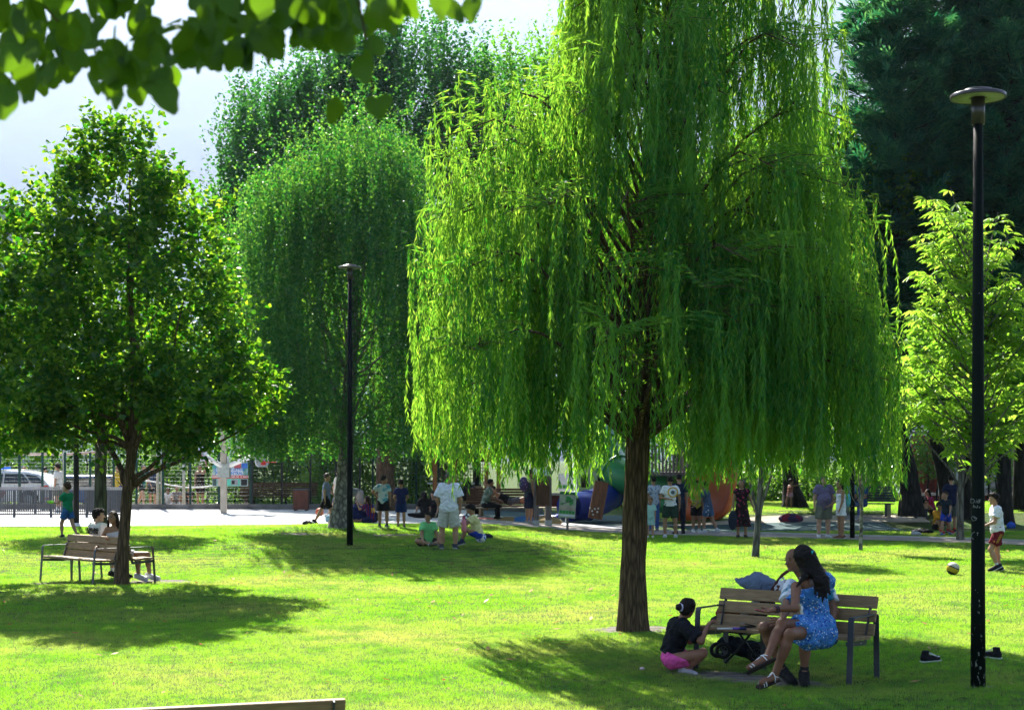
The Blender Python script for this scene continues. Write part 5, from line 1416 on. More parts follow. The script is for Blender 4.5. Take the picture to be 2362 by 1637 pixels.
# ================================================================ police car
M_CARW = pmat('white_car_paint', (.75, .76, .78), .22, .02, 2, 0, 1, spec=.6)
M_CARG = pmat('dark_car_glass', (.012, .016, .02), .08, .02, 2, 0, 1, spec=.8)
M_BLUE = pmat('strong_blue', (.015, .08, .55), .4, .08, 4, 0, 1)
M_TYRE = pmat('tyre_rubber', (.018, .018, .02), .85, .1, 10, .1, 60)
M_YEL = pmat('signal_yellow', (.75, .48, .02), .5, .05, 4, 0, 1)
def car():
    c = onground(P(10, 1170, 64.0).x, 64.0); root = empty('police_car', c); tag(root, 'white police estate car with a blue side band and blue roof lights behind the railing', 'car')
    # side outline, rear towards +x; length 4.6
    prof = [(-2.3, .42), (-2.28, .72), (-1.9, .86), (-1.25, .95), (-.55, 1.42), (.2, 1.50), (1.2, 1.47), (1.75, 1.36), (2.12, .98), (2.25, .80), (2.28, .45), (2.15, .25), (-2.15, .25)]
    bm = bmesh.new(); secs = []
    for y, inset, zs in ((-.90, 0, 0), (.90, 0, 0)):
        secs.append([bm.verts.new((x * (1 if z < 1 else .985), y * (1 if z < 1.0 else .80), z)) for x, z in prof])
    n = len(prof)
    for k in range(n): bm.faces.new((secs[0][k], secs[0][(k + 1) % n], secs[1][(k + 1) % n], secs[1][k]))
    bm.faces.new(list(reversed(secs[0]))); bm.faces.new(secs[1])
    bmesh.ops.bevel(bm, geom=list(bm.edges), offset=.05, segments=3, profile=.6, affect='EDGES')
    me = bpy.data.meshes.new('car_body'); bm.to_mesh(me); bm.free(); me.materials.append(M_CARW)
    for p in me.polygons: p.use_smooth = True
    child('car_body', me, root)
    def side(poly, mat, name, y=-.905, th=.02, par=root, lean=0):
        mb = MB()
        def xf(v):
            yy = y - v.z if lean == 0 else -(.92 - .16 * max(0, (v.y - .95) / .5)) - v.z
            return Vector((v.x, yy, v.y))
        mb.prism(poly, 0, th, xf=xf); return mb.build(name, mat, par)
    side([(-1.05, 1.0), (-.55, 1.36), (.25, 1.41), (.25, 1.0)], M_CARG, 'window', lean=1)
    side([(.33, 1.0), (.33, 1.41), (1.05, 1.39), (1.35, 1.05), (1.3, 1.0)], M_CARG, 'window', lean=1)
    side([(1.45, 1.03), (1.15, 1.38), (1.65, 1.30), (2.0, 1.0)], M_CARG, 'rear_window', lean=1)
    side([(-2.2, .70), (-2.2, .80), (2.2, .82), (2.2, .72)], M_BLUE, 'blue_band')
    side([(-.25, .40), (-.10, .68), (.05, .68), (-.10, .40)], M_BLUE, 'stripe'); side([(-.07, .40), (.08, .68), (.23, .68), (.08, .40)], M_YEL, 'stripe'); side([(.11, .40), (.26, .68), (.41, .68), (.26, .40)], M_RED, 'stripe')
    side([(1.70, .84), (2.10, .93), (2.20, .84)], M_RED, 'tail_light'); side([(2.0, .35), (2.0, .42), (2.2, .42), (2.2, .35)], M_RED, 'reflector', y=-.91)
    for x in (-1.42, 1.35):
        for y in (-.84, .84):
            mb = MB(); mb.tube([(0, -.11, 0), (0, .11, 0)], .34, 28); w = mb.build('wheel', M_TYRE, root, (x, y, .33))
            mb = MB(); mb.tube([(0, -.125, 0), (0, .1, 0)], .20, 20); mb.build('rim', M_GALV, w)
        side([(x - .42 * math.cos(a), .30 + .42 * math.sin(a)) for a in np.linspace(0, PI, 12)], M_TYRE, 'wheel_arch', y=-.89, th=.018)
    mb = MB(); mb.bbox((-.1, 0, 1.60), (.34, 1.15, .10), .03); mb.build('light_bar', pmat('blue_lamp_glass', (.02, .15, .75), .15), root)
    mb = MB(); [mb.tube([(-.5, sy * .6, 1.53), (1.3, sy * .6, 1.53)], .02, 6) for sy in (-1, 1)]; mb.build('roof_rail', M_GALV, root)
    root.rotation_euler = (0, 0, math.radians(-3))
car()
# dark vehicles or crates further off, blue patches
r = empty('parked_van', onground(P(205, 1170, 74).x, 74)); tag(r, 'low blue van glimpsed beyond the court behind the trunks', 'van')
mb = MB(); mb.bbox((0, 0, .85), (3.6, 1.7, 1.3), .15); mb.build('van_body', pmat('deep_blue_paint', (.02, .09, .30), .35), r)
mb = MB(); mb.bbox((0, -.86, 1.15), (2.6, .04, .45), .01); mb.build('window', M_CARG, r)
for x in (-1.1, 1.1): mb = MB(); mb.tube([(x, -.9, .3), (x, -.7, .3)], .3, 16); mb.build('wheel', M_TYRE, r)

# ================================================================ basketball post
M_BOARD = pmat('grey_backboard', (.42, .45, .50), .5, .05, 4, .03, 40)
def hoops():
    b = G(516, 1184); root = empty('basketball_post', b); D = b.y
    tag(root, 'grey basketball post on the plaza carrying backboards on spreading arms', 'basketball post')
    def lp_(px, py, dd=0): return P(px, py, D + dd) - b
    mb = MB(); mb.box((0, 0, 1.55), (.20, .20, 3.1)); mb.build('pole', pmat('beige_post', (.42, .38, .33), .7, .1, 3, .1, 30), root)
    top = lp_(517, 1085); mb = MB(); mb.box(top, (.42, .34, .5)); mb.build('collar', M_GALV, root)
    a0 = lp_(517, 1078)
    for e in (lp_(470, 1050, -.8), lp_(592, 1048, -.5), lp_(548, 1020, 1.2)):
        mb = MB(); mb.tube([a0, e], [.085, .075], 10); mb.build('arm', M_WHITE, root)
    def board(px, py, w, h, ang, dd, ring):
        c = lp_(px, py, dd); R_ = Matrix.Rotation(ang, 3, 'Z')
        poly = [(w * .5 * x, h * .5 * y) for x, y in ((-1, -.45), (-.85, -.85), (-.5, -1), (.5, -1), (.85, -.85), (1, -.45), (1, .7), (.88, 1), (-.88, 1), (-1, .7))]
        mb = MB(); mb.prism(poly, -.02, .02, xf=lambda v: c + R_ @ Vector((v.x, v.z, v.y))); bo = mb.build('backboard', M_BOARD, root)
        rc = c + R_ @ Vector((0, -.30, -h * .33)); mb = MB(); mb.tube([rc + R_ @ Vector((.225 * math.cos(a), .225 * math.sin(a), 0)) for a in np.linspace(0, 2 * PI, 21)], .014, 6); mb.box(c + R_ @ Vector((0, -.06, -h * .36)), (.18, .10, .14), R_); mb.build('rim', M_RED, bo)
    board(466, 1030, 1.05, 1.0, math.radians(-62), -.8, 1)
    board(545, 1002, 1.35, 1.0, math.radians(4), 1.2, 1)
    board(604, 1044, 1.05, 1.0, math.radians(72), -.4, 1)
hoops()

# banner on the fence
def banner():
    D = 59.9; c = P(531, 1093, D); root = empty('sports_banner', (c.x, c.y, c.z)); tag(root, 'colourful sports zone banner with blue lettering tied to the mesh fence', 'banner')
    s = D / F; w, h = 82 * s, 56 * s
    mb = MB(); mb.box((0, .01, 0), (w, .012, h)); mb.build('banner_sheet', pmat('banner_print', (.10, .30, .28), .6, .5, 5, 0, 1, col2=(.55, .60, .58)), root)
    def pl(px, py, ww, hh, m, y=-.003): mb = MB(); mb.box(((px - 531) * s, y, (1093 - py) * s), (ww * s, .006, hh * s)); mb.build('print_panel', m, root)
    pl(529, 1087, 62, 16, M_WHITE); pl(531, 1099.5, 84, 7, M_RED)
    pl(548, 1074, 16, 12, pmat('print_red', (.5, .12, .14), .6)); pl(564, 1074, 13, 12, pmat('print_blue', (.05, .15, .5), .6)); pl(495, 1074, 10, 12, pmat('print_aqua', (.1, .35, .33), .6))
    pl(536, 1112, 34, 16, pmat('print_mint', (.12, .50, .38), .6)); pl(541, 1112, 16, 13, pmat('print_grey', (.30, .30, .32), .6), -.008); pl(538, 1112, 7, 8, M_BLACKPOST, -.014); pl(508, 1112, 9, 18, pmat('print_skin', (.5, .40, .33), .6)); pl(563, 1112, 14, 14, M_BLACKPOST); pl(495, 1112, 8, 16, pmat('print_dark', (.06, .1, .1), .6))
    rx = (math.radians(90), 0, 0)
    MT = pmat('print_letter_blue', (.03, .20, .60), .6)
    text_on('lettering', 'ZONA ESPORTIVA', root, ((529 - 531) * s, -.010, (1093 - 1083.3) * s), rx, 8.4 * s, MT, .002, bold=.004)
    text_on('lettering', 'PARC CENTRAL', root, ((529 - 531) * s, -.010, (1093 - 1091.2) * s), rx, 9.0 * s, MT, .002, bold=.005)
    text_on('lettering', 'RESERVAT A MENORS DE 12 ANYS', root, (0, -.010, (1093 - 1099.5) * s), rx, 5.6 * s, M_WHITE, .002, bold=.002)
banner()
# brown waste bin
r = empty('litter_bin', G(695, 1178)); tag(r, 'brown slatted litter bin with a dark top on the plaza edge', 'bin')
Db = r.location.y; s = Db / F
for k in range(6):
    mb = MB(); mb.bbox((-.23 + k * .092, -.24, .42), (.082, .03, .72), .006); mb.build('slat', pmat('red_brown_slat', (.17, .065, .045), .6, .12, 5, .1, 30), r)
mb = MB(); mb.bbox((0, .02, .42), (.54, .46, .72), .02); mb.build('bin_body', pmat('red_brown_panel', (.13, .05, .035), .6), r)
mb = MB(); mb.bbox((0, 0, .80), (.58, .55, .05), .015); mb.build('lid', M_METAL, r)
mb = MB(); [mb.box((q * .2, 0, .03), (.1, .4, .08)) for q in (-1, 1)]; mb.build('foot', M_METAL, r)

# ================================================================ walls and buildings behind
M_STONE = pmat('stone_block', (.30, .28, .25), .9, .25, 4, .6, 14)
M_REDWALL = pmat('dark_red_wall', (.15, .035, .03), .85, .15, 3, .3, 30)
M_CAP = pmat('pinkish_stone_cap', (.55, .42, .38), .8, .1, 3, .2, 30)
def wall(label, x0, x1, Y, z0, z1, mat, cap):
    r = empty('wall', ((x0 + x1) / 2, Y, 0)); tag(r, label, 'wall')
    mb = MB(); mb.box((0, 0, (z0 + z1) / 2), (x1 - x0, .3, z1 - z0)); mb.build('wall_body', mat, r)
    n = int((x1 - x0) / 1.5)
    if cap:
        for k in range(n):
            mb = MB(); w = (x1 - x0) / n; mb.bbox((-(x1 - x0) / 2 + (k + .5) * w, 0, z1 + .06), (w - .02, .5, .12), .01); mb.build('cap_stone', M_CAP, r)
    return r
D = 73; wall('long dark red wall with a pale pink cap behind the playground', P(1240, 0, D).x, P(2420, 0, D).x, D, -.1, P(0, 1142, D).z, M_REDWALL, True)
# stone wall: irregular stones as pieces
D = 78; r = empty('stone_wall', (P(2290, 0, D).x, D, 0)); tag(r, 'rough stone wall of fitted boulders behind the outer conifer trunks', 'wall')
x0, x1 = P(2170, 0, D).x - r.location.x, P(2400, 0, D).x - r.location.x; zt, zb = P(0, 985, D).z, .3
mb = MB(); mb.box(((x0 + x1) / 2, .2, (zt + zb) / 2), (x1 - x0, .3, zt - zb)); mb.build('wall_body', pmat('mortar', (.14, .13, .12), .95), r)
stones = []
for v in range(3):
    bm = bmesh.new(); bmesh.ops.create_icosphere(bm, subdivisions=2, radius=.5)
    for q in bm.verts: q.co *= 1 + .22 * mnoise.noise(q.co * 2.4 + Vector((v * 9, 0, 0))); q.co.y *= .35
    me = bpy.data.meshes.new('stone'); bm.to_mesh(me); bm.free(); me.materials.append(M_STONE); stones.append(me)
z = zb + .2; row = 0
while z < zt:
    x = x0 + (row % 2) * .2
    while x < x1:
        w = random.uniform(.42, .7); o = child('stone', random.choice(stones), r, (x + w / 2, random.uniform(-.02, .03), z + random.uniform(-.03, .03)), (0, random.uniform(-.4, .4), 0)); o.scale = (w * 1.05, 1, random.uniform(.42, .52)); x += w
    z += .42; row += 1
# pale buildings glimpsed through gaps
def house(label, px0, px1, top, D, col, nwin, rows, roof=(.20, .19, .20), zb=0):
    x0, x1, zt = P(px0, 0, D).x, P(px1, 0, D).x, P(0, top, D).z; w = x1 - x0
    r = empty('building', ((x0 + x1) / 2, D + 4, 0)); tag(r, label, 'building')
    mb = MB(); mb.box((0, 0, (zt + zb) / 2), (w, 8, zt - zb)); mb.build('wall', pmat('render_%d' % px0, col, .9, .06, .6, .1, 10), r)
    mb = MB(); mb.box((0, 0, zt + .15), (w + .5, 8.6, .3)); mb.build('roof', pmat('roof_%d' % px0, roof, .8), r)
    for j in range(rows):
        for k in range(nwin):
            xx = -w / 2 + (k + .5) * w / nwin; zz = zb + (j + .55) * (zt - zb) / rows
            mb = MB(); mb.box((xx, -4.03, zz), (w / nwin * .5, .08, (zt - zb) / rows * .5)); f = mb.build('window', M_WHITE, r)
            mb = MB(); mb.box((xx, -4.075, zz), (w / nwin * .43, .03, (zt - zb) / rows * .42)); mb.build('pane', M_CARG, f)
house('pale grey building with a dark roof behind the linden at the picture edge', -260, 60, 485, 130, (.50, .52, .56), 6, 9, (.10, .11, .14))
house('white building glimpsed under the willow behind the slides', 1330, 1480, 1010, 92, (.62, .64, .68), 4, 2)
house('pale house wall behind the dark red wall, past the leaning trunk', 2130, 2290, 1030, 96, (.60, .64, .70), 5, 2)
# white paling by it
r = empty('white_paling', (P(2190, 0, 76).x, 76, 0)); tag(r, 'white upright paling behind the slanting conifer trunk', 'fence')
for k in range(20):
    mb = MB(); mb.box(((k - 10) * .19, 0, P(0, 1112, 76).z), (.05, .03, 1.1)); mb.build('pale', M_WHITE, r)
mb = MB(); mb.box((0, .04, P(0, 1122, 76).z), (3.9, .03, .06)); mb.build('rail', M_WHITE, r)
r = empty('red_hut', (P(2132, 0, 75).x, 75, 0)); tag(r, 'narrow red structure between the two leaning conifer trunks', 'hut')
mb = MB(); mb.box((0, 0, 1.6), (1.0, 1.0, 3.6)); mb.build('wall', pmat('bright_red_wall', (.30, .05, .035), .8), r)
mb = MB(); mb.box((0, 0, 3.5), (1.2, 1.2, .12)); mb.build('roof', M_GREYWOOD, r); mb = MB(); mb.box((.1, -.52, 1.0), (.5, .04, 1.8)); mb.build('door', M_REDWALL, r)

# ================================================================ playground
def T(px, py, D): return P(px, py, D)
M_PLGREEN = pmat('green_plastic', (.02, .22, .07), .3, .06, 3, .02, 20, spec=.5)
M_PLBLUE = pmat('blue_plastic', (.012, .035, .34), .3, .06, 3, .02, 20, spec=.5)
M_PLORG = pmat('orange_plastic', (.42, .085, .02), .35, .06, 3, .02, 20, spec=.5)
def slide(label, mat, path, rad, flange=()):
    base = onground(path[-1].x, path[-1].y); r = empty('tube_slide', base); tag(r, label, 'slide')
    # smooth path
    pts = []
    for i in range(len(path) - 1):
        for k in range(6):
            t = k / 6; p0 = path[max(0, i - 1)]; p1 = path[i]; p2 = path[i + 1]; p3 = path[min(len(path) - 1, i + 2)]
            pts.append(.5 * ((2 * p1) + (p2 - p0) * t + (2 * p0 - 5 * p1 + 4 * p2 - p3) * t * t + (3 * p1 - p0 - 3 * p2 + p3) * t ** 3))
    pts.append(path[-1]); seg = 6
    for i in range(0, len(pts) - 1, seg):
        q = [p - base for p in pts[i:i + seg + 1]]
        if len(q) < 2: continue
        mb = MB(); mb.tube(q, rad, 20, cap=False); mb.build('tube_section', mat, r)
        d = (q[1] - q[0]).normalized(); mb = MB(); mb.tube([q[0] - d * .04, q[0] + d * .04], rad * 1.07, 20); mb.build('flange', mat, r)
    return r, base
slide('twisting green tube slide half hidden by the willow trunk', M_PLGREEN, [T(1395, 985, 58), T(1392, 1030, 57), T(1420, 1085, 56), T(1470, 1110, 55.5), T(1520, 1130, 56)], .62)
sr, sb = slide('fat blue tube slide running down towards the map sign', M_PLBLUE, [T(1432, 1098, 57.5), T(1405, 1142, 56), T(1355, 1165, 54), T(1312, 1168, 53)], .50)
mb = MB()
for q in (-1, 1): mb.tube([T(1312, 1180, 53) - sb + Vector((0, q * .36, 0)), T(1280, 1192, 53) - sb + Vector((0, q * .36, 0)), T(1240, 1193, 53) - sb + Vector((0, q * .36, 0))], .06, 6)
mb.bar(T(1316, 1183, 53) - sb, T(1242, 1196, 53) - sb, .7, .05, (0, 1, 0)); mb.build('chute', M_PLBLUE, sr)
def post_group(name, label, D, items, cat, mat=M_GREYWOOD):
    b = onground(P(items[0][0], 1170, D).x, D); r = empty(name, b); tag(r, label, cat)
    for x0, y0, x1, y1, w in items:
        p, q = T(x0, y0, D) - b, T(x1, y1, D) - b; mb = MB(); mb.bar(p, q, w, w, (1, 0, 0)); mb.build('post', mat, r)
    return r, b
r, b_ = post_group('climbing_post', 'wide slanting brown board post crossing the blue slide', 52.5, [(1372, 1196, 1388, 1110, .46)], 'post', M_BROWN)
for px, py in ((1361, 1171), (1366, 1178), (1372, 1173), (1378, 1180), (1380, 1172), (1368, 1186)):
    mb = MB(); p = T(px, py, 52.2) - b_; mb.tube([p, p + Vector((0, .05, 0))], .035, 8); mb.build('foothold', M_GALV, r)
# tower: grey posts and deck
r, b_ = post_group('play_tower', 'weathered wooden play tower with a railed deck under the willow', 56, [(1602, 1205, 1592, 1095, .42), (1617, 1205, 1612, 1030, .30), (1470, 1200, 1472, 1020, .26), (1575, 1090, 1570, 1000, .12)], 'play tower')
mb = MB(); p, q = T(1450, 1092, 56) - b_, T(1618, 1092, 56) - b_
mb.box((p + q) / 2, ((q - p).x, 2.2, .14)); mb.build('deck', M_GREYWOOD, r)
for k in range(22):
    pp_ = p.lerp(q, k / 21); mb = MB(); mb.box(pp_ + Vector((0, -1.1, .5)), (.07, .04, .9)); mb.build('rail_bar', M_GREYWOOD, r)
mb = MB(); mb.box((p + q) / 2 + Vector((0, -1.1, .98)), ((q - p).x, .06, .08)); mb.build('handrail', M_GREYWOOD, r)
mb = MB(); mb.prism([(p.x - .3, 3.2), (q.x + .3, 3.2), ((p.x + q.x) / 2, 4.6)], -1.2, 1.2, xf=lambda v: Vector((v.x, v.z, v.y + p.z - .4))); mb.build('roof', M_BROWN, r)
# small green slide below the tower
r, b_ = slide('low open green slide behind the man in the white round-logo tee', M_PLGREEN, [T(1500, 1120, 55), T(1520, 1160, 54.5), T(1580, 1185, 54)], .25)
# orange scoop seat
b_ = onground(P(1630, 1190, 54).x, 54); r = empty('spinning_seat', b_); tag(r, 'tall curved orange plastic spinner seat beside the grey tower post', 'play equipment')
def scoop():
    vs, fs = [], []; n = 16; prof = [(0.02, .12), (.45, .06), (.75, .35), (.80, .9), (.72, 1.6), (.60, 2.3), (.42, 2.8)]
    for i, (rr, z) in enumerate(prof):
        for k in range(n + 1):
            a = math.radians(-100 + 200 * k / n) + .9; vs.append(Vector((rr * math.cos(a) + z * .22, rr * math.sin(a) * .7, z)))
    m_ = len(vs)
    for i in range(len(prof) - 1):
        for k in range(n): fs.append((i * (n + 1) + k, i * (n + 1) + k + 1, (i + 1) * (n + 1) + k + 1, (i + 1) * (n + 1) + k))
    mb = MB(); mb.add(vs, fs, 0, True); o = mb.build('seat_shell', M_PLORG, r); md = o.modifiers.new('thick', 'SOLIDIFY'); md.thickness = .06
scoop()
mb = MB(); mb.lathe([(0, .0), (.42, .05), (.5, .4), (.38, .75), (0, .9)], 20, (-.75, .2, 0)); mb.build('bulb_foot', M_PLORG, r)
# wooden mesh tower behind the man in white
r, b_ = post_group('net_tower', 'orange-brown timber tower with a wire net behind the man in white', 60, [(1003, 1180, 1003, 1040, .16), (1048, 1180, 1048, 1040, .16), (1122, 1180, 1122, 1040, .16), (1150, 1180, 1150, 1045, .16)], 'play tower', pmat('orange_brown_timber', (.30, .12, .045), .7, .2, 4, .3, 30, stretch=(3, 3, .5)))
mb = MB()
for k in range(16): zz = .3 + k * .13; mb.tube([T(1003, 1100, 60) - b_ + Vector((0, 0, 0)) * 0 + Vector((0, 0, -(T(1003, 1100, 60) - b_).z + zz)), T(1122, 1100, 60) - b_ + Vector((0, 0, -(T(1122, 1100, 60) - b_).z + zz))], .012, 3, cap=False)
for k in range(18): xx = (T(1003, 0, 60) - b_).x + k * .115; mb.tube([(xx, 0, .2), (xx, 0, 2.4)], .012, 3, cap=False)
mb.build('netting', M_BROWN, r)['kind'] = 'stuff'
mb = MB(); mb.bar(T(985, 1114, 60) - b_, T(1130, 1114, 60) - b_, .06, .06, (0, 1, 0)); mb.build('cross_bar', M_GALV, r)
mb = MB(); mb.box(T(1076, 1050, 60.4) - b_, (2.6, .05, .5)); mb.build('top_board', M_BROWN, r)
# information shelter and map signs
D = 49.0; b_ = onground(P(1252, 1200, D).x, D); r = empty('wooden_notice_stand', b_); tag(r, 'dark wooden notice stand with a slanted white top on two posts', 'notice stand')
for px, w in ((1237, .16), (1265, .20)):
    mb = MB(); mb.box((P(px, 0, D).x - b_.x, 0, .85), (w, .14, 1.75)); po = mb.build('post', M_GREYWOOD, r); mb = MB(); mb.box((P(px, 0, D).x - b_.x, 0, .09), (w + .03, .17, .16)); mb.build('foot_plate', M_GALV, po)
mb = MB(); mb.box((0, -.09, 1.02), (.42, .05, .78)); mb.build('panel', M_BROWN, r)
mb = MB(); mb.box((-.05, -.1, 1.68), (.5, .4, .03), Matrix.Rotation(.6, 3, 'X')); mb.build('top_sheet', M_WHITE, r)
mb = MB(); mb.box((.03, -.13, 1.50), (.09, .03, .16)); mb.build('notice', M_PLORG, r)
M_MAPBG = pmat('map_beige', (.42, .45, .36), .5); M_MAPG = pmat('map_green', (.06, .33, .08), .5); M_MAPD = pmat('map_dark_green', (.02, .16, .07), .5)
D = 46.5; b_ = onground(P(1309, 1205, D).x, D + .0); s = D / F
r = empty('map_sign', b_); tag(r, 'leaning park map board, green heading over a pale plan', 'sign')
cz = P(0, 1164, D).z - b_.z
Rt = Matrix.Rotation(math.radians(4), 3, 'Y')
def pan(u, v, w, h, m, y=-.02, nm='print_panel'): mb = MB(); mb.box(Vector((0, y, cz)) + Rt @ Vector((u * s, 0, v * s)), (w * s, .012, h * s), Rt); return mb.build(nm, m, r)
pan(0, 0, 39, 60, M_MAPBG, 0, 'board'); pan(0, 27, 39, 6, M_MAPD); pan(0, -7, 36, 9, pmat('map_pink', (.5, .40, .33), .5)); 
for k in range(5): pan(-14.5 + k * 7.2, -17, 6, 7, M_MAPG)
pan(0, -24, 36, 5, M_WHITE)
mb = MB()
for (u, v, ru, rv, a) in ((2, 15, 7, 4.5, -.5), (8, 9, 6, 3.6, .7), (-2, 10, 4, 2.5, .2), (-13, 2, 3, 2.5, 0), (9, 4, 6, 2.6, .8)):
    c_ = [(u + ru * math.cos(t) * math.cos(a) - rv * math.sin(t) * math.sin(a), v + ru * math.cos(t) * math.sin(a) + rv * math.sin(t) * math.cos(a)) for t in np.linspace(0, 2 * PI, 12, endpoint=False)]
    mb.prism(c_, 0, .004, xf=lambda q: Vector((0, -.03 - q.z, cz)) + Rt @ Vector((q.x * s, 0, q.y * s)))
mb.build('map_park', M_MAPG, r)
mb = MB(); mb.bar(Vector((0, -.035, cz)) + Rt @ Vector((-14 * s, 0, 1 * s)), Vector((0, -.035, cz)) + Rt @ Vector((12 * s, 0, 12 * s)), .004, .02, (0, 1, 0)); mb.build('map_line', M_METAL, r)
mb = MB(); mb.box((0, .03, cz / 2), (.07, .05, cz)); mb.build('post', M_GREYWOOD, r)
D = 52; b_ = onground(P(1306, 1150, D).x, D); s = D / F; r = empty('rules_sign', b_); tag(r, 'white rules sign with a green icon strip above the map board', 'sign')
cz = P(0, 1112, D).z - b_.z
mb = MB(); mb.box((0, 0, cz), (36 * s, .03, 40 * s)); mb.build('board', M_WHITE, r)
for k in range(4): mb = MB(); mb.box(((-13 + k * 8.6) * s, -.02, cz - 10 * s), (7 * s, .012, 8 * s)); mb.build('print_panel', M_MAPG, r)
mb = MB(); mb.box((0, .03, cz / 2), (.07, .05, cz)); mb.build('post', M_GALV, r)
# hammock-like loungers / benches by the mesh tower
def far_bench(label, px, py, D, w, rz, mat=M_GREYWOOD, back=True):
    b = onground(P(px, py, D).x, D); r = empty('wooden_bench', b, rz); tag(r, label, 'bench')
    for k in range(4): mb = MB(); mb.bbox((0, -.2 + k * .12, .43), (w, .10, .035), .005); mb.build('seat_slat', mat, r)
    if back:
        for k in range(6): mb = MB(); mb.bbox((0, .27 + k * .03, .52 + k * .09), (w, .03, .075), .005); mb.build('back_slat', mat, r)
    for q in (-1, 1): mb = MB(); mb.box((q * w * .4, 0, .2), (.08, .45, .42)); mb.build('leg', mat, r)
far_bench('broad brown slatted lounger bench with a person lying on it', 1160, 1170, 52.5, 2.6, math.radians(-8), M_BROWN)
far_bench('low pale wooden bench between the tower and the notice stand', 1170, 1175, 50.6, 3.2, math.radians(4), pmat('pale_wood', (.36, .30, .21), .8, .15, 5, .2, 30), back=False)  # one even pale wood tone
far_bench('small bench at the foot of the timber tower, a bag resting on it', 1075, 1165, 53.5, 1.3, math.radians(10), M_PLANK)
far_bench('dark bench beyond the path where people sit behind the woman in white', 2000, 1185, 53.5, 1.8, math.radians(-30), M_METAL)
far_bench('row of dark benches behind the mesh gate beside the litter bin', 640, 1150, 64, 3.2, 0, M_BROWN)
# coloured stepping mound
b_ = onground(P(1220, 1190, 50.5).x, 50.5); r = empty('climbing_mound', b_); tag(r, 'low rubber mound in blue and sand colours behind the notice stand', 'play mound')
for x, c_, w in ((-.7, (.30, .20, .08), .5), (-.15, (.04, .14, .32), .55), (.5, (.30, .22, .10), .6)):
    mb = MB(); mb.lathe([(w * math.cos(a), w * .42 * math.sin(a)) for a in np.linspace(0, PI / 2, 7)], 20, (x, 0, -.02)); mb.build('mound_part', pmat('mound_%d' % int(x * 10 + 9), c_, .9), r)

# ================================================================ balls
def ball(label, px, py, r_, mats, style, loc=None):
    loc = loc if loc is not None else G(px, py); bm = bmesh.new(); bmesh.ops.create_icosphere(bm, subdivisions=4, radius=r_)
    for f in bm.faces:
        f.smooth = True; c = f.calc_center_median().normalized()
        if style == 'band': f.material_index = 1 if .12 < c.z < .32 else (2 if c.z <= .12 else 0); f.material_index = 1 if c.z < -.55 and c.y < .2 else f.material_index
        elif style == 'swirl': f.material_index = 1 if math.sin(c.x * 6 + 2.5 * math.sin(c.z * 4)) * math.cos(c.y * 5 + c.z * 3) > .25 else 0
        elif style == 'hex': f.material_index = 1 if min((c - Vector(v).normalized()).length for v in [(0, 1, 1.618), (0, 1, -1.618), (0, -1, 1.618), (0, -1, -1.618), (1, 1.618, 0), (-1, 1.618, 0), (1, -1.618, 0), (-1, -1.618, 0), (1.618, 0, 1), (-1.618, 0, 1), (1.618, 0, -1), (-1.618, 0, -1)]) < .36 else 0
    me = bpy.data.meshes.new('ball'); bm.to_mesh(me); bm.free()
    for m in mats: me.materials.append(m)
    o = link(bpy.data.objects.new('ball', me)); o.location = (loc.x, loc.y, loc.z + r_); o.rotation_euler = (.2, .35, .4)
    return tag(o, label, 'ball')
M_BALLY = pmat('ball_yellow', (.50, .36, .02), .5, .1, 9); M_BALLC = pmat('ball_cream', (.55, .50, .40), .5, .1, 9); M_BALLK = pmat('ball_dark', (.02, .025, .04), .5)
ball('yellow and cream football with a dark band lying on the sunny lawn', 2198, 1326, .125, [M_BALLC, M_BALLK, M_BALLY], 'band')
ball('dark and white football at the red playground edge', 1077, 1202, .12, [M_BALLK, M_WHITE], 'hex', loc=onground(P(1077, 1200, 49.0).x, 49.0))
ball('orange basketball on the plaza behind the walking boy in grey', 737, 1190, .14, [pmat('basketball_orange', (.38, .09, .03), .6, .1, 30, .3, 120)], 'plain')
ball('blue and white football the boy in pale yellow sits on', 1109, 1252, .125, [M_WHITE, M_BLUE], 'swirl')
# sneakers and bits on the grass
def sneaker(label, g, rz, col=(.015, .015, .018)):
    r = empty('sneaker', g, rz); tag(r, label, 'shoe', None)
    child('upper', sdf_mesh('upper', [cap_((-.09, 0, .045), (.10, 0, .032), .040, .034), cap_((-.085, 0, .05), (-.07, 0, .125), .036, .040)], .006, .03, cloth(col), cuts=[((0, 0, .012), (0, 0, -1)), ((0, 0, .13), (0, 0, 1))]), r)
    child('sole', sdf_mesh('sole', [cap_((-.10, 0, .02), (.115, 0, .02), .044, .038)], .006, .01, M_WHITE, cuts=[((0, 0, .018), (0, 0, 1)), ((0, 0, -.004), (0, 0, -1))]), r)
    mb = MB()
    for k in range(6): x = -.045 + k * .024; z = .112 - k * .009; mb.tube([(x, -.03, z - .012), (x + .004, 0, z + .008 - k * .001), (x, .03, z - .012)], .0042, 4)
    mb.build('laces', M_WHITE, r); mb = MB(); mb.lathe([(0, 0), (.02, .008), (.03, 0)], 10, (.10, 0, .055)); mb.build('toe_cap', M_WHITE, r)
sneaker('black high-top sneaker with white laces lying on the shaded grass beside the bench', G(2146, 1526), .5)
sneaker('second black high-top sneaker, half hidden behind the near lamp post', G(2286, 1518), 2.2)
g = G(1481, 1546); bm = MB(); bm.lathe([(0, 0), (.022, .006), (.028, .02), (.02, .032), (0, .036)], 10, (g.x, g.y, g.z)); tag(bm.build('crumpled_tissue', pmat('pale_pink', (.6, .42, .48), .9)), 'small pale pink scrap on the grass before the squatting girl', 'scrap')
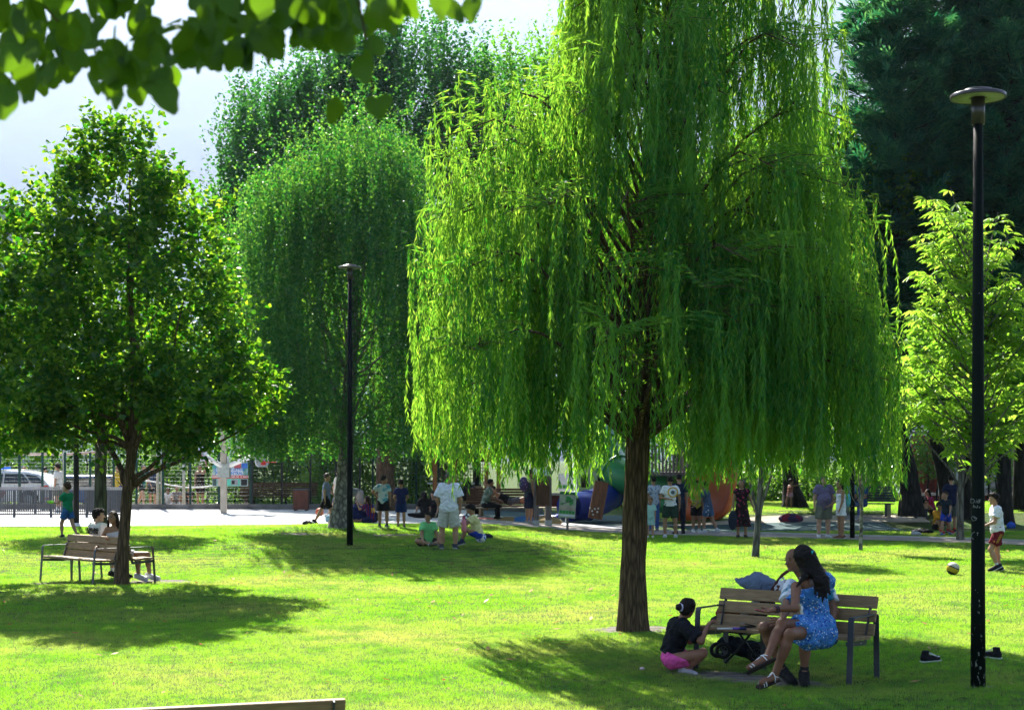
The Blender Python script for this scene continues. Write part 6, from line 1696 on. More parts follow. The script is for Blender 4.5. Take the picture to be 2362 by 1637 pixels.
# ================================================================ who is in the park
DARKH = (.012, .009, .008); BROWNH = (.05, .028, .016); GREYH = (.12, .10, .09)
WALK1 = dict(thighR=(.04, .42, -1), shinR=(0, -.05, -1), thighL=(-.04, -.28, -1), shinL=(0, -.55, -1), footL=(0, .8, -.7), armR=(.15, -.35, -1), foreR=(.0, .1, -1), armL=(-.15, .4, -1), foreL=(0, .6, -1))
WALK2 = dict(thighL=(-.04, .42, -1), shinL=(0, -.05, -1), thighR=(.04, -.28, -1), shinR=(0, -.55, -1), footR=(0, .8, -.7), armL=(-.15, -.35, -1), foreL=(.0, .1, -1), armR=(.15, .4, -1), foreR=(0, .6, -1))
SIT = dict(pelvis=.50, thighR=(.14, 1, -.03), shinR=(.02, .05, -1), thighL=(-.14, 1, -.03), shinL=(-.02, .05, -1), spine=(0, .08, 1), armR=(.15, .35, -1), foreR=(-.1, .9, -.3), armL=(-.15, .35, -1), foreL=(.1, .9, -.3))
CROSS = dict(pelvis=.10, thighR=(.85, .65, .12), shinR=(-1, .25, -.22), footR=(-.6, .6, -.1), thighL=(-.85, .65, .12), shinL=(1, .3, -.22), footL=(.6, .6, -.1), spine=(0, .18, 1), armR=(.25, .3, -1), foreR=(.05, .6, -.8), armL=(-.25, .3, -1), foreL=(-.05, .6, -.8))
KNEES = dict(pelvis=.10, thighR=(.18, .75, .68), shinR=(.02, .42, -.9), thighL=(-.18, .75, .68), shinL=(-.02, .42, -.9), spine=(0, -.05, 1), armR=(.1, .7, -.6), foreR=(-.1, 1, .1), armL=(-.1, .7, -.6), foreL=(.1, 1, .1))
def mix(a, **k): d = dict(a); d.update(k); return d
def st(px, D): 
    x = P(px, 1200, D).x; return onground(x, D)
# --- lawn, left
rt, J, I = person('boy in green tee, blue shorts and bright goalkeeper gloves walking off beside the dark post', st(156, 38.5), 1.36, 62, mix(WALK2, head=20, armL=(-.25, .45, -.75), foreL=(.0, 1, .05)), TAN, ('curly', (.05, .025, .012)), ('tee', (.01, .22, .09)), ('shorts', (.03, .12, .32), None, dict(len=.6)), (.05, .05, .05), vox=.014)
for s_, c_ in (('L', (.30, .80, .05)), ('R', (.03, .10, .03))):
    hd_ = _n(J['ha' + s_] - J['wr' + s_]); child('glove', sdf_mesh('glove', [cap_(J['wr' + s_] - hd_ * .03, J['wr' + s_] + hd_ * .05, .030, .042), cap_(J['wr' + s_] + hd_ * .05, J['ha' + s_], .040, .030)], .008, .01, cloth(c_)), rt)
person('young man in a plain white tee and grey-green shorts standing behind the railing', st(135, 57.5), 1.80, 75, dict(armR=(.1, .05, -1), foreR=(.0, .2, -1)), TAN, ('mop', (.02, .012, .008)), ('tee', (.72, .70, .66)), ('shorts', (.16, .17, .13)), (.7, .7, .75), (( .75, .75, .75), .35))
person('shirtless curly-haired person seen behind the police car', st(56, 67), 1.78, 190, dict(), TAN, ('curly', (.16, .08, .04)), None, ('shorts', (.05, .05, .06)), None)
person('person in a bright yellow shirt with a cap, behind the police car', st(98, 67), 1.80, -30, dict(spine=(0, .2, 1)), OLIVE, ('short', DARKH), ('tee', (.62, .48, .03)), ('shorts', (.03, .03, .04)), (.1, .1, .1))
person('teenager in yellow and blue behind the fence, just beside the linden trunk', st(272, 63), 1.72, 170, dict(), OLIVE, ('short', (.25, .2, .16)), ('tee', (.60, .42, .03)), ('shorts', (.02, .03, .25)), (.1, .1, .1))
person('player in a teal shirt and cap walking barefoot over the sand court', st(327, 64), 1.82, -110, mix(WALK1, spine=(0, .1, 1)), FAIR, ('short', (.03, .03, .04)), ('tee', (.01, .17, .16)), ('shorts', (.015, .015, .02), None, dict(len=.45)), None)
person('player in a navy vest standing beyond the net post', st(352, 65), 1.80, 160, dict(armR=(.3, -.2, -1)), TAN, ('short', DARKH), ('tee', (.035, .055, .12)), ('shorts', (.02, .022, .03)), None)
person('child in a white tee sitting cross-legged on the court edge', st(389, 64), 1.45, 180, CROSS, BRN, ('short', DARKH), ('tee', (.7, .7, .72)), ('shorts', (.05, .06, .10)), None)
person('person in pale trousers hugging their knees, next to the seated child in white', st(408, 64), 1.65, 185, KNEES, TAN, ('short', BROWNH), ('tee', (.30, .26, .25)), ('jeans', (.62, .62, .68)), (.5, .5, .5))
person('barelegged sitter beside the grey fence post with a pale towel', st(436, 64), 1.70, 170, KNEES, TAN, ('short', DARKH), ('tee', (.04, .03, .03)), ('shorts', (.5, .48, .5)), None)
person('bare-chested man in dark shorts standing with an arm raised behind the fence', st(462, 65), 1.82, 165, dict(armL=(-.4, .1, .8), foreL=(.2, .1, 1)), OLIVE, ('short', DARKH), ('tank', (.03, .022, .02)), ('shorts', (.03, .02, .02)), None)

# --- teenagers on the double bench (local frame of that bench: front towards -y of its rotation)
def on_bench(c, ang, x, y=-.03):
    return Vector((c.x + x * math.cos(ang) - y * math.sin(ang), c.y + x * math.sin(ang) + y * math.cos(ang), c.z))
angB = aL + PI; fb = math.degrees(angB) + 180
p_ = on_bench(cB, angB, .47, -.02)
rt, J, I = person('curly-haired teenage boy in a lettered white tee seated on the double bench', p_, 1.66, fb + 5, mix(SIT, pelvis=.495, head=-42, spine=(0, -.06, 1)), FAIR, ('mop', DARKH), ('tee', (.85, .84, .82), None, dict(sleeve=.85, inf=.025)), ('shorts', (.02, .02, .025), None, dict(len=.85)), (.02, .02, .021), ((.72, .72, .72), .45), vox=.010, detail=True)
bk = J['pelvis'] + I['sp'] * .235 * 1.66 - I['Fw'] * (.058 * 1.66 + .0345)
fa_ = math.atan2(I['X'][1], I['X'][0])
M_INK = pmat('black_ink', (.01, .01, .012), .7, .05, 5, 0, 1)
text_on('lettering', 'LIGHTNING', rt, tuple(bk + I['sp'] * .055), (math.radians(90), 0, fa_), .072, M_INK, .004, bold=.003)
text_on('lettering', 'FROZEEN', rt, tuple(bk - I['sp'] * .005), (math.radians(90), 0, fa_), .078, M_INK, .004, bold=.003)
p_ = on_bench(cB, angB, -.24, -.05)
rt, J, I = person('smiling girl with long dark hair and thin glasses seated on the double bench', p_, 1.64, 168, mix(SIT, pelvis=.495, head=-8, thighR=(-1, -.05, .02), thighL=(-1, -.30, .02), spine=(.20, .12, 1), shinR=(-.05, .0, -1), shinL=(-.12, .0, -1), footR=(-1, .3, -.25), footL=(-1, .1, -.25), armL=(-.3, .5, -.9), foreL=(.5, .8, .1), armR=(.35, .45, -1), foreR=(-.2, .8, -.3)), OLIVE, ('long', (.018, .010, .008)), ('strapless', (.68, .66, .72)), ('shorts', (.55, .55, .6), None, dict(len=.4)), (.72, .72, .72), None, vox=.010, detail=True)
hc_, Rh = J['head'], I['Rh']; hh = I['hh']; mb = MB()
for q in (1, -1):
    cc = hc_ + Rh @ np.array((q * hh * .135, hh * .44, hh * .035)); mb.tube([tuple(cc + Rh @ np.array((math.cos(a) * hh * .10, 0, math.sin(a) * hh * .09))) for a in np.linspace(0, 2 * PI, 13)], hh * .010, 4)
    mb.tube([tuple(hc_ + Rh @ np.array((q * hh * .24, hh * .42, hh * .05))), tuple(hc_ + Rh @ np.array((q * hh * .35, 0, hh * .05)))], hh * .010, 4)
mb.build('glasses', M_GALV, rt)

# --- behind and beside the birch
person('boy in a grey tee and black shorts striding across the plaza edge', st(752, 46.0), 1.55, -86, mix(WALK1, thighR=(.04, .5, -1), thighL=(-.04, -.5, -1), head=0, armR=(.1, -.2, -1), foreR=(0, .1, -1), armL=(-.1, .5, -1), foreL=(0, .9, -.6)), TAN, ('short', (.07, .045, .03)), ('tee', (.17, .20, .29)), ('shorts', (.012, .012, .014), None, dict(len=.75)), (.03, .04, .04))
person('person in a cream tee and grey shorts half hidden behind the birch trunk', st(779, 49.5), 1.68, -70, mix(WALK2, thighR=(.04, -.5, -1)), TAN, ('short', DARKH), ('tee', (.50, .47, .42)), ('shorts', (.07, .085, .12)), (.3, .3, .3))
person('person in grey bending far down over bags beside the lamp post', st(830, 49), 1.72, 100, dict(spine=(-.15, .95, .18), armR=(.2, .4, -.9), foreR=(0, .2, -1), armL=(-.4, .3, .7), foreL=(0, .3, 1), thighR=(.05, -.12, -1), thighL=(-.08, .2, -1), nod=-40), FAIR, ('short', BROWNH), ('tee', (.13, .15, .14)), ('shorts', (.36, .30, .29)), None)
rt, J, I = person('long-haired girl sitting on the grass in a striped red and blue number 10 jersey', st(857, 47.0), 1.45, 60, dict(pelvis=.12, thighR=(.5, .9, -.05), shinR=(.3, .9, -.1), thighL=(-.2, .9, -.05), shinL=(-.9, .6, -.1), spine=(0, .25, 1), armL=(-.1, .8, -.4), foreL=(.3, .6, .6), head=10), OLIVE, ('long', (.03, .018, .012)), ('tee', (.16, .012, .02), ('stripes', (.01, .02, .14), 4)), ('shorts', (.015, .018, .07)), (.7, .7, .72))
bk = J['pelvis'] + I['sp'] * .17 * 1.45 - I['Fw'] * (.058 * 1.45 + .03)
text_on('number', '10', rt, tuple(bk), (math.radians(80), 0, math.atan2(I['X'][1], I['X'][0])), .20, M_YEL, .004, bold=.004)
person('boy in a pale blue tie-dye tee and black shorts, hand on hip, facing the plaza', st(884, 42.3), 1.40, -12, dict(head=-55, armL=(-.75, -.1, -.7), foreL=(.6, .1, -.55), armR=(.2, 0, -1), thighR=(.1, 0, -1), thighL=(-.08, 0, -1)), OLIVE, ('short', DARKH), ('tee', (.62, .70, .70), ('dye', (.10, .35, .45), 6)), ('shorts', (.012, .012, .014)), (.10, .12, .12), ((.05, .05, .05), .25), build=1.06)
person('smaller boy in a navy tee and navy shorts standing with his back turned', st(925, 42.6), 1.30, 6, dict(armL=(-.3, 0, -1), foreL=(.3, .5, -.6), armR=(.3, 0, -1), foreR=(-.3, .6, -.5)), OLIVE, ('short', DARKH), ('tee', (.012, .02, .09)), ('shorts', (.012, .03, .12)), (.03, .03, .04), ((.6, .6, .6), .12))
person('chubby boy in a light green tee sitting cross-legged on the lawn', st(985, 35.0), 1.32, 205, mix(CROSS, head=-48), TAN, ('mop', DARKH), ('tee', (.22, .70, .26), None, dict(inf=.02)), ('shorts', (.025, .03, .03)), (.12, .13, .09), vox=.012, build=1.15)
rt, J, I = person('broad man in white tee and beige cargo shorts standing with his back turned', st(1035, 34.3), 1.72, -6, dict(armL=(-.34, -.02, -1), foreL=(.25, .45, -1), armR=(.34, -.02, -1), foreR=(-.10, .5, -1), thighR=(.16, 0, -1), thighL=(-.16, 0, -1), nod=-20), TAN, ('short', GREYH), ('tee', (.80, .82, .90), None, dict(inf=.03, sleeve=.78, hem=-.03)), ('shorts', (.52, .52, .45), None, dict(len=.90, inf=.032)), (.05, .06, .08), ((.03, .03, .05), .16), vox=.012, build=1.12)
p_ = st(1104, 34.8)
person('boy in a pale yellow jersey and blue shorts perched on the blue and white football', p_, 1.36, 95, dict(pelvis=.30, thighR=(.16, 1, .42), shinR=(0, .25, -1), thighL=(-.16, 1, .42), shinL=(0, .45, -1), spine=(0, .30, 1), armR=(.1, .7, -.6), foreR=(-.1, 1, .15), armL=(-.1, .7, -.6), foreL=(.1, 1, .15), nod=-25), OLIVE, ('mop', DARKH), ('tee', (.75, .70, .34), None, dict(inf=.02)), ('shorts', (.02, .05, .38)), (.02, .03, .07), ((.03, .05, .16), .3), vox=.012)
r = empty('water_bottle', st(1070, 34.6) + Vector((0, 0, .36))); tag(r, 'pink see-through drinking bottle held by the boy in pale yellow', 'bottle')
mb = MB(); mb.lathe([(0, 0), (.055, .005), (.06, .05), (.055, .24), (.03, .28), (.03, .30), (0, .30)], 14); mb.build('bottle_body', pmat('pink_plastic', (.75, .25, .30), .2, .03, 4, 0, 1), r)
mb = MB(); mb.lathe([(.033, .29), (.035, .34), (0, .345)], 12); mb.build('cap', pmat('deep_pink', (.5, .06, .14), .4), r)
person('girl in black with long dark hair sitting on the ground, back turned', st(980, 51.0), 1.62, 20, mix(CROSS), FAIR, ('long', DARKH), ('tee', (.014, .013, .015)), ('jeans', (.014, .013, .016)), (.02, .02, .021))
person('girl in black facing her friend, head lowered, sitting by the plaza edge', st(1004, 51.6), 1.62, 150, mix(CROSS, nod=-20), FAIR, ('long', (.02, .012, .01)), ('tee', (.014, .014, .018)), ('jeans', (.014, .013, .016)), (.02, .02, .021))
person('person in a leafy patterned shirt seated on a bench edge at the playground', st(1118, 50.4), 1.76, -80, mix(SIT, pelvis=.5, spine=(0, .28, 1)), BRN, ('short', DARKH), ('tee', (.13, .17, .12), ('dye', (.26, .30, .24), 9)), ('jeans', (.012, .012, .014)), (.02, .02, .021))
person('man in a black vest lying back on the slatted lounger, arms behind his head', st(1178, 51.6), 1.76, -80, dict(pelvis=.62, spine=(0, -.9, .42), thighR=(.1, 1, .25), shinR=(.0, .9, -.6), thighL=(-.1, 1, .1), shinL=(0, .9, -.75), armR=(.4, -.6, .5), foreR=(-.5, -.6, .5), armL=(-.4, -.5, .4), foreL=(.5, -.6, .5), head=0), OLIVE, ('short', DARKH), ('tank', (.015, .015, .016)), ('shorts', (.10, .10, .11)), (.02, .02, .021))
rt, J, I = person('person in a dark vest carrying a purple backpack, standing by the stepping mound', st(1220, 49.5), 1.74, -60, dict(armR=(.15, .05, -1)), OLIVE, ('short', BROWNH), ('tank', (.05, .06, .08)), ('shorts', (.018, .022, .05), None, dict(len=.9)), (.3, .3, .32))
bb = J['pelvis'] + I['sp'] * .22 * 1.74 - I['Fw'] * .20; r = empty('backpack', rt.location + Vector(bb)); tag(r, 'purple spotted backpack worn by the person in the dark vest', 'backpack')
child('bag_body', sdf_mesh('bag', [ell_((0, 0, 0), (.15, .11, .23))], .018, .02, cloth((.10, .06, .16), ('dots', (.4, .35, .5), 16))), r)
child('pocket', sdf_mesh('bag', [ell_((-.02, -.08, -.09), (.10, .06, .10))], .018, .02, cloth((.08, .05, .13))), r)
# --- path, middle
person('small child in a pale aqua tee and shorts standing beside the willow trunk', st(1500, 44.3), 1.12, 172, dict(thighR=(.06, 0, -1)), TAN, ('mop', (.20, .12, .06)), ('tee', (.40, .66, .62), None, dict(inf=.022)), ('shorts', (.42, .68, .66)), (.65, .6, .6))
person('person in a flowered shirt and long blue trousers behind the small child', st(1508, 48.0), 1.72, 20, dict(), OLIVE, ('short', DARKH), ('tee', (.45, .52, .58), ('dots', (.06, .12, .25), 12)), ('jeans', (.05, .11, .32)), (.2, .2, .2))
rt, J, I = person('man in dark green shorts and white tee with a round yellow logo on the back', st(1546, 44.2), 1.78, -4, dict(armL=(-.35, -.15, -1), foreL=(.75, -.5, -.05), armR=(.30, 0, -1), foreR=(0, .15, -1), thighR=(.14, 0, -1), thighL=(-.14, 0, -1), head=15), OLIVE, ('short', DARKH), ('tee', (.85, .86, .90), None, dict(hem=.0, sleeve=.6)), ('shorts', (.02, .05, .035), None, dict(len=.72, inf=.028)), (.62, .68, .72), None, vox=.015)
bk = J['pelvis'] + I['sp'] * .225 * 1.78 - I['Fw'] * (.058 * 1.78 + .032) + I['X'] * .07
mb = MB(); mb.lathe([(.115, 0), (.15, .0), (.15, .012), (.115, .012), (.115, 0)], 28); o = mb.build('round_logo', pmat('logo_yellow', (.68, .40, .03), .7), rt, tuple(bk)); o.rotation_euler = (math.radians(90), 0, math.radians(-4))
mb = MB(); mb.lathe([(0, .01), (.05, .01), (.055, .0)], 12); o = mb.build('round_logo', pmat('logo_grey', (.12, .14, .18), .7), rt, tuple(bk)); o.rotation_euler = (math.radians(90), 0, 0)
person('man in dark navy standing close behind the man with the round logo', st(1567, 46.5), 1.82, 10, dict(armR=(.2, .0, -1)), TAN, ('short', DARKH), ('tee', (.015, .022, .05)), ('jeans', (.015, .018, .03)), (.02, .02, .021))
person('teenager in a yellow tee and black shorts leaning on the grey tower post', st(1606, 47.6), 1.58, 195, dict(armR=(.1, .2, -1), foreR=(-.3, .9, -.2)), OLIVE, ('mop', DARKH), ('tee', (.60, .50, .07)), ('shorts', (.015, .015, .018)), (.65, .67, .7), ((.7, .7, .7), .2))
person('teenager in a slate blue tee and blue shorts with one leg crossed over', st(1634, 47.2), 1.60, 60, dict(spine=(0, .22, 1), thighR=(.05, -.25, -1), shinR=(0, -.5, -1), thighL=(-.05, .3, -1), armL=(-.05, .3, -1), foreL=(0, .7, -.6)), OLIVE, ('mop', DARKH), ('tee', (.055, .085, .14)), ('shorts', (.06, .12, .22), ('dots', (.5, .55, .6), 9)), (.6, .62, .66), ((.7, .7, .7), .2))
rt, J, I = person('woman in sunglasses and a long black dress with red flowers, on the path', st(1711, 44.3), 1.68, 176, dict(armL=(-.35, -.12, -1), foreL=(-.35, .15, -1), armR=(.25, -.1, -1), head=-25), OLIVE, ('ponytail', (.07, .05, .04)), ('tee', (.022, .012, .018), ('dots', (.40, .03, .08), 11), dict(sleeve=.3)), ('skirt', (.022, .012, .018), ('dots', (.40, .03, .08), 11), dict(z1=.30, w=.145)), (.03, .02, .02), vox=.014)
r = empty('tote_bag', st(1690, 44.2) + Vector((0, 0, .50))); tag(r, 'dark blue-grey bag hanging beside the long black dress', 'bag')
child('bag_body', sdf_mesh('bag', [ell_((0, 0, 0), (.13, .06, .28))], .018, .02, cloth((.02, .028, .05))), r); mb = MB(); mb.tube([(-.06, 0, .22), (0, 0, .48), (.06, 0, .22)], .010, 5); mb.build('strap', M_BLACKPOST, r)
person('small girl in a pink skirt holding onto the dark trunk on the mound', st(1822, 56), 1.05, -60, dict(spine=(0, .1, 1), armR=(.3, .8, .1), foreR=(0, 1, .2), thighL=(-.1, -.4, -1)), BRN, ('short', DARKH), ('tank', (.30, .12, .08)), ('shorts', (.45, .25, .35), None, dict(len=.35)), None)
r = empty('pack', st(1824, 52.4)); tag(r, 'dark red and navy bag lying on the dusty path by the tree', 'bag')
child('bag_body', sdf_mesh('bag', [ell_((0, 0, .10), (.42, .2, .17)), ell_((.2, 0, .08), (.22, .16, .12))], .025, .03, cloth((.05, .03, .08), ('dye', (.22, .02, .04), 3))), r); mb = MB(); mb.tube([(-.2, 0, .22), (0, -.05, .34), (.2, 0, .22)], .015, 5); mb.build('handle', M_BLACKPOST, r)
person('heavy man in a purple tee and khaki shorts standing on the path', st(1900, 44.5), 1.78, 186, dict(armR=(.34, -.05, -1), foreR=(.0, .1, -1), armL=(-.34, -.05, -1), foreL=(.1, .1, -1), thighR=(.12, 0, -1), thighL=(-.08, 0, -1)), FAIR, ('short', GREYH), ('tee', (.17, .14, .25), None, dict(inf=.03)), ('shorts', (.18, .19, .15), None, dict(len=.85, inf=.03)), (.6, .62, .66), None, build=1.16, extra=lambda J, h: [ell_(J['pelvis'] + np.array((0, -.05, .2)), (.19, .20, .20))])
person('woman in a sleeveless white dress turned to the man in purple', st(1940, 44.0), 1.66, 100, dict(armL=(-.1, .1, -1), foreL=(0, .35, -1), armR=(.1, .2, -1), foreR=(0, .8, -.5)), OLIVE, ('ponytail', DARKH), ('tank', (.85, .86, .92), None, dict(inf=.016)), ('skirt', (.85, .86, .92), None, dict(z1=.62, w=.115)), (.20, .09, .06))
r = empty('tote_bag', st(1957, 44.0) + Vector((0, .1, 1.12))); tag(r, 'turquoise shoulder bag on the woman in the white dress', 'bag')
child('bag_body', sdf_mesh('bag', [ell_((0, 0, -.05), (.10, .15, .20))], .018, .02, cloth((.14, .50, .55))), r); mb = MB(); mb.tube([(-.02, 0, .1), (-.10, 0, .38), (.0, 0, .1)], .012, 5); mb.build('strap', cloth((.14, .50, .55)), r)
person('person in blue sitting on the dark bench behind the woman in white', st(1990, 53.0), 1.68, 130, mix(SIT, pelvis=.5), OLIVE, ('ponytail', DARKH), ('tee', (.04, .10, .25)), ('jeans', (.04, .08, .22)), (.3, .3, .3))
person('person in a pale top sitting at the far end of the dark bench', st(1968, 53.6), 1.66, 140, mix(SIT, pelvis=.5), TAN, ('short', DARKH), ('tee', (.22, .30, .42)), ('shorts', (.06, .06, .08)), (.3, .3, .3))
# --- under the conifers
person('balding man in black sitting at the foot of the thick bent trunk', st(2122, 53.6), 1.74, 170, mix(KNEES, foreR=(-.3, .5, .9)), TAN, ('bald', DARKH), ('tee', (.012, .012, .014)), ('jeans', (.03, .035, .06)), (.1, .1, .1))
person('person in pink sitting next to the balding man in black', st(2152, 53.8), 1.64, 100, mix(KNEES, spine=(0, .3, 1)), OLIVE, ('ponytail', DARKH), ('tee', (.35, .03, .10)), ('jeans', (.02, .02, .03)), (.1, .1, .1))
person('boy in yellow and black crouching in the shade beside the path', st(2162, 46.5), 1.50, 200, mix(KNEES, pelvis=.22, spine=(0, .15, 1)), OLIVE, ('mop', DARKH), ('long', (.50, .24, .015)), ('shorts', (.02, .02, .025)), (.45, .05, .06))
person('boy in glasses, dark tee and bright blue shorts walking in the shade', st(2182, 46.0), 1.28, 150, mix(WALK1, head=-20), TAN, ('short', BROWNH), ('tee', (.018, .03, .045)), ('shorts', (.02, .06, .45)), (.04, .12, .4))
person('man in navy with grey shorts and red socks standing with his back turned', st(2195, 47.0), 1.78, 10, dict(thighR=(.1, .2, -1), armL=(-.3, .1, -1)), TAN, ('short', DARKH), ('tee', (.014, .02, .055)), ('shorts', (.12, .13, .12), None, dict(len=.9)), (.03, .03, .04), ((.65, .06, .03), .25))
rt, J, I = person('boy in a white jersey and dark red shorts running towards the ball', st(2301, 30.8), 1.55, 88, dict(spine=(0, .08, 1), thighR=(.05, -.05, -1), shinR=(.02, -.12, -1), thighL=(-.06, .50, -1), shinL=(0, -.42, -1), footL=(0, .9, -.45), armL=(-.15, .30, -1), foreL=(0, .9, -.35), armR=(.15, -.45, -1), foreR=(.0, -.25, -1), head=4), (.45, .24, .14), ('mop', (.02, .012, .009)), ('tee', (.85, .85, .88), None, dict(inf=.022, sleeve=.62, hem=-.05)), ('shorts', (.16, .012, .02), None, dict(len=.70, inf=.024)), (.02, .022, .028), ((.75, .75, .75), .2), vox=.010, detail=True)
sd = J['hipL'] if J['hipL'][1] < J['hipR'][1] else J['hipR']
kn = J['knL'] if J['hipL'][1] < J['hipR'][1] else J['knR']
mb = MB()
for o_ in (-.018, 0, .018):
    a = sd * .95 + kn * .05 + np.array((o_ + .03, -.115, 0)); b__ = sd * .40 + kn * .60 + np.array((o_ + .03, -.105, 0)); mb.bar(Vector(a), Vector(b__), .008, .004, (1, 0, 0))
mb.build('side_stripe', pmat('gold_trim', (.55, .30, .05), .6), rt)
mb = MB()
for a in (-.6, 0, .6): mb.tube([tuple(sd * .45 + kn * .55 + np.array((-.035, -.112, 0))), tuple(sd * .45 + kn * .55 + np.array((-.035 + math.sin(a) * .026, -.112, math.cos(a) * .032)))], [.008, .003], 5)
mb.build('flower_logo', pmat('gold_trim', (.55, .30, .05), .6), rt)

# ================================================================ the group at the near bench, posed joint by joint
def JP(d, base):
    return {k: np.array(P(*v)[:]) - np.array(base) for k, v in d.items()}
BD = cR.y
# man on the bench, facing the viewer and to one side
base = Vector((P(1870, 0, 15.75).x, 15.75, gzf(P(1870, 0, 15.75).x, 15.75)))
d = dict(pelvis=(1893, 1462, 15.95), chest=(1868, 1352, 16.02), neck=(1858, 1334, 16.0), head=(1832, 1290, 15.93), shR=(1822, 1352, 15.80), shL=(1908, 1356, 16.12), elR=(1812, 1408, 15.45), wrR=(1800, 1435, 15.2), haR=(1780, 1428, 15.1), elL=(1925, 1410, 15.95), wrL=(1912, 1458, 15.72), haL=(1895, 1478, 15.6),
         hipR=(1866, 1462, 15.82), hipL=(1912, 1464, 15.98), knR=(1762, 1447, 15.30), knL=(1858, 1470, 15.22), anR=(1806, 1545, 15.42), anL=(1855, 1552, 15.30), toeR=(1826, 1566, 15.22), toeL=(1858, 1574, 15.06))
J = JP(d, base); J['sp'] = _n(J['chest'] - J['pelvis']); J['hf'] = _n(np.array((-.82, -.55, -.10)))
rt, J, I = person('shaven-headed man in a printed white tee sitting on the bench behind the woman', base, 1.78, J=J, hh=.232, skin_c=(.25, .12, .07), hair=('bald', DARKH), top=('tee', (.80, .82, .86), ('dye', (.03, .20, .30), 5)), bottom=('shorts', (.02, .06, .22), None, dict(len=.5)), shoes=(.02, .02, .021), sock=((.03, .03, .035), .22), vox=.009, detail=True, curl=.9)
# woman in the blue dress, seated across his lap
base = Vector((P(1850, 0, 15.4).x, 15.4, gzf(P(1850, 0, 15.4).x, 15.4)))
d = dict(pelvis=(1893, 1448, 15.50), chest=(1868, 1340, 15.42), neck=(1860, 1326, 15.42), head=(1852, 1284, 15.42), shL=(1836, 1352, 15.22), shR=(1898, 1336, 15.70), elL=(1834, 1402, 15.02), wrL=(1785, 1405, 14.86), haL=(1748, 1414, 14.78), elR=(1916, 1345, 15.90), wrR=(1900, 1316, 16.15), haR=(1880, 1306, 16.2),
         hipL=(1880, 1455, 15.36), hipR=(1897, 1452, 15.60), knR=(1803, 1438, 15.05), knL=(1822, 1462, 14.90), anR=(1768, 1518, 14.78), anL=(1786, 1560, 14.92), toeR=(1728, 1538, 14.70), toeL=(1757, 1573, 14.80))
J = JP(d, base); J['sp'] = _n(J['chest'] - J['pelvis']); J['hf'] = _n(np.array((-.72, .66, -.22)))
SKW = (.22, .095, .052)
rt, J, I = person('dark-haired woman in a blue floral dress and white sandals sitting on the near bench', base, 1.68, J=J, hh=.225, skin_c=SKW, hair=('none_', DARKH) if False else ('bald', DARKH), top=None, bottom=None, shoes=None, vox=.0085, detail=True, eyes=True, curl=.25, pose=dict(nailsL=True, palmL=(0, 0, -1.0)))
W = I['W']; h = I['h']; sp, X, Fw = I['sp'], I['X'], I['Fw']
FLORAL = cloth((.07, .25, .62), ('dots', (.012, .03, .36), 27, (.75, .78, .82)))
p, c = J['pelvis'], J['chest']; inf = .016
dp = [cap_(p + sp * .245 * h - X * .055 * h, p + sp * .245 * h + X * .055 * h, .050 * W + inf), cap_(p + sp * .20 * h - X * .045 * h, p + sp * .20 * h + X * .045 * h, .055 * W + inf), cap_(p + sp * .12 * h - X * .036 * h, p + sp * .12 * h + X * .036 * h, .050 * W + inf),
      cap_(p + sp * .02 * h - X * .045 * h, p + sp * .02 * h + X * .045 * h, .062 * W + inf), cap_(p - sp * .02 * h, p + sp * .05 * h, .078 * W + inf, .06 * W)]
for s, fr in (('R', .60), ('L', .58)):
    e = J['hip' + s] + (J['kn' + s] - J['hip' + s]) * fr; ad = _n(J['kn' + s] - J['hip' + s]); dp.append(cap_(J['hip' + s], e + ad * .06, .066 * W + inf, .058 * W + inf, cuts=[(e, ad)], k=.05))
    sh_, el_2 = J['sh' + s], J['el' + s]; ad = _n(el_2 - sh_); a = sh_ + ad * .02; b2 = sh_ + ad * .13
    dp += [cap_(a, b2, .050 * W, .052 * W, cuts=[(sh_ + ad * .155, ad), (sh_ - ad * .01 - X * 0, -ad * .6 + sp * .8)], k=.02)]
dp.append(cap_(p - sp * .05 * h - Fw * .02, J['hipL'] * .6 + J['knL'] * .4 - sp * .05 * h, .07 * W, .055 * W, k=.06))
child('dress', sdf_mesh('dress', dp, .008, .03, FLORAL, cuts=[(p + sp * .282 * h, sp)], noise=(.0065, 34, 2.2)), rt)
# sleeves sit off the shoulder: straps
mb = MB()
for q in (-1, 1): mb.tube([tuple(J['neck'] + X * q * .05 + sp * -.015 + Fw * .05), tuple(J['neck'] + X * q * .065 - sp * .015 - Fw * .02), tuple(J['neck'] + X * q * .10 - sp * .075 - Fw * .078)], .0055, 5)
mb.build('strap', M_WHITE, rt)
hc_, Rh, hh = J['head'], I['Rh'], I['hh']
def HL(x, y, z): return hc_ + Rh @ (np.array((x, y, z)) * hh)
hp = [ell_(HL(0, -.05, .08), (hh * .41, hh * .47, hh * .48), Rh, cuts=[(HL(0, .2, .15), _n(Rh @ np.array((0, 1, -.5))))])]
root_pts = [(-.34, .05, -.05), (-.30, -.22, -.12), (-.15, -.38, -.15), (.05, -.42, -.12), (.24, -.32, -.1), (.34, -.05, -.05)]
for i, (x, y, z) in enumerate(root_pts):
    a = HL(x, y, z + .15); bnd = HL(x * .9 + .02, y - .12, z - .55)
    tip = np.array(P(*((1872 + i * 8.5), 1388 - abs(i - 3) * 9 + (i == 0) * -22, 15.25 - .02 * i))[:]) - np.array(base)
    if i == 0: tip = np.array(P(1838, 1352, 15.15)[:]) - np.array(base)
    mid = (bnd + tip) / 2 - Fw * .045 + sp * .02
    hp += [cap_(a, bnd, hh * .17, hh * .18, k=.03), cap_(bnd, mid, hh * .17, hh * .13, k=.03), cap_(mid, tip, hh * .13, hh * .035, k=.025)]
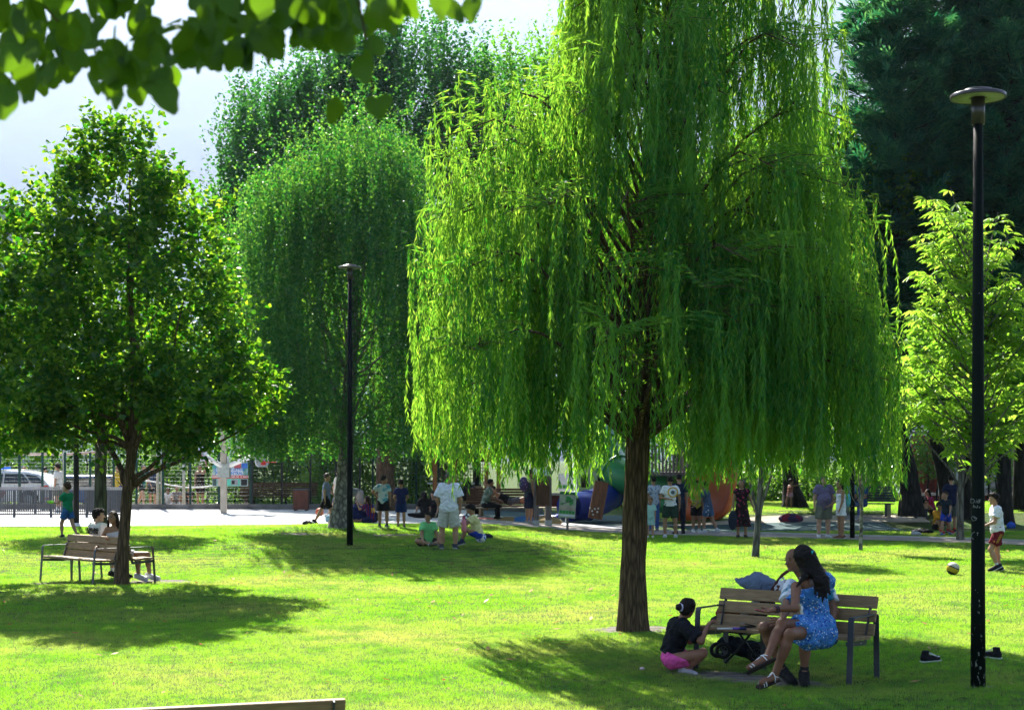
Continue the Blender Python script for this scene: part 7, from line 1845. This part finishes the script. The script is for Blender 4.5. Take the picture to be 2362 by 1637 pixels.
for a0, b0 in ((HL(-.1, -.44, .10), HL(-.05, -.62, -.35)), (HL(.02, -.46, .12), HL(.06, -.64, -.4)), ): hp.append(cap_(a0, b0, hh * .10, hh * .07, k=.02))
child('hair', sdf_mesh('hair', hp, .006, .02, hair_mat(DARKH), noise=(.0022, 60, 1.1)), rt)
# hair clip
mb = MB(); M_CLIP = pmat('turquoise_plastic', (.02, .50, .60), .3, .03, 5, 0, 1)
cc = HL(-.02, -.53, .12)
for q in (-1, 1): mb.tube([tuple(cc + X * q * .014 + np.array((0, -.012, .016))), tuple(cc + X * q * .010 + np.array((0, -.018, 0))), tuple(cc + X * q * .014 + np.array((0, -.012, -.022)))], .005, 5)
mb.tube([tuple(cc - X * .014 + np.array((0, -.016, .004))), tuple(cc + X * .014 + np.array((0, -.016, .004)))], .005, 5); mb.build('hair_clip', M_CLIP, rt)
mb = MB()
fd = _n(J['elL'] - J['wrL'])
for k_, r_ in ((.02, .030), (.045, .031)):
    cpt = J['wrL'] + fd * k_; a1 = _n(np.cross(fd, (0, 0, 1.))); a2 = np.cross(fd, a1)
    mb.tube([tuple(cpt + (a1 * math.cos(t) + a2 * math.sin(t)) * r_) for t in np.linspace(0, 2 * PI, 15)], .0065, 5)
mb.build('bracelet', pmat('dark_violet_beads', (.05, .03, .06), .4, .3, 60), rt)
def sandal(J, s, par):
    an, toe, kn = J['an' + s], J['toe' + s], J['kn' + s]; fd = _n(toe - an); dn = _n(np.cross(np.cross(fd, _n(kn - an)), fd)) * -1; sd_ = np.cross(fd, dn)
    ft = .035
    sm = sdf_mesh('sole', [cap_(an - fd * .045 + dn * ft * 1.25, toe + fd * .02 + dn * ft * .95, .036, .042)], .006, .01, pmat('dark_sandal_sole', (.03, .02, .018), .7), cuts=[(an + dn * (ft * 1.05 + .018), dn), (an + dn * ft * 1.0, -dn)])
    root_ = child('sandal', sm, par) if sm else par
    mb = MB()
    def arc(cn, w, lift, n=9): return [tuple(cn + sd_ * w * math.cos(t) - dn * lift * math.sin(t) + dn * ft * .95) for t in np.linspace(0, PI, n)]
    mb.tube(arc(toe - fd * .03, .043, .050), .006, 5); mb.tube(arc(toe + fd * .0, .040, .040), .005, 5)
    mb.tube(arc(an + fd * .03, .040, .085), .006, 5); mb.tube([tuple(an + fd * .045 - dn * .045), tuple(toe - fd * .03 - dn * .012)], .006, 5)
    a1 = _n(np.cross(_n(kn - an), fd)); a2 = _n(np.cross(a1, _n(kn - an)))
    mb.tube([tuple(an - dn * .012 + (a1 * math.cos(t) * .037 + a2 * math.sin(t) * .040)) for t in np.linspace(0, 2 * PI, 15)], .006, 5)
    mb.build('strap', M_WHITE, root_)
for s in 'RL': sandal(J, s, rt)
# squatting girl
base = Vector((P(1560, 0, 16.3).x, 16.3, gzf(P(1560, 0, 16.3).x, 16.3)))
d = dict(pelvis=(1546, 1515, 16.30), chest=(1566, 1446, 16.25), neck=(1572, 1430, 16.25), head=(1585, 1402, 16.22), shR=(1584, 1450, 16.05), shL=(1556, 1443, 16.45), elR=(1617, 1478, 15.95), wrR=(1634, 1440, 16.05), haR=(1650, 1424, 16.05), elL=(1592, 1478, 16.5), wrL=(1612, 1452, 16.55), haL=(1630, 1448, 16.6),
         hipR=(1552, 1522, 16.16), hipL=(1548, 1520, 16.42), knR=(1620, 1506, 16.05), knL=(1622, 1504, 16.5), anR=(1580, 1544, 16.16), anL=(1590, 1541, 16.45), toeR=(1603, 1553, 16.05), toeL=(1612, 1551, 16.5))
J = JP(d, base); J['sp'] = _n(J['chest'] - J['pelvis']); J['hf'] = _n(np.array((.80, .58, -.12)))
rt, J, I = person('girl in a black tee and pink shorts squatting beside the bench, hair in a bun', base, 1.46, J=J, hh=.212, skin_c=(.30, .14, .085), hair=('bun', (.016, .011, .010)), top=('tee', (.012, .013, .018), None, dict(sleeve=.80, inf=.018, hem=.035)), bottom=('shorts', (.75, .10, .36), None, dict(len=.50, inf=.022, waist=.055)), shoes=(.62, .58, .66), vox=.009, detail=True, curl=.7)
wr = J['wrL']; fd = _n(J['elL'] - wr); a1 = _n(np.cross(fd, (0, 0, 1.))); a2 = np.cross(fd, a1); mb = MB()
mb.tube([tuple(wr + fd * .02 + (a1 * math.cos(t) + a2 * math.sin(t)) * .026) for t in np.linspace(0, 2 * PI, 13)], .008, 5); mb.build('wristband', cloth((.12, .25, .6), ('dye', (.6, .6, .7), 60)), rt)

# ================================================================ stroller behind the bench
def stroller():
    D = 16.95; b = Vector((P(1735, 0, D).x, D, gzf(P(1735, 0, D).x, D))); root = empty('baby_stroller', b); tag(root, 'grey-hooded baby stroller with brown leather handles behind the bench', 'stroller')
    def q(px, py, dd=0): return np.array((P(px, py, D + dd) - b)[:])
    M_HOOD = cloth((.15, .20, .28)); M_FR = M_BLACKPOST; M_LEATH = pmat('brown_leather', (.10, .028, .02), .45, .15, 14, .2, 60)
    # hood: curved shell, ribbed
    nu, nv = 26, 15; vs, fs = [], []
    top = [(1695, 1335), (1710, 1334), (1725, 1329), (1745, 1318), (1762, 1325), (1780, 1335), (1798, 1344), (1812, 1360)]
    bot = [(1696, 1339), (1706, 1350), (1722, 1359), (1745, 1367), (1762, 1370), (1780, 1372), (1797, 1372), (1812, 1371)]
    for i in range(nu):
        t = i / (nu - 1) * 7
        T_ = [np.interp(t, range(8), [p[k] for p in top]) for k in (0, 1)]; B_ = [np.interp(t, range(8), [p[k] for p in bot]) for k in (0, 1)]
        fold = .006 * math.sin(t * 7.5)
        for j in range(nv):
            ph_ = PI * j / (nv - 1); w_ = math.sin(ph_) ** .55
            vs.append(tuple(q(B_[0] + (T_[0] - B_[0]) * w_, B_[1] + (T_[1] - B_[1]) * w_, -.21 * math.cos(ph_) * (1 - .25 * abs(t - 3) / 4)) + np.array((0, 0, fold * w_))))
    for i in range(nu - 1):
        for j in range(nv - 1): fs.append((i * nv + j, i * nv + j + 1, (i + 1) * nv + j + 1, (i + 1) * nv + j))
    mb = MB(); mb.add(vs, fs, 0, True); o = mb.build('hood', M_HOOD, root); md = o.modifiers.new('thick', 'SOLIDIFY'); md.thickness = .010
    mb = MB(); mb.tube([vs[nv * 1 + j] for j in range(nv)], .012, 6); mb.build('hood_rim', M_HOOD, root)
    for k in range(2):
        y = -.2 + .4 * k
        mb = MB(); mb.tube([q(1772, 1376, y), q(1790, 1345, y), q(1805, 1325, y), q(1818, 1316, y)], .018, 8); mb.build('handle', M_LEATH, root)
        mb = MB(); mb.tube([q(1775, 1372, y), q(1740, 1450, y), q(1700, 1500, y), q(1672, 1528, y)], .013, 6); mb.tube([q(1690, 1440, y), q(1720, 1480, y), q(1752, 1530, y)], .012, 6); mb.build('frame_tube', M_FR, root)
    mb = MB(); mb.tube([q(1726, 1403, -.22), q(1700, 1392, -.22), q(1680, 1395, -.15), q(1676, 1402, 0), q(1684, 1408, .15), q(1710, 1406, .22)], .016, 8); mb.build('bumper_bar', M_LEATH, root)
    child('seat', sdf_mesh('seat', [cap_(q(1655, 1438), q(1710, 1440), .09, .10), cap_(q(1715, 1440), q(1765, 1392), .10, .11)], .012, .04, cloth((.02, .024, .035))), root)
    child('basket', sdf_mesh('basket', [cap_(q(1680, 1488), q(1745, 1500), .085, .10), cap_(q(1668, 1480), q(1700, 1486), .06, .08)], .012, .05, cloth((.016, .02, .03)), noise=(.01, 30, 2)), root)
    for px, py, rr, y in ((1668, 1500, .070, -.12), (1655, 1498, .070, .18), (1745, 1508, .082, -.12), (1752, 1506, .082, .24)):
        c = q(px, py, y); mb = MB()
        mb.tube([tuple(c + np.array((math.cos(t) * rr, 0, math.sin(t) * rr))) for t in np.linspace(0, 2 * PI, 25)], .020, 8); w = mb.build('wheel', M_TYRE, root)
        mb = MB(); mb.tube([tuple(c + np.array((math.cos(t) * rr * .74, 0, math.sin(t) * rr * .74))) for t in np.linspace(0, 2 * PI, 21)], .006, 6)
        for t in np.linspace(0, 2 * PI, 7)[:-1]: mb.tube([tuple(c), tuple(c + np.array((math.cos(t), 0, math.sin(t))) * rr * .74)], .005, 4)
        mb.build('rim', M_METAL, w)
    return b, q, root
SB, SQ, SR = stroller()
# small child in the stroller: bent leg in rust trousers
base = SB
def q(px, py, dd=0): return SQ(px, py, dd)
J = dict(pelvis=q(1718, 1430), chest=q(1748, 1395), neck=q(1756, 1386), head=q(1772, 1370), shR=q(1745, 1400, -.10), shL=q(1750, 1396, .10), elR=q(1735, 1415, -.14), wrR=q(1722, 1424, -.14), haR=q(1714, 1428, -.14), elL=q(1738, 1412, .14), wrL=q(1722, 1420, .14), haL=q(1714, 1424, .14),
         hipR=q(1716, 1430, -.05), hipL=q(1716, 1428, .05), knR=q(1674, 1418, -.09), knL=q(1676, 1414, .10), anR=q(1652, 1436, -.09), anL=q(1655, 1434, .10), toeR=q(1640, 1432, -.09), toeL=q(1644, 1430, .10))
J['sp'] = _n(J['chest'] - J['pelvis']); J['hf'] = _n(np.array((-.9, 0, .3)))
person('small child lying in the stroller, one knee up, in rust-coloured trousers', base, .90, J=J, hh=.17, skin_c=(.25, .125, .08), hair=('short', DARKH), top=('tee', (.5, .45, .4)), bottom=('jeans', (.24, .075, .04), None, dict(inf=.012)), shoes=None, vox=.009, detail=True)
# changing bag hung on the handle
r = empty('cloth_bag', SB); tag(r, 'white printed cloth bag hanging from the stroller handle', 'bag')
child('bag_body', sdf_mesh('bag', [ell_(q(1812, 1358, -.28), (.11, .07, .10)), ell_(q(1806, 1364, -.30), (.09, .06, .08))], .008, .03, cloth((.62, .62, .64), ('dye', (.12, .05, .04), 17)), noise=(.006, 45, 1)), r)
mb = MB(); mb.tube([q(1796, 1346, -.30), q(1800, 1336, -.26), q(1806, 1330, -.22), q(1812, 1345, -.30)], .010, 5); mb.build('strap', M_WHITE, r)
# phone, case and pen on the bench seat
def bseat(px, py): 
    p = P(px, py, BD); D = BD
    for _ in range(40):
        p = P(px, py, D); D += (p.z - (cR.z + .457)) * 3.0
    return p
for kind, px, py, rz, lab in (('phone', 1725, 1447, .5, 'dark phone in an open case lying on the bench seat'), ('pen_case', 1690, 1452, -.1, 'slim purple and white vape-like tube lying on the bench seat')):
    p = bseat(px, py); r = empty(kind, p, rz); tag(r, lab.replace('vape-like ', ''), 'phone' if kind == 'phone' else 'tube')
    if kind == 'phone':
        mb = MB(); mb.bbox((0, 0, .012), (.15, .08, .012), .003); mb.build('case', M_BLACKPOST, r); mb = MB(); mb.bbox((0, 0, .035), (.14, .075, .009), .002, Matrix.Rotation(.25, 3, 'Y')); mb.build('screen', M_CARG, r)
    else:
        mb = MB(); mb.tube([(-.16, 0, .012), (0, 0, .012)], .010, 8); mb.build('white_end', M_WHITE, r); mb = MB(); mb.tube([(0, 0, .014), (.07, 0, .014)], .014, 8); mb.build('middle', pmat('purple_plastic', (.15, .08, .35), .3), r); mb = MB(); mb.tube([(.07, 0, .014), (.14, 0, .014)], .015, 8); mb.build('dark_end', pmat('navy_plastic', (.02, .03, .10), .3), r)
# bags and shoes lying about on the left
def bag(label, loc, rx, ry, rz_, col, pat=None, nm='sports_bag'):
    r = empty(nm, loc); tag(r, label, 'bag')
    child('bag_body', sdf_mesh('bag', [ell_((0, 0, rz_ * .8), (rx, ry, rz_)), cap_((-rx * .5, 0, rz_ * .6), (rx * .5, 0, rz_ * .6), rz_ * .7)], .02, .03, cloth(col, pat), noise=(.008, 20, rx * 9), cuts=[((0, 0, 0), (0, 0, -1))]), r)
    mb = MB(); mb.tube([(-rx * .5, 0, rz_ * 1.5), (0, 0, rz_ * 2.3), (rx * .5, 0, rz_ * 1.5)], .010, 5); mb.build('handle', M_BLACKPOST, r)
bag('black sports bag on the ground next to the birch and the bending person', st(845, 47.6), .42, .2, .22, (.014, .015, .02))
bag('light blue bag leaning against the birch on the plaza side', st(768, 47.8), .24, .15, .15, (.18, .32, .40))
bag('dark blue backpack between the lamp post and the bending person', st(822, 47.2), .24, .2, .32, (.012, .02, .09))
bag('small dark bag lying behind the seated boy in pale yellow', st(1124, 38.5), .14, .1, .07, (.015, .02, .05))
bag('pair of dark shoes left on the grass edge by the plaza', st(710, 44.2), .17, .1, .07, (.02, .025, .035), nm='shoes_pile')
bag('dark shoes beside the seated boy in green', st(1010, 35.4), .12, .1, .05, (.03, .035, .04), nm='shoes_pile')
bag('black jacket heap lying in the shade by the boy in yellow', st(2128, 46.8), .35, .2, .08, (.012, .013, .016), nm='jacket')
bag('pale trainers at the kerb in the shade below the seated man', st(2113, 45.6), .16, .1, .07, (.4, .42, .45), nm='trainers')
bag('black guitar-like case leaning on the small bench by the timber tower', st(1078, 54.2) + Vector((0, -.3, .5)), .20, .15, .42, (.012, .012, .013), nm='instrument_case')
bag('blue plastic bag beside the outer conifer trunks', st(2332, 50.5), .13, .1, .12, (.03, .10, .45), nm='plastic_bag')

# ================================================================ the branch overhead, near the lens
M_NEAR = leaf_mat('overhead_leaf', (0.006, 0.032, 0.006), (0.015, 0.055, 0.008), (0.012, 0.08, 0.002), (0.40, 0.72, 0.015), 0.06, 0.5, 0.35)
def near_branch():
    base = Vector((-2.6, 2.7, gzf(-2.6, 2.7))); root = empty('overhanging_tree', base); tag(root, 'dark leafy linden branch hanging into the picture close overhead', 'tree')
    child('trunk', trunk_mesh('trunk', [(0, 0, -.1), (.02, 0, 1.2), (.05, 0, 2.4), (.0, .1, 3.6), (-.1, .2, 5.0)], [.15, .12, .11, .09, .04], M_BARKD, .06, 24, 8, .3, 4), root)
    mb = MB()
    def br(a, b, r0, n=8): pts = wobble_path(a, b, n, .08, .05); mb.tube(pts, [max(.0018, r0 * (1 - .85 * i / (n - 1))) for i in range(n)], 6); return pts
    main = br((.03, 0, 2.7), (2.3, -.15, 3.14), .035, 10); m2 = br((0, 0, 3.3), (2.0, .3, 3.75), .03, 10); m3 = br((0, .05, 2.9), (1.7, .15, 3.2), .03)
    for k in range(22):
        p = random.choice((main, m2, m3)); a = p[random.randint(2, len(p) - 1)]; br(a, a + Vector((random.uniform(-.1, .4), random.uniform(-.2, .3), random.uniform(-.12, .3))), .006, 5)
    br(P(800, -60, 2.5) - base, P(860, 215, 2.5) - base, .0022, 6)
    mb.build('branch', M_BARKD, root)['kind'] = 'stuff'
    var = []
    for v in range(4):
        tv = []; n = 22
        for i in range(n):
            a = 2 * PI * i / n; r = .5 * (1 + .06 * math.sin(3 * a + v) + (.025 if i % 2 else 0))
            x, y = r * math.sin(a), .5 - r * math.cos(a)
            y = y if y > .12 or abs(x) > .1 else .12
            if abs(x) < .16 and y > .9: y += .16
            tv.append((x * .95, y, .10 * (1 - abs(x) * 3) * (v * .3 + .3)))
        tv.append((0, .45, -.06)); f = [(i, (i + 1) % n, n) for i in range(n)]
        var.append(mesh_np('leaf', tv, f, M_NEAR, True))
    spots = []
    env = [(0, 235), (60, 215), (110, 190), (160, 170), (210, 215), (260, 240), (330, 255), (380, 225), (420, 160), (480, 150), (540, 150), (600, 135), (680, 95), (760, 110), (820, 110), (880, 60), (930, 25)]
    for i in range(250):
        px = random.uniform(-30, 925); lim = np.interp(px, [e[0] for e in env], [e[1] for e in env]); py = lim - abs(random.gauss(0, 1)) * lim * .55 - 45
        spots.append((px, py, random.uniform(2.35, 3.1)))
    spots += [(370, 75, 2.4), (445, 90, 2.5), (535, 85, 2.45), (845, 85, 2.5), (770, 225, 2.5), (868, 215, 2.5), (832, 120, 2.45), (1012, -10, 2.5), (1090, -18, 2.5), (355, 185, 2.4), (235, 180, 2.4), (20, 190, 2.3), (700, -10, 2.5), (620, 60, 2.45), (760, 20, 2.4), (800, 45, 2.5)]
    for i in range(110):     # unseen crown above the picture, added to shade the leaves in view
        spots.append((random.uniform(-300, 1000), random.uniform(-520, -30), random.uniform(2.2, 3.6)))
    for px, py, D in list(spots[:250]):  # enlarged unseen leaves added towards the sun to shade the visible ones
        if random.random() < .65:
            for t in (random.uniform(.30, .8), random.uniform(.8, 1.6)):
                spots.append((Vector(P(px + random.uniform(-60, 60), py, D)) + SUN_DIR * t + Vector((random.gauss(0, .03),) * 3), None, None))
    for i, (px, py, D) in enumerate(spots):
        o = child('leaf', var[i % 4], root, (P(px, py, D) if py is not None else px) - base)
        o.rotation_euler = (math.radians(random.gauss(-100, 22)), random.gauss(0, .5), random.uniform(-1.3, 1.3)); s = random.uniform(.032, .052) * (1.9 if py is None else 1); o.scale = (s, s * random.uniform(1, 1.15), s)
near_branch()
